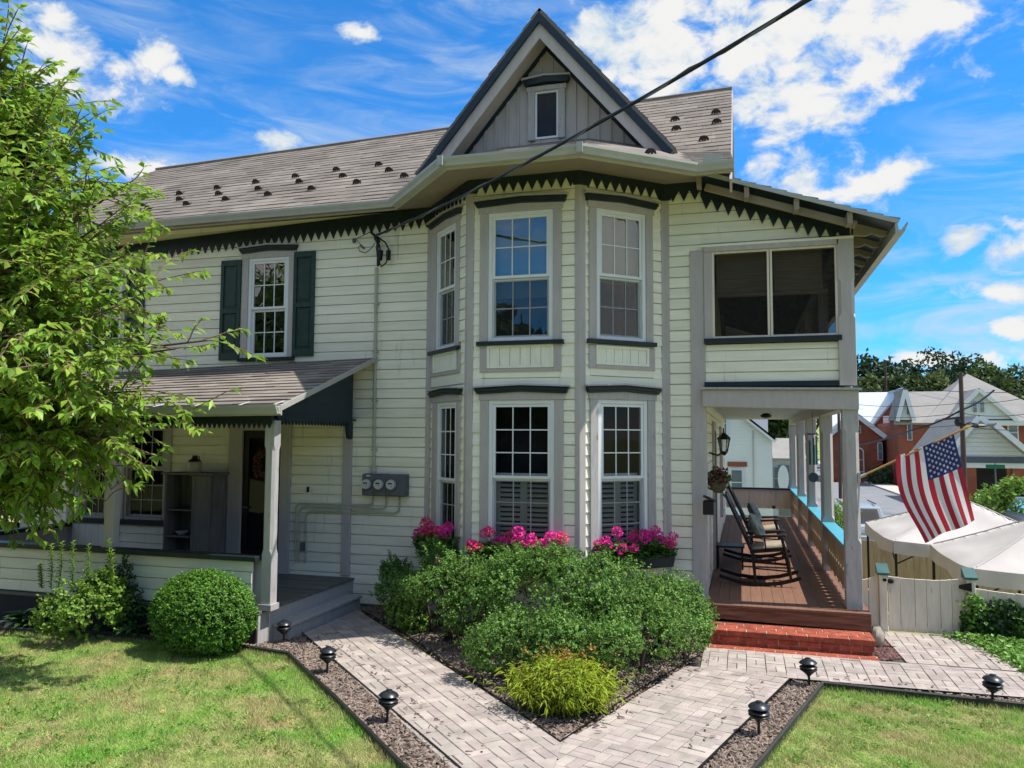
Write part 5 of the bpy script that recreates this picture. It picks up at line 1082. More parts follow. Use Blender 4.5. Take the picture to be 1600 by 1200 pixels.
# service drop cable
def wob(pts): return [Vector(p) for p in pts]
A = atY(588, 368, 10.30); Bp = atY(1262, 0, 5.5); line = []
for i in range(26):
    t = i / 20; p = A.lerp(Bp, t); p.z -= 0.10 * 4 * t * (1 - t) * (1 if t < 1 else 0); line.append(p)
cable = thing('service_cable', 'thick twisted black power cable strung from the house to the sky', 'cable', A)
b = MB(); b.tube(line, 0.017, 7); b.build('wire', 'black', cable, smooth=True)
b = MB(); b.tube([p + Vector((0.0, 0.02 * math.sin(i * 2.2), 0.02 * math.cos(i * 2.2))) for i, p in enumerate(line)], 0.010, 6); b.build('neutral_wire', 'metergrey', cable, smooth=True)
hk = thing('cable_connection', 'black looped cable ends and clamps under the frieze', 'cable', wallp(590, 400, 10.4))
def zt(x, y): return wallp(540 + x / 8.571, 340 + y / 8.571, 10.38)
b = MB(); b.tube([zt(335, 190), zt(390, 245), zt(430, 300), zt(425, 420), zt(435, 540), zt(435, 650)], 0.02, 6); b.tube([zt(345, 195), zt(440, 270), zt(530, 330), zt(580, 430), zt(575, 520), zt(540, 610), zt(480, 655), zt(450, 600)], 0.012, 6); b.tube([zt(430, 290), zt(460, 400), zt(470, 500), zt(445, 640)], 0.012, 6); b.build('loop', 'black', hk, smooth=True)
b = MB(); b.tube([zt(575, 440), zt(570, 570)], 0.034, 8); b.tube([zt(470, 440), zt(455, 570)], 0.04, 8); b.tube([zt(405, 270), zt(440, 330)], 0.035, 8); b.build('clamp', 'black', hk)
b = MB(); b.tube([zt(325, 195), zt(140, 285), zt(210, 375), zt(240, 410)], 0.008, 6); b.tube([zt(395, 340), zt(330, 430), zt(260, 475), zt(190, 450), zt(170, 400), zt(205, 370)], 0.008, 6); b.tube([zt(200, 370), zt(250, 415)], 0.018, 6); b.build('hook', 'metergrey', hk, smooth=True)
b = MB(); q = zt(90, 300); b.lathe((q.x, 10.44, q.z - .03), [(0.02, 0), (0.03, .02), (0.03, .05), (0.015, .07)], 10); b.build('insulator', 'metergrey', label='small grey insulator screwed to the wall beside the cable', cat='insulator')
# ------------------------------------------------------------------ left porch furniture
cab = thing('cabinet', 'weathered grey wooden cabinet with open shelves on the left porch', 'cabinet', (-8.1, 10.2, DZ))
x0, x1, xd = -8.52, -8.02, -7.68; yf, yb = 10.06, 10.42; ct = atY(300, 739, 10.06).z
b = MB(); b.box(x0, x0 + .03, yf, yb, DZ, ct - .03); b.box(xd - .03, xd, yf + .02, yb, DZ, ct - .03); b.box(x0 + .03, xd - .03, yb - .02, yb, DZ, ct - .03); b.build('carcass', 'greywood', cab)
b = MB(); b.box(x0 - .05, xd + .05, yf - .04, yb + .01, ct - .03, ct); b.build('cabinet_top', 'greywood', cab, bevel=0.004)
for z in (DZ + .1, DZ + .52, DZ + .92): b = MB(); b.box(x0 + .03, x1, yf + .01, yb - .02, z, z + .02); b.build('shelf', 'greywood', cab)
b = MB(); b.box(x1 + .002, x1 + .06, yf - .012, yf + .012, DZ + .02, ct - .04); b.box(x1 + .062, xd - .005, yf - .014, yf + .01, DZ + .02, ct - .04); b.build('cabinet_door', 'greywood', cab, bevel=0.003)
b = MB(); b.lathe((x0 + .22, yf + .15, DZ + .54), [(0.03, 0), (0.06, 0.015), (0.10, 0.06)], 14); b.build('bowl', 'white', label='small white bowl on the cabinet shelf', cat='bowl', smooth=True)
jx = atY(304, 728, 10.2)
jug = thing('stoneware_jug', 'cream stoneware jug with a brown neck on top of the cabinet', 'jug', (jx.x, 10.2, ct))
b = MB(); b.lathe((jx.x, 10.2, ct), [(0.095, 0), (0.105, 0.02), (0.105, 0.15), (0.10, 0.165)], 18); b.build('body', 'jug', jug, smooth=True)
b = MB(); b.lathe((jx.x, 10.2, ct), [(0.10, 0.166), (0.085, 0.19), (0.045, 0.215), (0.035, 0.25), (0.042, 0.262)], 18); b.tube([(jx.x + .04, 10.2, ct + .25), (jx.x + .075, 10.2, ct + .245), (jx.x + .08, 10.2, ct + .20)], 0.010, 6); b.build('neck', 'jugtop', jug, smooth=True)
wc = atY(411, 725, 10.43)
n = 170; t = rng.uniform(0, 6.28, n); rr_ = 0.13 + rng.normal(0, 0.03, n); P = np.stack([wc.x + rr_ * np.cos(t), 10.452 - rng.uniform(0, .04, n), wc.z + rr_ * 1.25 * np.sin(t)], 1)
leaves('door_wreath', P, unit(n) + [0, -.4, 0], unit(n), 0.05, 0.035, ['wreath'], label='dusty pink flower wreath hanging on the dark front door', cat='wreath')
# ------------------------------------------------------------------ right porch furniture
def rocking_chair(loc, label, ang):
    c = thing('rocking_chair', label, 'rocking chair', loc, 'rocking chairs on the right hand porch')
    sx = 1.0
    def B(): return MB()
    def L(p): return (loc[0] + p[0], loc[1] + p[1], loc[2] + p[2])
    for s in (-1, 1):
        y = 0.28 * s
        pts = [(-0.62, 0.115), (-0.4, 0.052), (-0.2, 0.027), (0, 0.026), (0.2, 0.052), (0.38, 0.105), (0.47, 0.14)]
        b = B(); lo = [L((x, y - .02, z - .026)) for x, z in pts]
        for (p, q) in zip(pts, pts[1:]): b.bar(L((p[0], y, p[1])), L((q[0] + .004, y, q[1] + .001)), 0.035, 0.05)
        b.build('rocker', 'chair', c)
        b = B(); b.tube([L((0.345, y, 0.10)), L((0.31, y, 0.35)), L((0.23, y, 0.68))], [0.018, 0.026, 0.021], 8); b.build('leg', 'chair', c)
        b = B(); b.tube([L((-0.13, y, 0.05)), L((-0.16, y, 0.45)), L((-0.34, y * .97, 0.86)), L((-0.53, y * .95, 1.27))], [0.018, 0.026, 0.024, 0.02], 8); b.build('back_post', 'chair', c)
        b = B(); b.prism([(loc[0] - .24, loc[2] + .655), (loc[0] + .27, loc[2] + .70), (loc[0] + .31, loc[2] + .725), (loc[0] + .27, loc[2] + .73), (loc[0] - .25, loc[2] + .685)], loc[1] + y - .045, loc[1] + y + .045); b.build('armrest', 'chair', c, bevel=0.006)
        b = B(); b.tube([L((-0.14, y, .24)), L((.335, y, .22))], 0.011, 6); b.tube([L((-0.15, y, .34)), L((.325, y, .32))], 0.011, 6); b.tube([L((0.02, y, .48)), L((.0, y, .67))], 0.012, 6); b.build('stretcher', 'chair', c)
    b = B(); b.add([L(p) for p in [(-.20, -.27, .44), (.31, -.27, .50), (.31, .27, .50), (-.20, .27, .44), (-.20, -.27, .475), (.31, -.27, .535), (.31, .27, .535), (-.20, .27, .475)]], [(0, 3, 2, 1), (4, 5, 6, 7), (0, 1, 5, 4), (1, 2, 6, 5), (2, 3, 7, 6), (3, 0, 4, 7)]); b.build('seat', 'chair', c, bevel=0.008)
    b = B(); b.bar(L((-.49, -.27, 1.18)), L((-.49, .27, 1.18)), 0.03, 0.16, (-.4, 0, 1)); b.build('top_rail', 'chair', c, bevel=0.006)
    b = B(); b.bar(L((-.215, -.27, .60)), L((-.215, .27, .60)), 0.025, 0.05, (-.4, 0, 1)); b.build('bottom_rail', 'chair', c)
    for k in range(6):
        y = -.20 + k * .08; b = B(); b.bar(L((-.225, y, .62)), L((-.455, y, 1.11)), 0.045, 0.012, (1, 0, .45)); b.build('back_slat', 'chair', c)
    b = B(); b.tube([L((.335, -.28, .20)), L((.335, .28, .20))], .012, 6); b.tube([L((.325, -.28, .33)), L((.325, .28, .33))], .012, 6); b.tube([L((-.14, -.28, .26)), L((-.14, .28, .26))], .012, 6); b.build('cross_rail', 'chair', c)
    return c
def pad(loc, tag_, lab):
    b = MB(); x, y, z = loc; b.add([(x - .17, y - .24, z + .485), (x + .30, y - .25, z + .54), (x + .30, y + .25, z + .54), (x - .17, y + .24, z + .485), (x - .16, y - .22, z + .535), (x + .28, y - .22, z + .60), (x + .28, y + .22, z + .60), (x - .16, y + .22, z + .535)], [(0, 3, 2, 1), (4, 5, 6, 7), (0, 1, 5, 4), (1, 2, 6, 5), (2, 3, 7, 6), (3, 0, 4, 7)])
    b.build('seat_cushion', 'cushion', label=lab, cat='cushion', bevel=0.02)
def pillow(loc, lab):
    x, y, z = loc; b = MB(); n = 10; vs = []; fs = []
    for sgn in (-1, 1):
        for i in range(n + 1):
            for j in range(n + 1):
                u, v = i / n * 2 - 1, j / n * 2 - 1; th = 0.085 * (1 - u ** 4) * (1 - v ** 4) * sgn; k = 1 - 0.08 * (u * u * v * v) * 0 - 0.06 * (abs(u) * abs(v))
                lx, ly, lz = th, u * .21 * k, v * .21 * k
                vs.append((x - .10 + lx * .88 - lz * .42, y + ly, z + .80 + lz * .88 + lx * .42))
    m_ = n + 1
    for s in (0, 1):
        for i in range(n):
            for j in range(n): a = s * m_ * m_ + i * m_ + j; fs.append((a, a + 1, a + m_ + 1, a + m_))
    b.add(vs, fs); b.build('pillow', 'pillow', label=lab, cat='pillow', smooth=True)
c1 = (0.27, 11.95, DZ); c2 = (0.27, 14.15, DZ)
rocking_chair(c1, 'dark wooden rocking chair nearest the steps on the porch', 0); rocking_chair(c2, 'dark wooden rocking chair standing farther back on the porch', 0)
pad(c1, 0, 'tan seat cushion on the nearer rocking chair'); pad(c2, 0, 'tan seat cushion on the farther rocking chair')
pillow(c1, 'pale green patterned pillow on the nearer rocking chair'); pillow(c2, 'grey patterned pillow on the farther rocking chair')
st = thing('side_table', 'low dark side table against the porch wall between the chairs', 'table', (-0.22, 13.1, DZ))
b = MB(); b.box(-.45, .0, 12.95, 13.35, DZ + .34, DZ + .37); b.build('table_top', 'chair', st, bevel=0.005)
for x in (-.43, -.05):
    for y in (12.98, 13.29): b = MB(); b.box(x, x + .03, y, y + .03, DZ, DZ + .34); b.build('leg', 'chair', st)
# wind chime between the posts
wx = atX(1271, 746, 1.16); wc_ = thing('wind_chime', 'dark green wind chime with a round blue sail hanging between porch posts', 'wind chime', (wx.x, wx.y, wx.z - .1))
b = MB(); n = 16; vs = [(wx.x + .085 * math.cos(6.283 * i / n), wx.y - .006, wx.z + .085 * math.sin(6.283 * i / n)) for i in range(n)]; b.add(vs + [(x, y + .012, z) for x, y, z in vs], [tuple(range(n)), tuple(range(2 * n - 1, n - 1, -1))] + [(i, (i + 1) % n, (i + 1) % n + n, i + n) for i in range(n)]); b.build('sail', 'plaque', wc_)
b = MB()
for k in range(5):
    t = k * 1.257; b.tube([(wx.x + .06 * math.cos(t), wx.y + .06 * math.sin(t), wx.z + .22), (wx.x + .06 * math.cos(t), wx.y + .06 * math.sin(t), wx.z + .72 - .04 * k)], 0.018, 6)
b.build('chime_tube', 'capteal', wc_)
b = MB(); b.tube([(wx.x, wx.y, wx.z + .08), (wx.x, wx.y, 2.95)], 0.004, 4); b.lathe((wx.x, wx.y, wx.z + .74), [(0.085, 0), (0.085, .02)], 12); b.build('cord', 'black', wc_)
# ------------------------------------------------------------------ flower boxes
def leaf_ball(mname, n=26, r=0.06, s=0.03):
    p = unit(n) * (r * rng.uniform(0.75, 1.0, (n, 1))); p[:, 2] *= 0.75
    return p
def flower_box(fr, u0, u1, z, v0, v1, label, flabel, seed, box='planter'):
    o = thing('window_box', label, 'window box', tuple(fr((u0 + u1) / 2, (v0 + v1) / 2, z)), 'flower boxes under the bay windows')
    b = MB(fr); h = 0.17; t = 0.015
    b.add([(u0 + .02, v0, z), (u1 - .02, v0, z), (u1 - .02, v1 - .03, z), (u0 + .02, v1 - .03, z), (u0, v0, z + h), (u1, v0, z + h), (u1, v1, z + h), (u0, v1, z + h)], [(0, 3, 2, 1), (0, 1, 5, 4), (1, 2, 6, 5), (2, 3, 7, 6), (3, 0, 4, 7)])
    b.add([(u0 - .006, v0, z + h - .03), (u1 + .006, v0, z + h - .03), (u1 + .006, v1 + .006, z + h - .03), (u0 - .006, v1 + .006, z + h - .03), (u0 - .006, v0, z + h), (u1 + .006, v0, z + h), (u1 + .006, v1 + .006, z + h), (u0 - .006, v1 + .006, z + h)], [(0, 1, 5, 4), (1, 2, 6, 5), (2, 3, 7, 6), (3, 0, 4, 7)])
    b.build('box', box, o)
    b = MB(fr); b.box(u0 + .01, u1 - .01, v0 + .01, v1 - .015, z + h - .04, z + h - .02); b.build('soil', 'soil', o)
    return z + h
def geraniums(fr, u0, u1, z, v0, v1, label, n_heads, seed, dense=1.0):
    g = np.random.default_rng(seed)
    c = fr((u0 + u1) / 2, (v0 + v1) / 2, z); o = thing('geranium', label, 'flowers', tuple(c), 'geraniums in the window boxes')
    n = int(900 * (u1 - u0) * dense); uu = g.uniform(u0, u1, n); vv = g.uniform(v0 - .02, v1 + .07, n); hz = z + g.uniform(-.06, .17, n) * (1 - 0.3 * ((vv - (v0 + v1) / 2) / .15) ** 2)
    P = np.array([tuple(fr(a, b_, c_)) for a, b_, c_ in zip(uu, vv, hz)]); d = unit(n); d[:, 2] = np.abs(d[:, 2]) * .5; nn = unit(n) * .5 + [0, 0, 1]
    leaves('leaf', P, d, nn, g.uniform(.035, .07, n), g.uniform(.04, .075, n), 'geraniumleaf', o, droop=.15, fold=.1)['kind'] = 'stuff'
    meshes = []
    for mname in ('petal', 'petalred'):
        k = 70; p = unit(k) * .058 * g.uniform(.8, 1.05, (k, 1)); p[:, 2] *= .8; q = leaves('flower_head', p, unit(k) + p * 20, unit(k), .03, .032, mname, None, droop=.2, fold=.15); me = q.data; bpy.data.objects.remove(q); meshes.append(me)
    b = MB()
    for i in range(n_heads):
        u = u0 + (u1 - u0) * (i + g.uniform(.1, .9)) / n_heads; v = g.uniform(v0, v1 + .06); zz = z + g.uniform(.10, .33)
        p = fr(u, v, zz); s = g.uniform(.75, 1.15)
        q = bpy.data.objects.new('flower_head', meshes[0 if g.random() < .72 else 1]); C.objects.link(q); q.parent = o; q.location = p - ORG[o]; q.scale = (s, s, s); q.rotation_euler = tuple(g.uniform(0, 6, 3))
        r = fr(u + g.uniform(-.05, .05), (v0 + v1) / 2, z - .03); b.tube([r, (r + p) / 2 + Vector((0, 0, .03)), p], 0.004, 4)
    b.build('stem', 'geraniumleaf', o)['kind'] = 'stuff'
zb = B3.uz(1000, 884)[1]
zt_ = flower_box(B3, 0.10, 1.26, zb, 0.06, 0.27, 'dark green window box at the right facet of the bay', '', 1)
geraniums(B3, 0.14, 0.62, zt_, 0.08, 0.25, 'sparser pink geraniums in the left half of the right window box', 7, 11, 1.5); geraniums(B3, 0.62, 1.24, zt_, 0.08, 0.25, 'dense magenta geraniums in the right half of the right window box', 14, 12, 1.7)
b = MB(B3); b.box(0.12, 0.62, 0.10, 0.22, zt_ - .02, zt_ + .035); b.build('liner_tray', 'terracotta', label='terracotta trough sitting in the right window box', cat='trough')
zb2 = B2.uz(815, 893)[1]
zt2 = flower_box(B2, 0.10, 1.34, zb2, 0.06, 0.27, 'window box half hidden by the bush at the front of the bay', '', 2); geraniums(B2, 0.12, 1.32, zt2 + .03, 0.08, 0.27, 'magenta geraniums in the box at the front of the bay', 21, 21, 1.5)
zb1 = B1.uz(690, 872)[1]
zt1 = flower_box(B1, 0.12, 1.16, zb1, 0.06, 0.27, 'shaded window box at the left facet of the bay', '', 3); geraniums(B1, 0.14, 1.14, zt1 + .02, 0.08, 0.26, 'shaded crimson geraniums at the left facet of the bay', 15, 31, 1.2)
hb = atX(1122, 752, -0.34); hbk = thing('flower_basket', 'dark red flowers in a basket hung on the porch wall', 'flower basket', (hb.x, hb.y, hb.z - .2))
b = MB(); b.lathe((hb.x, hb.y, hb.z - .16), [(0.05, 0), (.10, .06), (.13, .15), (.12, .15)], 12); b.build('basket', 'bark', hbk, smooth=True)
n = 220; P = np.array(hb) + unit(n) * rng.uniform(.04, .16, (n, 1)) + [0, 0, .04]; leaves('blossoms', P, unit(n), unit(n), .06, .05, 'wreath', hbk)['kind'] = 'stuff'
n = 120; P = np.array(hb) + unit(n) * rng.uniform(.05, .18, (n, 1)); leaves('leaf', P, unit(n), unit(n), .07, .05, 'geraniumleaf', hbk)['kind'] = 'stuff'
# ------------------------------------------------------------------ path lights
def path_light(loc, label):
    o = thing('path_light', label, 'garden light', loc, 'black tiered lights along the walks'); x, y, z = loc
    b = MB(); b.tube([(x, y, z - .06), (x, y, z + .125)], 0.012, 8); b.build('stake', 'lampblack', o)
    b = MB(); b.lathe((x, y, z + .11), [(.014, 0), (.03, .018), (.062, .045), (.082, .058), (.086, .064), (.080, .068), (.045, .064)], 22); b.build('lower_tier', 'lampblack', o, smooth=True)
    b = MB(); b.lathe((x, y, z + .20), [(.050, -.004), (.084, -.010), (.088, -.005), (.078, .006), (.050, .016)], 22); b.build('middle_tier', 'lampblack', o, smooth=True)
    b = MB(); b.lathe((x, y, z + .17), [(.046, 0), (.044, .075)], 16); b.build('lamp_glass', 'glass_dark', o)
    b = MB(); b.lathe((x, y, z + .238), [(.05, -.002), (.084, -.008), (.088, -.002), (.076, .014), (.050, .030), (.030, .036), (.027, .046), (.012, .05), (.0, .051)], 22); b.build('cap', 'lampblack', o, smooth=True); return o
pl0 = path_light((-5.26, 8.30, .01), 'black tiered path light at the foot of the left porch steps')
for (x, y), lab in (((-4.17, 7.40), 'second path light from the porch along the left walk'), ((-2.97, 6.31), 'path light nearest the camera along the left walk'), ((0.09, 6.98), 'path light beside the middle walk in front of the right lawn'), ((0.60, 8.46), 'path light at the corner where the two right walks meet'), ((2.19, 8.42), 'path light at the far right along the front walk')):
    k = dup(pl0, (x, y, .01), lab, rotz=random.uniform(0, 6)); k.rotation_euler = (R(random.uniform(-4, 4)), R(random.uniform(-4, 4)), random.uniform(0, 6))
# ------------------------------------------------------------------ shrubs
def shrub(name, label, cat, lobes, n, ln, wd, m, surf=(0.72, 1.04), up=0.5, group=None, stems=True, droop=.15, zmin=0.02, extra=None, clump=0.0):
    """lobes: (cx,cy,cz,rx,ry,rz). leaves cluster near each lobe's surface in small sprigs"""
    c0 = lobes[0]; o = thing(name, label, cat, (c0[0], c0[1], 0), group)
    big = lobes; small = []
    for l in lobes:      # each main lobe carries rounded clumps of its own
        k = int(11 * clump * (l[3] * l[4] + l[4] * l[5] + l[3] * l[5]) / .6)
        d = unit(k); d[:, 2] = np.abs(d[:, 2]) * .9 - .12; d /= np.linalg.norm(d, axis=1, keepdims=True)
        for q in d:
            r = random.uniform(.17, .30) * (.6 + .4 * min(1.2, l[3] / .5)); c = np.array(l[:3]) + q * (np.array(l[3:6]) - r * .38); small.append((c[0], c[1], c[2], r, r, r * .85))
    lobes = list(big) + small
    Ps, Ds, Ns = [], [], []
    vol = np.array([(l[3] * l[4] + l[4] * l[5] + l[3] * l[5]) * (1.0 if i >= len(big) or not small else .10) for i, l in enumerate(lobes)]); vol /= vol.sum()
    for i, l in enumerate(lobes):
        k = int(n * vol[i]); ns = max(1, k // 7)
        d = unit(ns); rad = rng.uniform(surf[0], surf[1], ns)
        p = d * rad[:, None] * np.array(l[3:6]) + np.array(l[:3])
        sd_ = d + [0, 0, up] + rng.normal(0, .35, (ns, 3)); sd_ /= np.linalg.norm(sd_, axis=1, keepdims=True)
        rep = 7; pp = np.repeat(p, rep, 0); dd = np.repeat(sd_, rep, 0); t = np.tile(np.linspace(-.6, .7, rep), ns)[:, None]
        pp = pp + dd * t * ln * 1.3; side = unit(ns * rep); dd2 = dd * .7 + side
        keep = pp[:, 2] > zmin
        for j, q in enumerate(big):
            if j != i: keep &= (((pp - np.array(q[:3])) / np.array(q[3:6])) ** 2).sum(1) > 0.5
        Ps.append(pp[keep]); Ds.append(dd2[keep]); Ns.append((dd * .7 + np.repeat(d, rep, 0) * .6 + side * .45 + [0, 0, .3])[keep])
    P, D, N_ = np.vstack(Ps), np.vstack(Ds), np.vstack(Ns)
    q = leaves('foliage', P, D, N_, rng.uniform(.75, 1.25, len(P)) * ln, rng.uniform(.75, 1.25, len(P)) * wd, m, o, droop=droop, fold=.2); q['kind'] = 'stuff'
    if clump >= .8:      # stray shoots standing clear of the clipped outline
        P, D = [], []
        b = MB()
        for k in range(int(26 * clump)):
            l = lobes[len(big) + random.randrange(len(small))]; a = unit(1)[0]; a[2] = abs(a[2]) + .5; a /= np.linalg.norm(a); s0 = Vector(l[:3]) + Vector(a) * l[3] * .8; hh = random.uniform(.06, .15); e0_ = s0 + Vector((a[0] * .4, a[1] * .4, 1)) * hh; b.tube([s0, e0_], .003, 4)
            for j in range(14):
                t = j / 13; P.append(tuple(s0.lerp(e0_, t))); D.append((math.cos(j * 2.4), math.sin(j * 2.4), .5))
        P, D = np.array(P), np.array(D); leaves('shoot_leaf', P, D, np.tile([0, 0, 1.], (len(P), 1)), ln * 1.15, wd * 1.1, m, o)['kind'] = 'stuff'; b.build('shoot', m, o)['kind'] = 'stuff'
    if stems:
        b = MB()
        for l in big:
            for k in range(5):
                a = unit(1)[0] * .55; e = Vector((l[0] + a[0] * l[3], l[1] + a[1] * l[4], l[2] + abs(a[2]) * l[5] * .8)); s = Vector((c0[0] + a[0] * .15, c0[1] + a[1] * .15, 0)) if k < 2 else Vector((l[0], l[1], max(.05, l[2] - l[5] * .9)))
                b.tube([s, s.lerp(e, .5) + Vector((0, 0, .05)), e], [.014, .010, .004], 5)
        b.build('stem', 'bark', o)
    return o
G1 = 'evergreen bushes in front of the bay'
shrub('evergreen_bush', 'tall middle evergreen bush in front of the bay window', 'bush', [(-2.05, 8.55, .62, .72, .62, .58), (-2.55, 8.75, .58, .55, .5, .52), (-1.55, 8.7, .66, .62, .55, .50), (-1.9, 8.1, .40, .62, .45, .42), (-2.75, 8.35, .36, .45, .36, .38)], 58000, .031, .022, 'hollyleaf', group=G1, clump=1)
shrub('evergreen_bush', 'evergreen bush against the right facet beside the brick steps', 'bush', [(-0.95, 9.35, .42, .48, .48, .45), (-0.72, 9.6, .36, .33, .38, .38), (-1.2, 8.95, .48, .45, .45, .46), (-0.75, 9.1, .3, .33, .36, .32)], 34000, .030, .021, 'hollyleaf', group=G1, clump=1)
shrub('evergreen_bush', 'low front evergreen bush behind the yellow plant', 'bush', [(-1.80, 7.62, .32, .46, .36, .34), (-1.22, 7.72, .36, .36, .38, .37), (-1.05, 8.30, .40, .44, .44, .42), (-2.25, 7.80, .32, .42, .34, .36), (-1.5, 8.0, .42, .5, .45, .42)], 40000, .030, .021, 'hollyleaf', group=G1, clump=1)
shrub('evergreen_bush', 'sparse pale topped bush under the left facet of the bay', 'bush', [(-3.45, 9.05, .62, .48, .42, .46), (-3.75, 9.25, .50, .42, .40, .46), (-3.15, 9.05, .56, .40, .36, .46), (-3.62, 8.95, .98, .22, .2, .2), (-2.95, 8.65, .34, .42, .34, .34)], 24000, .030, .022, 'hollyleaf', surf=(.6, 1.06), group=G1, clump=.8)
shrub('evergreen_bush', 'dark shaded bush at the left end beside the porch steps', 'bush', [(-4.55, 9.9, .38, .36, .36, .36), (-4.3, 9.75, .44, .36, .32, .38)], 12000, .028, .02, 'hollyleaf', group=G1, clump=.8)
shrub('small_shrub', 'small light green shrub at the edge of the left walk', 'bush', [(-4.22, 9.40, .25, .24, .2, .24), (-3.98, 9.25, .2, .2, .18, .2)], 2600, .035, .028, 'limeleaf')
shrub('boxwood', 'round clipped boxwood in front of the left porch', 'bush', [(-5.93, 7.70, .44, .61, .44, .46), (-5.93, 7.70, .50, .55, .40, .42)], 60000, .028, .016, 'boxleaf', up=.5, surf=(.82, 1.04), clump=0, stems=False)
fo = shrub('light_green_shrub', 'light green shrub with upright shoots in front of the porch wall', 'bush', [(-7.68, 7.68, .44, .44, .36, .39), (-7.54, 7.66, .29, .40, .34, .29), (-7.92, 7.66, .34, .32, .29, .32)], 17000, .042, .030, 'limeleaf', surf=(.7, 1.05), clump=.6, stems=False)
P, D = [], []; bs = MB()
for (px, py, hb_) in ((80, 850, .0), (97, 846, 0), (114, 845, 0), (138, 850, 0), (170, 842, 0), (174, 860, 0), (62, 880, 0)):
    top = atY(px, py, 7.66); base = Vector((top.x + random.uniform(-.06, .06), 7.68, .60)); bs.tube([base, base.lerp(top, .5) + Vector((.02, 0, 0)), top], .006, 5)
    for k in range(46):
        t = k / 46; p = base.lerp(top, t); a = k * 2.4; P.append(tuple(p)); D.append((math.cos(a), math.sin(a), .55))
P, D = np.array(P), np.array(D); leaves('shoot_leaf', P, D, np.tile([0, 0, 1.], (len(P), 1)), .05, .034, 'limeleaf', fo)['kind'] = 'stuff'; bs.build('shoot', 'limeleaf', fo)
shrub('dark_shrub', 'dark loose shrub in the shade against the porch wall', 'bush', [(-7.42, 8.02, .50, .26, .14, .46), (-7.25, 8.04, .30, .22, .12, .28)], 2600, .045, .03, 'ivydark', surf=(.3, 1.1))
# yellow foliage plant at the corner of the bed
gp = thing('golden_plant', 'bright yellow green feathery plant at the corner of the bed', 'plant', (-1.5, 7.05, 0))
n = 1150; b_ = np.stack([rng.normal(-1.57, .10, n), rng.normal(7.06, .085, n), np.zeros(n)], 1); outd = b_ - [-1.57, 7.06, 0]; hgt = rng.uniform(.26, .50, n); tip = b_ + outd * 0.75 + np.stack([rng.normal(0, .09, n), rng.normal(0, .07, n), hgt], 1)
Ps, Ds = [], []
for t in np.linspace(.3, 1.0, 13):
    Ps.append(b_ + (tip - b_) * t - np.array([0, 0, 1]) * 0.12 * (t ** 3) * (np.linalg.norm(outd[:, :2], axis=1) * 2)[:, None]); d = unit(n); d[:, 2] = d[:, 2] * .5 - .12; Ds.append(d + outd * 1.5)
P, D = np.vstack(Ps), np.vstack(Ds); leaves('foliage', P, D, unit(len(P)) * .4 + [0, 0, 1], rng.uniform(.05, .10, len(P)), rng.uniform(.009, .014, len(P)), 'goldleaf', gp, droop=.35, fold=.1)['kind'] = 'stuff'
k = 60; P = tip[:k] * [1, 1, 1] + [0, .14, .06]; P[:, 0] += rng.normal(0, .1, k); P2 = np.repeat(P, 8, 0) + rng.normal(0, .018, (k * 8, 3)); leaves('flower_bud', P2, unit(k * 8), unit(k * 8), .03, .02, 'orangeleaf', gp)['kind'] = 'stuff'
b = MB()
for i in range(80): b.tube([b_[i], (b_[i] + tip[i]) / 2, tip[i]], .003, 4)
b.build('stem', 'twig', gp)
# hostas in the left bed
def hosta(loc, label, m, r=.32, n=26):
    o = thing('hosta', label, 'hosta', loc, 'hostas in the shade of the left porch'); P, D, N_, L_ = [], [], [], []
    for i in range(n):
        a = i * 2.4 + random.uniform(-.2, .2); k = random.uniform(.15, .6) * r; P.append((loc[0] + k * .4 * math.cos(a), loc[1] + k * .4 * math.sin(a), .06 + random.uniform(0, .1))); D.append((math.cos(a), math.sin(a), random.uniform(.1, .8))); N_.append((-.5 * math.cos(a), -.5 * math.sin(a), 1)); L_.append(random.uniform(.7, 1.1) * r)
    leaves('leaf', np.array(P), np.array(D), np.array(N_), np.array(L_), np.array(L_) * .48, m, o, droop=.35, fold=.14, mid=True); return o
hosta((-8.95, 7.98, 0), 'white edged hosta at the far left of the bed', 'hostawhite', .22, 12); hosta((-8.75, 8.05, 0), 'dark green hosta left of the light green shrub', 'hosta', .34, 30); hosta((-7.1, 7.98, 0), 'small dark hosta between the shrub and the boxwood', 'hosta', .22, 18); hosta((-8.55, 7.9, 0), 'low dark hosta in front of the light green shrub', 'hosta', .2, 16)
# ------------------------------------------------------------------ grass
def grass(name, poly, n, label, hmin=.02, hmax=.05):
    P = sample_poly(poly, n); z = np.full(n, 0.0); h = rng.uniform(hmin, hmax, n) * (.75 + .35 * np.sin(P[:, 0] * 7.1 + 2 * np.sin(P[:, 1] * 5.3)) * np.sin(P[:, 1] * 8.7 + 1.7 * np.sin(P[:, 0] * 4.1)) + .25 * np.sin(P[:, 0] * 23 + P[:, 1] * 17)); a = rng.uniform(0, 6.28, n); ln = rng.normal(0, .022, (n, 2)); w = rng.uniform(.002, .0042, n)
    dx, dy = np.cos(a) * w, np.sin(a) * w
    V = np.stack([np.stack([P[:, 0] - dx, P[:, 1] - dy, z], 1), np.stack([P[:, 0] + dx, P[:, 1] + dy, z], 1), np.stack([P[:, 0] + ln[:, 0], P[:, 1] + ln[:, 1], h], 1)], 1).reshape(-1, 3)
    return fast(name, V, np.arange(3 * n).reshape(-1, 3), 'grassblade', label=label, kind='stuff')
LAWN_L = [(-9.3, 7.6), (-8.91, 7.66), (-7.18, 7.89), (-5.60, 7.87), (-4.92, 7.76), (-3.63, 6.57), (-2.55, 5.5), (-2.0, 4.9), (-3.4, 4.6), (-6.5, 4.6), (-7.6, 5.6)]
grass('lawn_grass', LAWN_L, 230000, 'patchy mown grass of the left lawn')
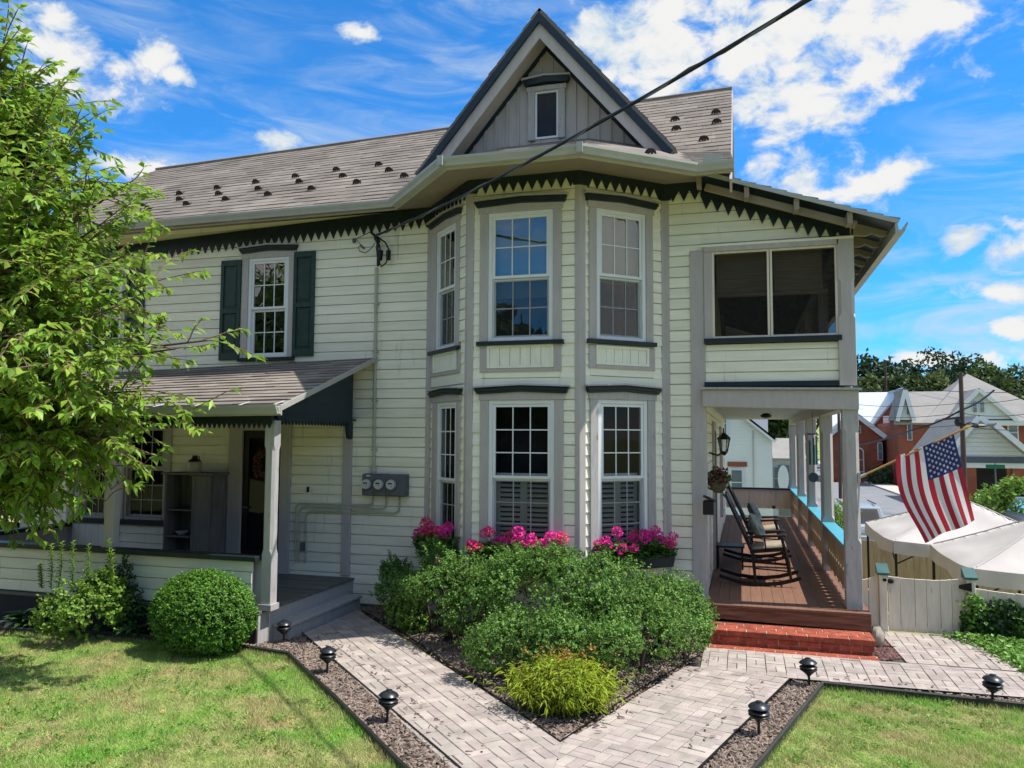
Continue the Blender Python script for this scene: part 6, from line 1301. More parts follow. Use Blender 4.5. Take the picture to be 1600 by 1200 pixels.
grass('lawn_grass', [(0.13, 6.3), (0.75, 8.41), (2.42, 8.29), (4.4, 8.12), (4.2, 6.0), (2.6, 5.2), (0.0, 5.4)], 170000, 'dry mown grass of the right lawn')
for ed, off in ((EDGE_L, -.03), (EDGE_R, -.03)):
    Pp = []
    for p, q in zip(ed, ed[1:]): Pp.append(np.array(p) + (np.array(q) - np.array(p)) * rng.uniform(0, 1, (900, 1)))
    Pp = np.vstack(Pp); n = len(Pp); Pp += [0.0, -.035] ; Pp += rng.normal(0, .012, Pp.shape)
    h = rng.uniform(.03, .075, n); a = rng.uniform(0, 6.28, n); w = rng.uniform(.002, .004, n); ln = rng.normal(0, .025, (n, 2)); dx, dy = np.cos(a) * w, np.sin(a) * w
    V = np.stack([np.stack([Pp[:, 0] - dx, Pp[:, 1] - dy, 0 * h], 1), np.stack([Pp[:, 0] + dx, Pp[:, 1] + dy, 0 * h], 1), np.stack([Pp[:, 0] + ln[:, 0], Pp[:, 1] + ln[:, 1], h], 1)], 1).reshape(-1, 3)
    fast('lawn_grass', V, np.arange(3 * n).reshape(-1, 3), 'grassblade', label='taller uncut grass along the lawn edging', kind='stuff')
LAWN_R = [(0.2, 6.3), (0.78, 8.36), (2.42, 8.25), (2.9, 8.1), (2.2, 6.4), (1.2, 5.8), (0.3, 5.8)]
for poly, k, lab in ((LAWN_L, 420, 'low broad leaved weeds and clover in the left lawn'), (LAWN_R, 150, 'low broad leaved weeds and clover in the right lawn')):
    c = sample_poly(poly, k); c = c[np.sin(c[:, 0] * 2.3 + 1) * np.sin(c[:, 1] * 2.9) > -.25]; q = np.repeat(c, 9, 0) + rng.normal(0, .03, (len(c) * 9, 2)); n = len(q); P = np.hstack([q, rng.uniform(.012, .04, (n, 1))]); d = unit(n); d[:, 2] = np.abs(d[:, 2]) * .4
    leaves('clover', P, d, np.tile([0, 0, 1.], (n, 1)) + rng.normal(0, .3, (n, 3)), rng.uniform(.02, .045, n), rng.uniform(.012, .024, n), 'boxleaf', label=lab, kind='stuff')
n = 60; P = np.hstack([sample_poly(LAWN_L, n), np.full((n, 1), .03)]); d = unit(n); d[:, 2] *= .2; leaves('fallen_leaves', P, d, np.tile([0, 0, 1.], (n, 1)) + rng.normal(0, .3, (n, 3)), .05, .03, 'orangeleaf', droop=.1, mid=True, label='a few dry orange leaves lying on the left lawn', kind='stuff')
# ------------------------------------------------------------------ cherry tree
tree = thing('cherry_tree', 'leafy cherry tree reaching in from the left of the house', 'tree', (-8.75, 6.5, 0))
tb = MB(); tw = MB(); LP_, LD_, LN_ = [], [], []
T0 = Vector((-8.75, 6.5, 0)); tb.tube([T0 + Vector((0, 0, -.1)), T0 + Vector((.03, 0, .5)), T0 + Vector((-.02, .05, 1.3)), T0 + Vector((.0, .05, 2.1))], [.17, .13, .12, .115], 10)
def spray(p, d, L, depth=0):
    """one drooping twig with leaves along it"""
    d = Vector(d).normalized(); pts = [Vector(p)]; n = max(3, int(L / .07)); q = Vector(p); dd = Vector(d)
    for i in range(n):
        dd = (dd + Vector((random.gauss(0, .10), random.gauss(0, .10), random.gauss(0, .07) - .035))).normalized(); q = q + dd * (L / n); pts.append(q.copy())
        if i >= 1:
            for s in (-1, 1):
                if random.random() < .82:
                    sd_ = dd.cross(Vector((0, 0, 1)))
                    if sd_.length < .1: sd_ = Vector((1, 0, 0))
                    sd_.normalize(); ld = dd * random.uniform(.3, .8) + sd_ * s * random.uniform(.5, 1.0) + Vector((0, 0, random.uniform(-.75, .15)))
                    LP_.append(tuple(q)); LD_.append(tuple(ld)); LN_.append((random.gauss(0, .35) + sd_.x * s * .3, random.gauss(0, .35) + sd_.y * s * .3, 1.0))
    for k in range(3): LP_.append(tuple(q)); LD_.append(tuple(dd + Vector((random.gauss(0, .4), random.gauss(0, .4), random.gauss(-.2, .3))))); LN_.append((random.gauss(0, .3), random.gauss(0, .3), 1.0))
    tw.tube(pts, [.006] * (len(pts) - 1) + [.002], 4)
def limb(p, tgt, r0, nt):
    p = Vector(p); t = Vector(tgt); m1 = p.lerp(t, .4) + Vector((random.gauss(0, .1), random.gauss(0, .1), .22 * (t - p).length * .6)); pts = []
    for i in range(9):
        s = i / 8; pts.append(p * (1 - s) ** 2 + m1 * 2 * s * (1 - s) + t * s * s)
    tb.tube(pts, [r0 * (1 - .85 * i / 8) + .005 for i in range(9)], 7)
    for k in range(nt):
        s = random.uniform(.25, 1.0); i = min(7, int(s * 8)); q = pts[i].lerp(pts[i + 1], s * 8 - i); ax = (pts[i + 1] - pts[i]).normalized()
        d = ax * random.uniform(.3, 1.0) + Vector((random.gauss(0, .75), random.gauss(0, .75), random.gauss(.12, .5)))
        spray(q, d, random.uniform(.35, .85))
    spray(t, t - pts[-2], .5)
fork = T0 + Vector((0, .05, 2.0))
TG = [(60, 140, 6.7), (25, 75, 6.6), (130, 215, 6.5), (150, 330, 6.3), (200, 300, 6.7), (215, 400, 6.4), (250, 440, 6.8), (200, 480, 6.0), (280, 545, 6.6), (330, 532, 6.5), (240, 610, 6.3), (265, 650, 6.5), (170, 560, 5.8), (120, 620, 5.8), (200, 690, 6.2), (90, 690, 6.0), (60, 520, 5.6), (30, 400, 5.9), (80, 300, 6.0), (10, 250, 6.8), (110, 420, 5.9), (50, 620, 6.3), (150, 500, 6.9), (20, 700, 6.6), (-60, 300, 6.6), (-80, 500, 6.2), (-40, 140, 6.9), (-90, 640, 6.6), (100, 735, 6.5), (60, 770, 6.8), (10, 560, 7.2), (70, 460, 7.2), (120, 340, 7.1), (-150, 420, 7.0), (-130, 250, 6.7), (90, 170, 6.6), (45, 130, 6.8), (105, 265, 6.7), (60, 215, 6.5), (15, 100, 6.5), (140, 285, 6.5), (35, 170, 7.0), (180, 350, 6.6), (165, 610, 6.4), (140, 450, 6.3), (60, 380, 6.4), (40, 210, 6.5), (95, 240, 6.9), (170, 370, 6.9), (30, 620, 6.0), (130, 680, 6.4)]
for (px, py, Y) in TG:
    px = px - (22 if px < 235 else 6)
    t = atY(px, py, Y); base = fork + Vector((0, 0, max(-.5, min(1.6, (t.z - 2.6) * .5)))); limb(base, t, .028, 20 if px > 205 else (26 if px > 100 and py < 470 else (44 if px > 158 else 70)))
tb.tube([fork, fork + Vector((.1, 0, .9)), fork + Vector((.0, .1, 2.0))], [.11, .08, .045], 8)
# the two bare hanging twigs with tufts of leaves in front of the porch
for pts_, tuft in (([(130, 735), (142, 770), (165, 783), (176, 770)], (200, 765)), ([(140, 715), (160, 738), (174, 765)], (188, 762)), ([(150, 735), (180, 728), (225, 725)], (240, 718)), ([(10, 740), (20, 780), (28, 800)], (40, 805)), ([(130, 700), (160, 710)], (185, 700))):
    W_ = [atY(a, c, 6.6) for a, c in pts_]; tw.tube(W_, .006, 5); e = W_[-1]; d = atY(tuft[0], tuft[1], 6.6) - e; spray(e, d + Vector((0, 0, .05)), max(.2, d.length * 1.3))
tb.build('trunk', 'bark', tree, smooth=True); tw.build('twig', 'twig', tree)['kind'] = 'stuff'
n = len(LP_); leaves('crown', np.array(LP_), np.array(LD_), np.array(LN_), rng.uniform(.09, .155, n), rng.uniform(.046, .07, n), 'cherryleaf', tree, droop=.22, fold=.16, mid=True)['kind'] = 'stuff'
print('cherry leaves', n)
# ------------------------------------------------------------------ gate, fences
GYL = 11.14
def gx_(zx): return atY(1340 + zx / 6, 950, GYL).x
gate = thing('garden_gate', 'low cream board gate with black hinges beside the brick steps', 'gate', (gx_(650), GYL, 0))
edges = [288, 402, 540, 648, 778, 886, 1012]; tops = [(240, 252), (256, 268), (268, 272), (274, 280), (278, 272), (272, 262)]
def gz_(zy, x=650): return atY(1340 + x / 6, 860 + zy / 6, GYL).z
for i in range(6):
    a, c = gx_(edges[i]) + .003, gx_(edges[i + 1]) - .003; z0 = 0.035; za, zc = gz_(tops[i][0], edges[i]), gz_(tops[i][1], edges[i + 1])
    b = MB(); b.prism([(a, z0), (c, z0 - .004), (c, zc), ((a + c) / 2, (za + zc) / 2 - .004), (a, za)], GYL - .012 + .004 * (i % 2), GYL + .012); b.build('board', 'fence', gate, bevel=0.003)
b = MB(); b.box(gx_(290), gx_(1008), GYL + .016, GYL + .05, .10, .18); b.box(gx_(290), gx_(1008), GYL + .016, GYL + .05, .44, .52); b.build('rail', 'fence', gate)
hx = gx_(290)
b = MB(); b.lathe((gx_(312), GYL - .03, gz_(285, 312)), [(.012, -.03), (.034, -.02), (.04, 0), (.034, .02), (.012, .03)], 12); b.lathe((gx_(254), GYL - .06, gz_(270, 254)), [(.01, -.02), (.026, -.01), (.026, .012), (.01, .02)], 10); b.build('latch', 'black', gate, smooth=True)
for zy in (335, 722):
    z = gz_(zy, 1000); x0, x1 = gx_(942), gx_(1062); b = MB(); b.prism([(x0, z - .02), (x0 + .05, z - .035), (x1, z - .055), (x1, z + .055), (x0 + .05, z + .035), (x0, z + .02)], GYL - .075, GYL - .062); b.box((x0 + x1) / 2 + .01, (x0 + x1) / 2 + .04, GYL - .062, GYL - .02, z - .03, z + .03); b.build('hinge', 'black', gate)
def gate_post(z0x, z1x, ztop, lab):
    a, c = gx_(z0x), gx_(z1x); zt = gz_(ztop, (z0x + z1x) / 2); o = thing('gate_post', lab, 'gate post', ((a + c) / 2, GYL, 0), 'posts on either side of the gate')
    b = MB(); b.box(a, c, GYL - .06, GYL + .06, -.05, zt - .06); b.build('post', 'fence', o, bevel=0.006)
    b = MB(); m_ = zt - .06; e = .025; b.prism([(GYL - .09, m_), (GYL + .09, m_), (GYL + .09, m_ + .13), (GYL - .09, m_ + .03)], a - e, c + e, axis=0); b.build('cap', 'capteal', o, bevel=0.004)
gate_post(203, 278, 178, 'left gate post with sloping teal cap next to the porch'); gate_post(1016, 1100, 222, 'right gate post with sloping dark teal cap beside the ivy')
fl = thing('board_fence', 'short cream fence panel between the porch post and the gate', 'fence', (gx_(130), GYL, 0))
for a, c, t0, t1 in ((20, 104, 282, 262), (106, 202, 262, 225)):
    b = MB(); b.prism([(gx_(a) + .003, 0), (gx_(c) - .003, 0), (gx_(c) - .003, gz_(t1, c)), (gx_(a) + .003, gz_(t0, a))], GYL - .012, GYL + .012); b.build('board', 'fence', fl, bevel=0.003)
fr2 = thing('board_fence', 'cream board fence with ivy running right from the gate', 'fence', (2.9, 11.0, 0))
FP0 = Vector((gx_(1102), GYL, 0)); f1 = atZ(1600, 929, 0.60); FD = Vector((f1.x, f1.y, 0)) - FP0; flen = FD.length; FD.normalize(); FN = Vector((-FD.y, FD.x, 0))
for i in range(int(flen * 1.7 / .145)):
    p = FP0 + FD * (i * .145); q = p + FD * .141; zt = .625 - .02 * math.sin(i * .6); z0 = -.05
    b = MB(); n_ = FN * .012; b.add([tuple(x) for x in (p - n_ + Vector((0, 0, z0)), q - n_ + Vector((0, 0, z0)), q + n_ + Vector((0, 0, z0)), p + n_ + Vector((0, 0, z0)), p - n_ + Vector((0, 0, zt)), q - n_ + Vector((0, 0, zt - .01)), q + n_ + Vector((0, 0, zt - .01)), p + n_ + Vector((0, 0, zt)))],
                                [(0, 3, 2, 1), (4, 5, 6, 7), (0, 1, 5, 4), (1, 2, 6, 5), (2, 3, 7, 6), (3, 0, 4, 7)]); b.build('board', 'fence', fr2, bevel=0.003)
# ivy on the fence and over the ground
iv = thing('ivy', 'leafy ivy climbing the fence to the right of the gate', 'ivy', (2.9, 10.9, 0)); n = 2600
s = rng.uniform(-.15, flen * 1.3, n); hh = rng.uniform(0, 1, n) ** 1.2 * (.28 + .24 * (np.sin(s * 5.2) * .5 + .5)) ; P = np.array([tuple(FP0 + FD * a - FN * rng.uniform(.02, .12)) for a in s]); P[:, 2] = hh
leaves('foliage', P, unit(n) + [0, -.3, -.2], np.tile([-.2, -1, .5], (n, 1)) + rng.normal(0, .5, (n, 3)), .05, .045, 'ivydark', iv, fold=.08)['kind'] = 'stuff'
k = 420; s = np.concatenate([rng.normal(.0, .07, k // 2), rng.normal(.62, .1, k // 2)]); hh = np.concatenate([rng.uniform(.15, .55, k // 2), rng.uniform(.1, .42, k // 2)]); P = np.array([tuple(FP0 + FD * a - FN * rng.uniform(.08, .16)) for a in s]); P[:, 2] = hh
leaves('foliage', P, unit(k) + [0, -.3, 0], np.tile([0, -.7, 1], (k, 1)) + rng.normal(0, .4, (k, 3)), .055, .05, 'ivyleaf', iv, fold=.08)['kind'] = 'stuff'
GCOV = [(2.35, 11.0), (2.62, 10.6), (2.72, 10.0), (2.84, 9.5), (3.0, 9.0), (4.4, 9.0), (4.4, 10.4), (3.0, 10.95), (2.75, 11.08)]
n = 9000; P = np.hstack([sample_poly(GCOV, n), rng.uniform(.01, .12, n)[:, None]]); P[:, :2] += rng.normal(0, .05, (n, 2)); leaves('ground_cover', P, unit(n) * [1, 1, .4], np.tile([0, -.2, 1.], (n, 1)) + rng.normal(0, .45, (n, 3)), rng.uniform(.03, .06, n), rng.uniform(.028, .05, n), 'ivyleaf', label='bright green ground cover beside the paver walk', kind='stuff', fold=.1)
b = MB(); c = atZ(1362, 990, .1); b.ball((1.50, 10.32, .13), (.09, .11, .15), 10)
for i, v in enumerate(b.v): k = 1 + .12 * math.sin(i * 2.1); b.v[i] = (1.50 + (v[0] - 1.50) * k, 10.32 + (v[1] - 10.32) * k, v[2])
b.build('boulder', 'stone', label='tan stone wedged behind the brick steps', cat='rock', smooth=True)
# ------------------------------------------------------------------ flag
pb = Vector((1.36, 10.47, atY(1341, 746, 10.47).z)); ptip = atY(1504, 671, 10.40)
fgt = thing('flag', 'American flag hanging from an angled wooden pole on the porch post', 'flag', pb)
b = MB(); b.tube([pb, ptip], 0.013, 8); b.build('flagpole', 'polewood', fgt, smooth=True)
d = (ptip - pb).normalized(); b = MB(); b.tube([ptip, ptip + d * .03, ptip + d * .06, ptip + d * .12], [.012, .024, .02, .002], 8); b.build('finial', 'gold', fgt, smooth=True)
b = MB(); b.box(1.345, 1.375, 10.43, 10.51, pb.z - .06, pb.z + .06); b.tube([pb - d * .01, pb + d * .09], .02, 8); b.build('pole_bracket', 'trimworn', fgt)
hA, hB = atY(1490, 676, 10.40), atY(1397, 713, 10.43)         # hoist: canton end first
fA, fB = atY(1524, 813, 10.36), atY(1441, 848, 10.42)
def flagpt(s, t):
    """s along the hoist from the canton end, t along the fly"""
    p = hA.lerp(hB, s).lerp(fA.lerp(fB, s), t)
    bow = math.sin(math.pi * t); p.x += (-.05 * s + .0) * bow * 1.0 + .028 * math.sin(t * 5.5 + s * 2.5) * s; p.z += -.012 * math.sin(math.pi * s) * (1 - t)
    p.y += (.055 * math.sin(s * 9.5 + t * 1.5 + .6) + .03 * math.sin(s * 5 - t * 2.5)) * (.25 + t * .75); return p
def patch(s0, s1, t0, t1, ns, nt, name, m):
    vs, fs = [], []
    for i in range(ns + 1):
        for j in range(nt + 1): vs.append(tuple(flagpt(s0 + (s1 - s0) * i / ns, t0 + (t1 - t0) * j / nt)))
    for i in range(ns):
        for j in range(nt): a = i * (nt + 1) + j; fs.append((a, a + 1, a + nt + 2, a + nt + 1))
    b = MB(); b.add(vs, fs); o = b.build(name, m, fgt, smooth=True); return o
for k in range(13): patch(k / 13, (k + 1) / 13, .40 if k < 7 else 0.0, 1.0, 4, 22, 'stripe', 'flagred' if k % 2 == 0 else 'flagwhite')
can = patch(0, 7 / 13, 0, .40, 14, 12, 'canton', 'flagblue')
b = MB()
for r in range(9):
    for q in range(6 if r % 2 == 0 else 5):
        cs = 7 / 13 * (r + 1) / 10; ct_ = .40 * ((q * 2 + 1 if r % 2 == 0 else q * 2 + 2)) / 12
        for off in (-.004, .004):
            pts = []
            for i in range(10):
                rr_ = (.026 if i % 2 == 0 else .0105); a = math.pi / 2 + i * math.pi / 5; p = flagpt(cs + rr_ * math.cos(a) * .55 / .52, ct_ + rr_ * math.sin(a) / 1.12); pts.append((p.x, p.y + off, p.z))
            p = flagpt(cs, ct_); b.add(pts + [(p.x, p.y + off, p.z)], [(i, (i + 1) % 10, 10) for i in range(10)])
b.build('star', 'flagwhite', can, kind='stuff', fix=False)
# ------------------------------------------------------------------ canopies in the sunken yard
def tent(x0, x1, y0, y1, ze, zp, label, gz0):
    o = thing('canopy_tent', label, 'canopy tent', ((x0 + x1) / 2, (y0 + y1) / 2, gz0), 'white pop-up canopies in the side yard'); n = 22; vs, fs = [], []
    def top(u, v):
        e = max(abs(u), abs(v)); k = 1 - e; z = ze + (zp - ze) * (k ** 1.12) - .09 * math.sin(math.pi * e) * (1 - abs(abs(u) - abs(v)) ** .5) * .0
        diag = abs(abs(u) - abs(v)); z -= .10 * math.sin(math.pi * min(1, diag)) * math.sin(math.pi * k * .9 + .1) ; z += (.008 * math.sin(u * 11 + v * 5) + .007 * math.sin(v * 13 - u * 6)) * k + .014 * math.sin((u + v) * 5) * k
        edge = max(0, e - .93) / .07; z -= edge * .06 * (1 - min(abs(u), abs(v)) ** 2) * 1.0
        return (x0 + (x1 - x0) * (u + 1) / 2, y0 + (y1 - y0) * (v + 1) / 2, z)
    for i in range(n + 1):
        for j in range(n + 1): vs.append(top(i / n * 2 - 1, j / n * 2 - 1))
    for i in range(n):
        for j in range(n): a = i * (n + 1) + j; fs.append((a, a + n + 1, a + n + 2, a + 1))
    b = MB(); b.add(vs, fs); b.build('canopy', 'tent', o, smooth=True)
    b = MB()
    for side_ in range(4):
        vs, fs = [], []
        for i in range(n + 1):
            w = i / n * 2 - 1; u, v = ((w, -1), (1, w), (-w, 1), (-1, -w))[side_]; p = top(u, v); wob_ = .02 * math.sin(w * 9) * (1 - w * w)
            ox, oy = ((0, -1), (1, 0), (0, 1), (-1, 0))[side_]
            vs += [(p[0] + ox * .004, p[1] + oy * .004, p[2]), (p[0] + ox * (.02 + wob_), p[1] + oy * (.02 + wob_), p[2] - .24 - .03 * (1 - w * w) * math.sin(w * 5))]
        for i in range(n): a = 2 * i; fs.append((a, a + 1, a + 3, a + 2))
        b.add(vs, fs)
    b.build('valance', 'tent', o, smooth=True)
    b = MB()
    for sx in (-1, 1):
        for sy in (-1, 1):
            P_ = [Vector(top(sx * t, sy * t)) + Vector((0, 0, .004)) for t in np.linspace(0.02, .97, 12)]; b.tube(P_, .012, 5)
    b.build('seam', 'tent', o, smooth=True)
    for x in (x0 + .04, x1 - .04):
        for y in (y0 + .04, y1 - .04): b = MB(); b.box(x - .022, x + .022, y - .022, y + .022, gz0, ze - .02); b.build('leg', 'black', o)
    b = MB(); b.tube([(x0 + .04, y0 + .04, ze - .45), (x0 + .5, y0 + .04, ze - .2)], .014, 6); b.tube([(x0 + .04, y0 + .04, ze - .45), (x0 + .04, y0 + .5, ze - .2)], .014, 6); b.build('brace', 'black', o)
tent(2.74, 5.9, 16.6, 20.2, .54, 1.28, 'farther white canopy tent behind the flag', -1.9); tent(3.34, 6.7, 13.55, 16.45, .52, 1.36, 'nearer white canopy tent behind the garden gate', -1.88)
bf = thing('board_fence', 'tall tan board fence behind the canopy tents', 'fence', (5, 21.6, -1.9))
for i in range(58):
    x = 1.9 + i * .15; b = MB(); b.box(x, x + .145, 21.58 + .008 * (i % 2), 21.61, -1.95, -.06 + random.uniform(-.015, .015)); b.build('board', 'fencetan', bf)
b = MB(); b.box(1.9, 10.6, 21.62, 21.68, -1.6, -1.5); b.box(1.9, 10.6, 21.62, 21.68, -.5, -.4); b.build('rail', 'fencetan', bf)
bq = thing('board_fence', 'tan side fence under the left edge of the canopy tents', 'fence', (2.2, 16, -1.9))
for i in range(32):
    y = 12.2 + i * .29; b = MB(); b.box(2.02, 2.045, y, y + .283, -1.95, -.10); b.build('board', 'fencetan', bq)
pc = thing('patio_chair', 'dark patio chair back seen under the canopy tent', 'chair', (3.3, 14.6, -1.9))
b = MB(); b.box(3.05, 3.55, 14.5, 14.95, -1.5, -1.45); b.build('seat', 'chair', pc)
b = MB(); b.tube([(3.02, 14.95, -1.9), (3.02, 14.98, -1.3), (3.06, 15.0, -1.02), (3.3, 15.02, -.93), (3.54, 15.0, -1.02), (3.58, 14.98, -1.3), (3.58, 14.95, -1.9)], .02, 6); b.box(3.05, 3.55, 14.98, 15.0, -1.4, -.97); b.build('back', 'chair', pc)
# ------------------------------------------------------------------ street and buildings beyond
def strip_(name, x0, x1, y0, y1, dz, m, label, kind='structure'):
    ys_ = np.linspace(y0, y1, 60); V = []; 
    for y in ys_: V += [(x0, y, float(terrain_z(x0, y)) + dz), (x1, y, float(terrain_z(x1, y)) + dz)]
    k = np.arange(59)[:, None] * 2; return fast(name, V, k + [0, 1, 3, 2], m, label=label, kind=kind)
strip_('road', 3.0, 11.6, 26, 150, .05, 'asphalt', 'grey street running uphill beside the house'); 
def kerbstrip(name, x0, x1, y0, y1, m, label):
    b = MB(); ys_ = np.linspace(y0, y1, 40)
    for p, q in zip(ys_, ys_[1:]):
        z0, z1 = float(terrain_z(x0, p)), float(terrain_z(x0, q)); h = .17
        b.add([(x0, p, z0), (x1, p, z0), (x1, q, z1), (x0, q, z1), (x0, p, z0 + h), (x1, p, z0 + h), (x1, q, z1 + h), (x0, q, z1 + h)], [(4, 5, 6, 7), (0, 1, 5, 4), (1, 2, 6, 5), (3, 0, 4, 7)])
    b.build(name, m, label=label, kind='structure', fix=False)
kerbstrip('pavement', 11.6, 13.4, 30, 140, 'concrete', 'pale concrete pavement across the street')
def gable_house(o, X0, X1, Y0, Y1, z0, ze, zr_, wall, roofm, ridge='y', over=.3, name=('wall', 'roof')):
    b = MB(); 
    if ridge == 'y':
        xm_ = (X0 + X1) / 2; b.prism([(X0, z0), (X1, z0), (X1, ze), (xm_, zr_), (X0, ze)], Y0, Y1); b.build(name[0], wall, o)
        sl = (zr_ - ze) / (xm_ - X0)
        for sg, xe in ((-1, X0), (1, X1)):
            q = MB(); e = xe + sg * over; slab(q, [Vector((e, Y0 - over, ze - over * sl + .1)), Vector((xm_, Y0 - over, zr_ + .1)), Vector((xm_, Y1 + over, zr_ + .1)), Vector((e, Y1 + over, ze - over * sl + .1))], .18); q.build(name[1], roofm, o)
    else:
        ym_ = (Y0 + Y1) / 2; b.prism([(Y0, z0), (Y1, z0), (Y1, ze), (ym_, zr_), (Y0, ze)], X0, X1, axis=0); b.build(name[0], wall, o); sl = (zr_ - ze) / (ym_ - Y0)
        for ye, yr in ((Y0 - over, ym_), (Y1 + over, ym_)):
            q = MB(); slab(q, [Vector((X0 - over, ye, ze - over * sl + .1)), Vector((X1 + over, ye, ze - over * sl + .1)), Vector((X1 + over, yr, zr_ + .1)), Vector((X0 - over, yr, zr_ + .1))], .18); q.build(name[1], roofm, o)
def fwin(o, px0, px1, py0, py1, Y, arch=False, fm='farwhite', gm='farglass', mull=0, bars=1):
    a, c = atY(px0, (py0 + py1) / 2, Y).x, atY(px1, (py0 + py1) / 2, Y).x; z1, z0 = atY((px0 + px1) / 2, py0, Y).z, atY((px0 + px1) / 2, py1, Y).z; t = (c - a) * .13
    def shape(a, c, z0, z1):
        if not arch: return [(a, z0), (c, z0), (c, z1), (a, z1)]
        r = (c - a) / 2; m_ = (a + c) / 2; return [(a, z0), (c, z0)] + [(m_ + r * math.cos(k * math.pi / 10), z1 - r + r * math.sin(k * math.pi / 10)) for k in range(11)]
    b = MB(); b.prism(shape(a, c, z0, z1), Y - .12, Y - .02); w = b.build('window', fm, o)
    b = MB(); b.prism(shape(a + t, c - t, z0 + t, z1 - t), Y - .16, Y - .121); b.build('pane', gm, w)
    b = MB(); e = (c - a) * .03
    for k in range(1, bars + 1): z = z0 + (z1 - z0) * k / (bars + 1); b.box(a + t, c - t, Y - .19, Y - .161, z - e, z + e)
    for k in range(1, mull + 1): x = a + (c - a) * k / (mull + 1); b.box(x - e, x + e, Y - .192, Y - .162, z0 + t, z1 - t)
    if b.v: b.build('glazing_bar', fm, w)
def at2(px, py, Y): p = atY(px, py, Y); return p.x, p.z
# church
zg = float(terrain_z(20, 95))
ch = thing('church', 'red brick church with bright metal roofs and a tall arched window', 'church', (20, 95, zg))
Yc = 92; ax_, az_ = at2(1412, 606, Yc); lx_, lz_ = at2(1360, 668, Yc); gable_house(ch, lx_, 2 * ax_ - lx_, Yc, Yc + 16, zg - 1, lz_, az_, 'farbrick', 'metalroof_shaded', 'y', .25)
fwin(ch, 1394, 1411, 672, 715, Yc, True, bars=2, mull=1)
b = MB(); x, z = at2(1384, 650, Yc); b.box(x - .3, x + .3, Yc - .3, Yc - .02, zg - 1, z); b.build('buttress', 'farwhite', ch)
rx0, _ = at2(1290, 612, 100); rx1, rz = at2(1384, 612, 100); _, ez = at2(1345, 668, 93.5)
q = MB(); slab(q, [Vector((rx0, 94, ez)), Vector((rx1 - 1.2, 94, ez)), Vector((rx1 + .4, 101, rz)), Vector((rx0, 101, rz))], .2); q.build('side_roof', 'metalroof', ch)
b = MB(); b.box(rx0, rx1 - 1, 94.6, 101, zg - 1, ez); b.build('side_wall', 'farbrick', ch)
Yd = 86; dx0, dz0 = at2(1378, 681, Yd); dax, daz = at2(1336, 648, Yd); gable_house(ch, 2 * dax - dx0, dx0, Yd, Yd + 7, zg - 1, dz0, daz, 'farbrick', 'farshingle', 'y', .25, ('porch_wall', 'porch_roof'))
for sg in (-1, 1):
    b = MB(); yy_ = Yd - .34 - .02 * sg; b.bar((dax, yy_, daz + .05), (dax + sg * (dx0 - dax + .3), yy_, dz0 - .15), .12, .45); b.build('rake_board', 'farwhite', ch)
fwin(ch, 1371, 1379, 691, 719, Yd, True, fm='farwhite'); fwin(ch, 1334, 1350, 699, 738, Yd, True, gm='farbrick'); fwin(ch, 1338, 1345, 665, 677, Yd, False)
fwin(ch, 1308, 1319, 690, 722, 94.6, True)
for px, Y in ((1372, 82), (1394, 84)):
    x, _ = at2(px, 730, Y); z = float(terrain_z(x, Y)); n = 500; P = np.array([x, Y, z + .9]) + unit(n) * [1.1, 1.0, .9] * rng.uniform(.7, 1, (n, 1)); leaves('round_shrub', P, unit(n), unit(n), .3, .22, 'farleaf_dark' if px < 1380 else 'farleaf_pale', label='clipped dark round shrub by the church wall' if px < 1380 else 'pale green round shrub by the church corner', cat='bush')
# brick house with the big grey roof
Yb = 80; zb_ = float(terrain_z(24, Yb)); bh = thing('brick_building', 'red brick building with a steep grey roof and white gables', 'building', (26, Yb, zb_))
x0, _ = at2(1404, 700, Yb); x1, _ = at2(1660, 700, Yb); _, ze_ = at2(1500, 659, Yb); axx, azz = at2(1511, 584, Yb + 7); rx_, rzz = at2(1420, 612, Yb + 5)
b = MB(); b.box(x0, x1, Yb, Yb + 14, zb_ - 1, ze_); b.build('wall', 'farbrick', bh)
b = MB(); px_, pz_ = at2(1444, 0, Yb); hx0 = at2(1440, 660, Yb)[0]
b.add([(hx0, Yb - .5, ze_ - .1), (x1 + .6, Yb - .5, ze_ - .1), (x1 + .6, Yb + 14.5, ze_ - .1), (hx0, Yb + 14.5, ze_ - .1), (axx, Yb + 7, azz)], [(0, 1, 4), (1, 2, 4), (2, 3, 4), (3, 0, 4), (3, 2, 1, 0)]); b.build('roof', 'farshingle', bh)
q = MB(); slab(q, [Vector((x0 - .4, Yb - .45, ze_ - .1)), Vector((axx, Yb - .45, ze_ - .1)), Vector((axx, Yb + 5, rzz)), Vector((x0 - .4 + 1.0, Yb + 5, rzz))], .2); q.build('lower_roof', 'farshingle', bh)
def wgable(pxl, pxr, pxa, pya, pyb, Y, name='gable'):
    xl_, zl_ = at2(pxl, pyb, Y); xr_, zr2 = at2(pxr, pyb, Y); xa_, za_ = at2(pxa, pya, Y); b = MB(); b.prism([(xl_, zl_), (xr_, zl_), (xa_, za_)], Y, Y + 3.5); g = b.build(name, 'farwhite', bh)
    for xe in (xl_, xr_):
        q = MB(); dx = (xe - xa_) * .09; dz = (zl_ - za_) * .09; slab(q, [Vector((xa_, Y - .35, za_ + .25)), Vector((xe + dx, Y - .35, zl_ + dz + .25)), Vector((xe + dx, Y + 4.5, zl_ + dz + .25)), Vector((xa_, Y + 4.5, za_ + .25))], .2); q.build('gable_roof', 'farshingle', g)
        q = MB(); yy_ = Y - (.42 if xe == xl_ else .45); q.bar((xa_, yy_, za_ + .1), (xe + dx, yy_, zl_ + dz + .1), .1, .35); q.build('rake_board', 'farwhite', g)
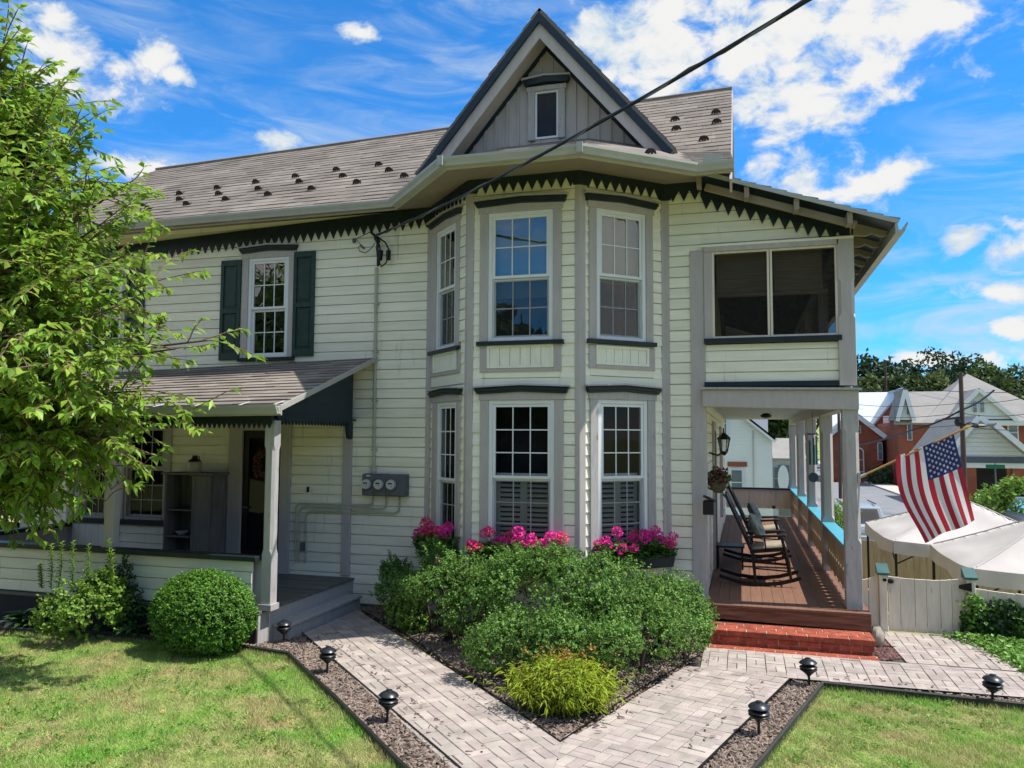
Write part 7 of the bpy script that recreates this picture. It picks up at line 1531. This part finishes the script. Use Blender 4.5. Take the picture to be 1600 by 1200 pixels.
wgable(1484, 1582, 1528, 611, 655, Yb - .4); wgable(1402, 1426, 1413, 612, 656, Yb - .4)
b = MB(); b.box(at2(1486, 657, Yb)[0], x1, Yb - .6, Yb - .02, ze_ - .35, ze_ + .1); b.build('cornice', 'farwhite', bh)
fwin(bh, 1519, 1526.5, 627, 645, Yb - .4); fwin(bh, 1530, 1538, 627, 645, Yb - .4); fwin(bh, 1417, 1425, 662, 688, Yb, bars=1); fwin(bh, 1574, 1591, 661, 691, Yb, bars=1); fwin(bh, 1453, 1462, 661, 690, Yb); fwin(bh, 1416, 1420, 634, 648, Yb - .4)
# white garage
Yg = 56; zgg = float(terrain_z(19, Yg)); ga = thing('garage', 'white gabled garage with a dark open bay and brick piers', 'garage', (19, Yg, zgg))
gx0, gz0 = at2(1480, 713, Yg); gax, gaz = at2(1527, 652, Yg); gx1, gz1 = at2(1612, 713, Yg)
b = MB(); b.prism([(gx0, gz0), (gx1, gz0), (gx1, gz0 + .02), (gax + (gx1 - gax) * .02, gaz - .25), (gax - .05, gaz - .25), (gx0, gz0 + .02)], Yg, Yg + 8); b.build('gable_wall', 'farwhite', ga)
n = 9
for i in range(n):
    z = gz0 + .1 + i * (gaz - gz0) / n; w = 1 - (z - gz0) / (gaz - gz0); b = MB(); b.box(gax - (gax - gx0) * w * .93, gax + (gx1 - gax) * w * .93, Yg - .03, Yg - .005, z, z + (gaz - gz0) / n - .05)
    if w > .08: b.build('siding_board', 'farwhite', ga)
b = MB(); bz = at2(1527, 723, Yg)[1]; b.box(gx0 - .2, gx1, Yg - .15, Yg + .3, bz, gz0 - .005); b.build('band', 'navyband', ga)
b = MB(); bz2 = at2(1527, 731, Yg)[1]; b.box(gx0, gx1, Yg - .05, Yg + .2, bz2, bz - .005); b.build('lintel', 'farwhite', ga)
for p0, p1 in ((1503, 1526), (1583, 1612)):
    b = MB(); b.box(at2(p0, 750, Yg)[0], at2(p1, 750, Yg)[0], Yg, Yg + .5, zgg - .5, bz2 - .005); b.build('brick_pier', 'farbrick', ga)
b = MB(); b.box(at2(1526, 750, Yg)[0], at2(1583, 750, Yg)[0], Yg + 1.2, Yg + 1.3, zgg - .5, bz2); b.build('garage_shade', 'recess', ga)  # dark panel standing in for the shade inside the open bay
for xe in (gx0, gx1):
    q = MB(); zf = gz0 + .3; slab(q, [Vector((gax, Yg - .4, gaz + .15)), Vector((xe + (xe - gax) * .08, Yg - .4, zf - .25)), Vector((xe + (xe - gax) * .08, Yg + 11, zf - .25)), Vector((gax, Yg + 11, gaz + .15))], .15); q.build('roof', 'farshingle', ga)
    q = MB(); yy_ = Yg - (.45 if xe == gx0 else .48); q.bar((gax, yy_, gaz + .02), (xe + (xe - gax) * .08, yy_, zf - .38), .08, .3); q.build('rake_board', 'farwhite', ga)
q = MB(); a, c = at2(1556, 664, Yg - 2), at2(1614, 712, Yg - 2); q.bar((a[0], Yg - 2, a[1]), (c[0], Yg - 2, c[1]), .1, .3); q.build('rake_board', 'farwhite', ga)
q = MB(); slab(q, [Vector((a[0], Yg - 2, a[1] + .15)), Vector((c[0], Yg - 2, c[1] + .15)), Vector((c[0], Yg - .5, c[1] + .15)), Vector((a[0], Yg - .5, a[1] + .15))], .12); q.build('porch_roof', 'farshingle', ga)
# white house behind the porch
Yw = 44; zw = -1.9; wh = thing('white_house', 'white house with a brick lintel window seen through the porch', 'house', (2, Yw, zw))
def fx(px, Y=Yw): return atY(px, 720, Y).x
rkx, rkz = at2(1168, 656, Yw); ex, ez_ = at2(1212, 691, Yw); x_l = fx(1070)
b = MB(); b.prism([(x_l, zw - 1), (fx(1207), zw - 1), (fx(1207), ez_ + .15), (rkx, rkz), (rkx - 3.5, rkz + 2.8), (x_l, rkz + .5)], Yw, Yw + 9); b.build('wall', 'farwhite', wh)
for i in range(26):
    z = zw + .9 + i * .15 + 1.9 * 0 
b = MB(); b.bar((ex, Yw - .3, ez_ + .05), (rkx - 3.5, Yw - .3, rkz + 2.8 + .2), .1, .22); b.build('rake_board', 'farwhite', wh)
q = MB(); slab(q, [Vector((ex, Yw - .35, ez_ + .2)), Vector((rkx - 3.5, Yw - .35, rkz + 3.05)), Vector((rkx - 3.5, Yw + 9, rkz + 3.05)), Vector((ex, Yw + 9, ez_ + .2))], .1); q.build('roof', 'farshingle', wh)
b = MB(); b.box(fx(1172, Yw + 4), fx(1200, Yw + 4), Yw + 3, Yw + 8, ez_, ez_ + 6); b.build('rear_wall', 'farwhite', wh)
z_a = at2(1150, 694, Yw)[1]
for i in range(7):
    z = z_a + i * .185; xe_ = ex - .3 - max(0, (z - ez_)) * ((ex - rkx) / (rkz - ez_)); b = MB(); b.box(x_l, min(fx(1206), xe_), Yw - .025, Yw - .002, z, z + .17); b.build('siding_board', 'farwhite', wh)
fwin(wh, 1140.5, 1162, 732, 775, Yw, bars=1); fwin(wh, 1117, 1137, 640, 683, Yw, bars=1)
for i in range(14):
    x = fx(1136.5) + (fx(1167) - fx(1136.5)) * i / 14; z0, z1 = at2(1150, 729, Yw)[1], at2(1150, 721.5, Yw)[1]; b = MB(); b.box(x + .005, x + .075, Yw - .06, Yw - .003, z0, z1); b.build('lintel_brick', 'farbrick', wh)
b = MB(); b.tube([(fx(1177), Yw - .06, zw), (fx(1177), Yw - .06, rkz - .6)], .03, 5); b.build('conduit', 'gutter', wh)
An = fx(1207.5), fx(1260); za1, za2, za3 = at2(1220, 693, Yw + 2)[1], at2(1220, 716, Yw)[1], at2(1220, 725, Yw)[1]
b = MB(); b.box(An[0], An[1], Yw + .3, Yw + 4, zw - 1, za2); b.build('annex_wall', 'farwhite', wh)
q = MB(); slab(q, [Vector((An[0], Yw - .1, za2)), Vector((An[1], Yw - .1, za2)), Vector((An[1], Yw + 3, za1 + .3)), Vector((An[0], Yw + 3, za1 + .3))], .12); q.build('annex_roof', 'farshingle', wh)
fwin(wh, 1208.5, 1217, 729, 766, Yw + .3, bars=1); dr = MB(); dr.box(fx(1216), fx(1235), Yw + .12, Yw + .28, zw - .3, at2(1225, 727, Yw)[1]); dd_ = dr.build('door', 'farglass', wh)
cx, cz = at2(1224, 748, Yw); b = MB(); b.prism([(cx + .28 * math.cos(k * .3927), cz + .72 * math.sin(k * .3927)) for k in range(16)], Yw + .06, Yw + .11); b.build('oval_glass', 'farwhite', dd_)
# vehicles
def suv(loc, label, body='carbody', rz=0.0, s=1.0):
    o = thing('parked_car', label, 'car', loc, 'cars parked along the street'); L, W, Hh = 4.7, 1.86, 1.75; x, y, z = 0, 0, 0
    def P(p): return (loc[0] + p[0], loc[1] + p[1], loc[2] + p[2])
    prof_ = [(-2.3, .35), (2.3, .35), (2.35, .7), (2.25, .95), (1.15, 1.05), (-2.2, 1.08), (-2.36, .9)]
    b = MB(); n = len(prof_)
    for sx in (-1, 1): pass
    vs = [P((-W / 2, a, c)) for a, c in prof_] + [P((W / 2, a, c)) for a, c in prof_]; b.add(vs, [tuple(range(n)), tuple(range(2 * n - 1, n - 1, -1))] + [(i, i + n, (i + 1) % n + n, (i + 1) % n) for i in range(n)]); b.build('body', body, o, bevel=.06)
    cab_ = [(-2.2, 1.08), (1.1, 1.05), (.35, 1.68), (-1.0, 1.75), (-1.95, 1.70)]; m_ = len(cab_); b = MB(); tw_ = .14
    vs = [P((-(W / 2 - .03 - (tw_ if c > 1.3 else 0)), a, c)) for a, c in cab_] + [P((W / 2 - .03 - (tw_ if c > 1.3 else 0), a, c)) for a, c in cab_]; b.add(vs, [tuple(range(m_)), tuple(range(2 * m_ - 1, m_ - 1, -1))] + [(i, i + m_, (i + 1) % m_ + m_, (i + 1) % m_) for i in range(m_)]); b.build('cabin', body, o, bevel=.05)
    b = MB()
    b.add([P(p) for p in ((-.72, -2.215, 1.16), (.72, -2.215, 1.16), (.62, -2.03, 1.62), (-.62, -2.03, 1.62))], [(0, 1, 2, 3)]); rw = b.build('rear_window', 'car_glass', o, fix=False)
    for sx in (-1, 1):
        for y0_, y1_, t0, t1 in ((-1.95, -1.3, -1.85, -1.3), (-1.2, -.35, -1.2, -.35), (-.25, .75, -.25, .3)):
            b = MB(); w0, w1 = W / 2 - .02, W / 2 - .15; b.add([P((sx * w0, y0_, 1.13)), P((sx * w0, y1_, 1.13)), P((sx * w1, t1, 1.62)), P((sx * w1, t0, 1.62))], [(0, 1, 2, 3)]); b.build('side_window', 'car_glass', o, fix=False)
        b = MB(); b.box(*(loc[0] + v for v in sorted((sx * .78, sx * .92))), loc[1] - 2.375, loc[1] - 2.3, loc[2] + .80, loc[2] + 1.08); b.build('tail_light', 'redlamp', o)
        b = MB(); b.tube([P((sx * .6, -1.8, 1.80)), P((sx * .6, .2, 1.80))], .025, 6); b.build('roof_rail', 'black', o)
        for yy in (-1.45, 1.45):
            b = MB(); vs = []; k = 16
            for xx in (sx * (W / 2 - .2), sx * (W / 2 + .01)):
                for i in range(k): vs.append(P((xx, yy + .36 * math.cos(6.283 * i / k), .36 + .36 * math.sin(6.283 * i / k))))
            b.add(vs, [tuple(range(k)), tuple(range(2 * k - 1, k - 1, -1))] + [(i, (i + 1) % k, (i + 1) % k + k, i + k) for i in range(k)]); wl_ = b.build('wheel', 'tyre', o)
    b = MB(); b.box(loc[0] - .26, loc[0] + .26, loc[1] - 2.37, loc[1] - 2.30, loc[2] + .72, loc[2] + .86); b.build('number_plate', 'farwhite', o)
    b = MB(); b.box(loc[0] - .95, loc[0] + .95, loc[1] - 2.45, loc[1] - 2.3, loc[2] + .38, loc[2] + .62); b.build('bumper', body, o, bevel=.04)
    return o
suv((4.35, 35.5, -1.85), 'silver SUV with dark windows parked on the street behind the porch post')
v = atY(1604, 790, 33); suv((v.x + .78, 33 + 1.0, v.z - 1.45), 'silver car at the right edge of the photo beyond the canopies')
# street furniture
def pole(px, pyt, Y, label, r=.16):
    p = atY(px, pyt, Y); z = float(terrain_z(p.x, Y)); o = thing('utility_pole', label, 'utility pole', (p.x, Y, z), 'wooden utility poles along the street'); b = MB(); b.tube([(p.x, Y, z - .5), (p.x, Y, p.z)], [r, r * .7], 8); b.build('pole', 'utilitywood', o, smooth=True); return o, p
po, pp = pole(1501, 583, 50, 'tall dark wooden utility pole in front of the white garage')
b = MB(); q = atY(1473, 655, 50); q2 = atY(1505, 652, 50); b.bar(q, q2, .1, .12); b.build('crossarm', 'utilitywood', po)
b = MB(); q = atY(1503, 665, 49.9); q2 = atY(1528, 663, 48.5); b.tube([q, q.lerp(q2, .5) + Vector((0, 0, .12)), q2], .04, 6); b.ball(atY(1527, 665, 48.5), (.55, .3, .11), 8); b.build('street_lamp', 'black', po)
b = MB(); b.ball(atY(1497, 660, 49.8), (.2, .2, .25), 8); b.build('insulator', 'black', po)
po2, pp2 = pole(1310, 628, 62, 'grey utility pole seen between the porch posts', .14)
po3, pp3 = pole(1383, 564, 118, 'distant bare utility pole among the hill trees', .2)
def wire(pts, label, r=.02, sag=.4):
    P_ = [atY(*p) for p in pts]; L_ = []
    for a, c in zip(P_, P_[1:]):
        for i in range(12): t = i / 12; q = a.lerp(c, t); q.z -= sag * 4 * t * (1 - t); L_.append(q)
    L_.append(P_[-1]); b = MB(); b.tube(L_, r, 5); b.build('overhead_wire', 'black', label=label, cat='wire', group='overhead wires crossing the street', smooth=True)
wire([(1553, 610, 44), (1503, 640, 50), (1432, 670, 52), (1318, 700, 62)], 'thick dark overhead wire sloping down past the utility pole', .05, .12)
wire([(1330, 631, 62), (1500, 630, 50), (1640, 612, 42)], 'upper thin wire in front of the church roofs', .018, .2); wire([(1330, 648, 62), (1500, 645, 50), (1640, 640, 42)], 'middle thin wire in front of the church roofs', .018, .25); wire([(1330, 664, 62), (1502, 664, 50), (1640, 668, 42)], 'lower thin wire in front of the church windows', .018, .2)
wire([(1330, 608, 90), (1420, 607, 85), (1640, 612, 80)], 'distant thin wire along the top of the roofs', .03, .2)
sg = atY(1555, 729, 40); so = thing('street_sign', 'small green street name sign on a thin post beside the bush', 'street sign', (sg.x, 40, float(terrain_z(sg.x, 40))))
b = MB(); b.tube([(sg.x, 40, float(terrain_z(sg.x, 40))), (sg.x, 40, sg.z + .15)], .03, 6); b.build('post', 'metergrey', so); b = MB(); b.box(sg.x - .38, sg.x + .38, 39.97, 39.99, sg.z - .09, sg.z + .09); b.build('blade', 'signgreen', so)
# street-side bush
bx = atY(1572, 775, 36); n = 5200; o = thing('street_bush', 'bright green arching bush beside the street sign', 'bush', (bx.x, 36, -1.9))
lob = [(bx.x - .3, 36, -.6, 1.1, 1.0, 1.2), (bx.x + 1.2, 36, -.4, 1.1, 1.0, 1.2), (bx.x + .3, 35.8, .2, .7, .7, .75), (bx.x - 1.0, 36, -1.1, .6, .6, .8), (bx.x + 1.0, 36, .3, .5, .5, .5)]
P = np.vstack([unit(n // 5) * np.array(l[3:]) * rng.uniform(.65, 1.08, (n // 5, 1)) + np.array(l[:3]) for l in lob]); leaves('foliage', P, unit(len(P)) + [0, 0, .5], unit(len(P)) + [0, 0, .6], .24, .10, 'limeleaf', o, droop=.3)['kind'] = 'stuff'
b = MB()
for l in lob: b.tube([(bx.x, 36, -1.9), (l[0], l[1], l[2])], [.05, .02], 5)
b.build('stem', 'bark', o)
n = 700; gpx = atY(1313, 818, 24); P = np.array(gpx) + rng.normal(0, 1, (n, 3)) * [.15, .2, .26]; leaves('hedge_sprigs', P, unit(n) + [0, 0, .8], unit(n), .12, .04, 'limeleaf', label='green weeds growing between the porch posts and the street', kind='stuff')
# wooded hill
def far_tree(px, pyt, pyb, Y, wpx, m, label, n=1500):
    t = atY(px, pyt, Y); bt = atY(px, pyb, Y); z0 = float(terrain_z(t.x, Y)); H_ = t.z - z0; w = wpx * Y / FPX; o = thing('hill_tree', label, 'tree', (t.x, Y, z0), 'trees on the hill behind the church')
    b = MB(); b.tube([(t.x, Y, z0 - .5), (t.x + .2, Y, z0 + H_ * .4), (t.x, Y, z0 + H_ * .8)], [.35, .25, .08], 6)
    k = 9; L_ = []
    for i in range(k):
        a = random.uniform(0, 6.28); hz = random.uniform(.34, .86); rr_ = (1 - abs(hz - .5) * 1.3) * w * .42; L_.append((t.x + math.cos(a) * rr_, Y + math.sin(a) * rr_, z0 + H_ * hz, w * random.uniform(.24, .36), w * .3, H_ * random.uniform(.11, .17))); b.tube([(t.x, Y, z0 + H_ * .3), L_[-1][:3]], [.14, .04], 4)
    L_.append((t.x, Y, z0 + H_ * .88, w * .26, w * .26, H_ * .13)); b.build('trunk', 'bark', o)
    P = np.vstack([unit(n // 10) * np.array(l[3:]) * (rng.uniform(.35, 1.0, (n // 10, 1)) ** .5) * (1 + .10 * rng.uniform(-1, 1, (n // 10, 1))) + np.array(l[:3]) for l in L_]); leaves('crown', P, unit(len(P)), unit(len(P)) + [0, 0, .5], rng.uniform(.5, 1.0, len(P)), rng.uniform(.35, .6, len(P)), m, o, droop=.2)['kind'] = 'stuff'
HT = [(1350, 552, 690, 128, 62, 'farleaf_dark', 'dark tree at the left end of the hill next to the house'), (1386, 562, 690, 132, 50, 'farleaf_dark', 'dark tree behind the distant bare pole'), (1452, 546, 640, 150, 78, 'farleaf_dark', 'tallest dark tree in the middle of the hill'), (1490, 552, 640, 152, 66, 'farleaf_dark', 'dark tree right of the tallest hill tree'),
      (1404, 584, 640, 120, 56, 'farleaf', 'mid green tree above the bright church roof'), (1437, 588, 640, 119, 56, 'farleaf', 'mid green tree above the left end of the grey roof'), (1466, 580, 640, 117, 44, 'farleaf_pale', 'pale green tree beside the utility pole top'), (1540, 566, 640, 130, 70, 'farleaf', 'mid green tree behind the roof apex'),
      (1585, 572, 650, 126, 74, 'farleaf_pale', 'pale open tree at the right end of the hill'), (1625, 566, 650, 128, 70, 'farleaf', 'mid green tree cut by the right edge of the photo'), (1562, 590, 650, 116, 50, 'farleaf', 'small green tree behind the right roof slope'), (1522, 556, 640, 148, 60, 'farleaf_dark', 'dark tree behind the mid green hill tree'), (1418, 562, 640, 145, 50, 'farleaf_dark', 'dark low tree left of the tallest hill tree'),
      (1362, 585, 660, 116, 40, 'farleaf_pale', 'pale green tree at the far left below the dark trees'), (1218, 640, 700, 75, 52, 'farleaf', 'green tree behind the white house roof'), (1245, 635, 700, 80, 40, 'farleaf_dark', 'dark tree seen between the farther porch posts'), (1300, 575, 700, 125, 60, 'farleaf_dark', 'dark tree half hidden by the upper porch')]
for h in HT: far_tree(*h)
# far left: dark fence and bright house beyond
lf = thing('lattice_fence', 'dark lattice fence left of the house', 'fence', (-15.2, 13, 0))
for i in range(14):
    x = -17.2 + i * .3; b = MB(); b.box(x, x + .09, 13.0, 13.04, -.1, 1.55); b.build('picket', 'black', lf)
b = MB(); b.box(-17.3, -12.9, 13.05, 13.09, 1.40, 1.52); b.box(-17.3, -12.9, 13.05, 13.09, .75, .85); b.box(-17.3, -12.9, 13.05, 13.09, -.05, .62); b.build('rail', 'black', lf)
nb_ = thing('neighbour_house', 'white neighbouring house beyond the left end of the porch', 'house', (-26, 24, 0)); gable_house(nb_, -32, -21, 24, 34, -1, 3.2, 6, 'farwhite', 'farshingle', 'x')
# trees across the front street, mirrored in the window panes
n = 14000; cc = [(x, -20 - 3 * math.sin(x * .7), 3.4 + 1.3 * math.sin(x * .45 + 1), 4.2, 3.0, 4.2 + 1.2 * math.sin(x * .45 + 1)) for x in range(-44, 42, 5)]
cc += [(x, -24, 6.5, 5, 4, 6.5) for x in (-44, -37, -30, -23)]; n = 19000
P = np.vstack([unit(n // len(cc)) * np.array(l[3:]) * rng.uniform(.6, 1.05, (n // len(cc), 1)) + np.array(l[:3]) for l in cc]); P = P[P[:, 2] > 0]; leaves('treeline', P, unit(len(P)), unit(len(P)), 1.3, .9, 'farleaf', label='row of street trees opposite the house', kind='stuff')
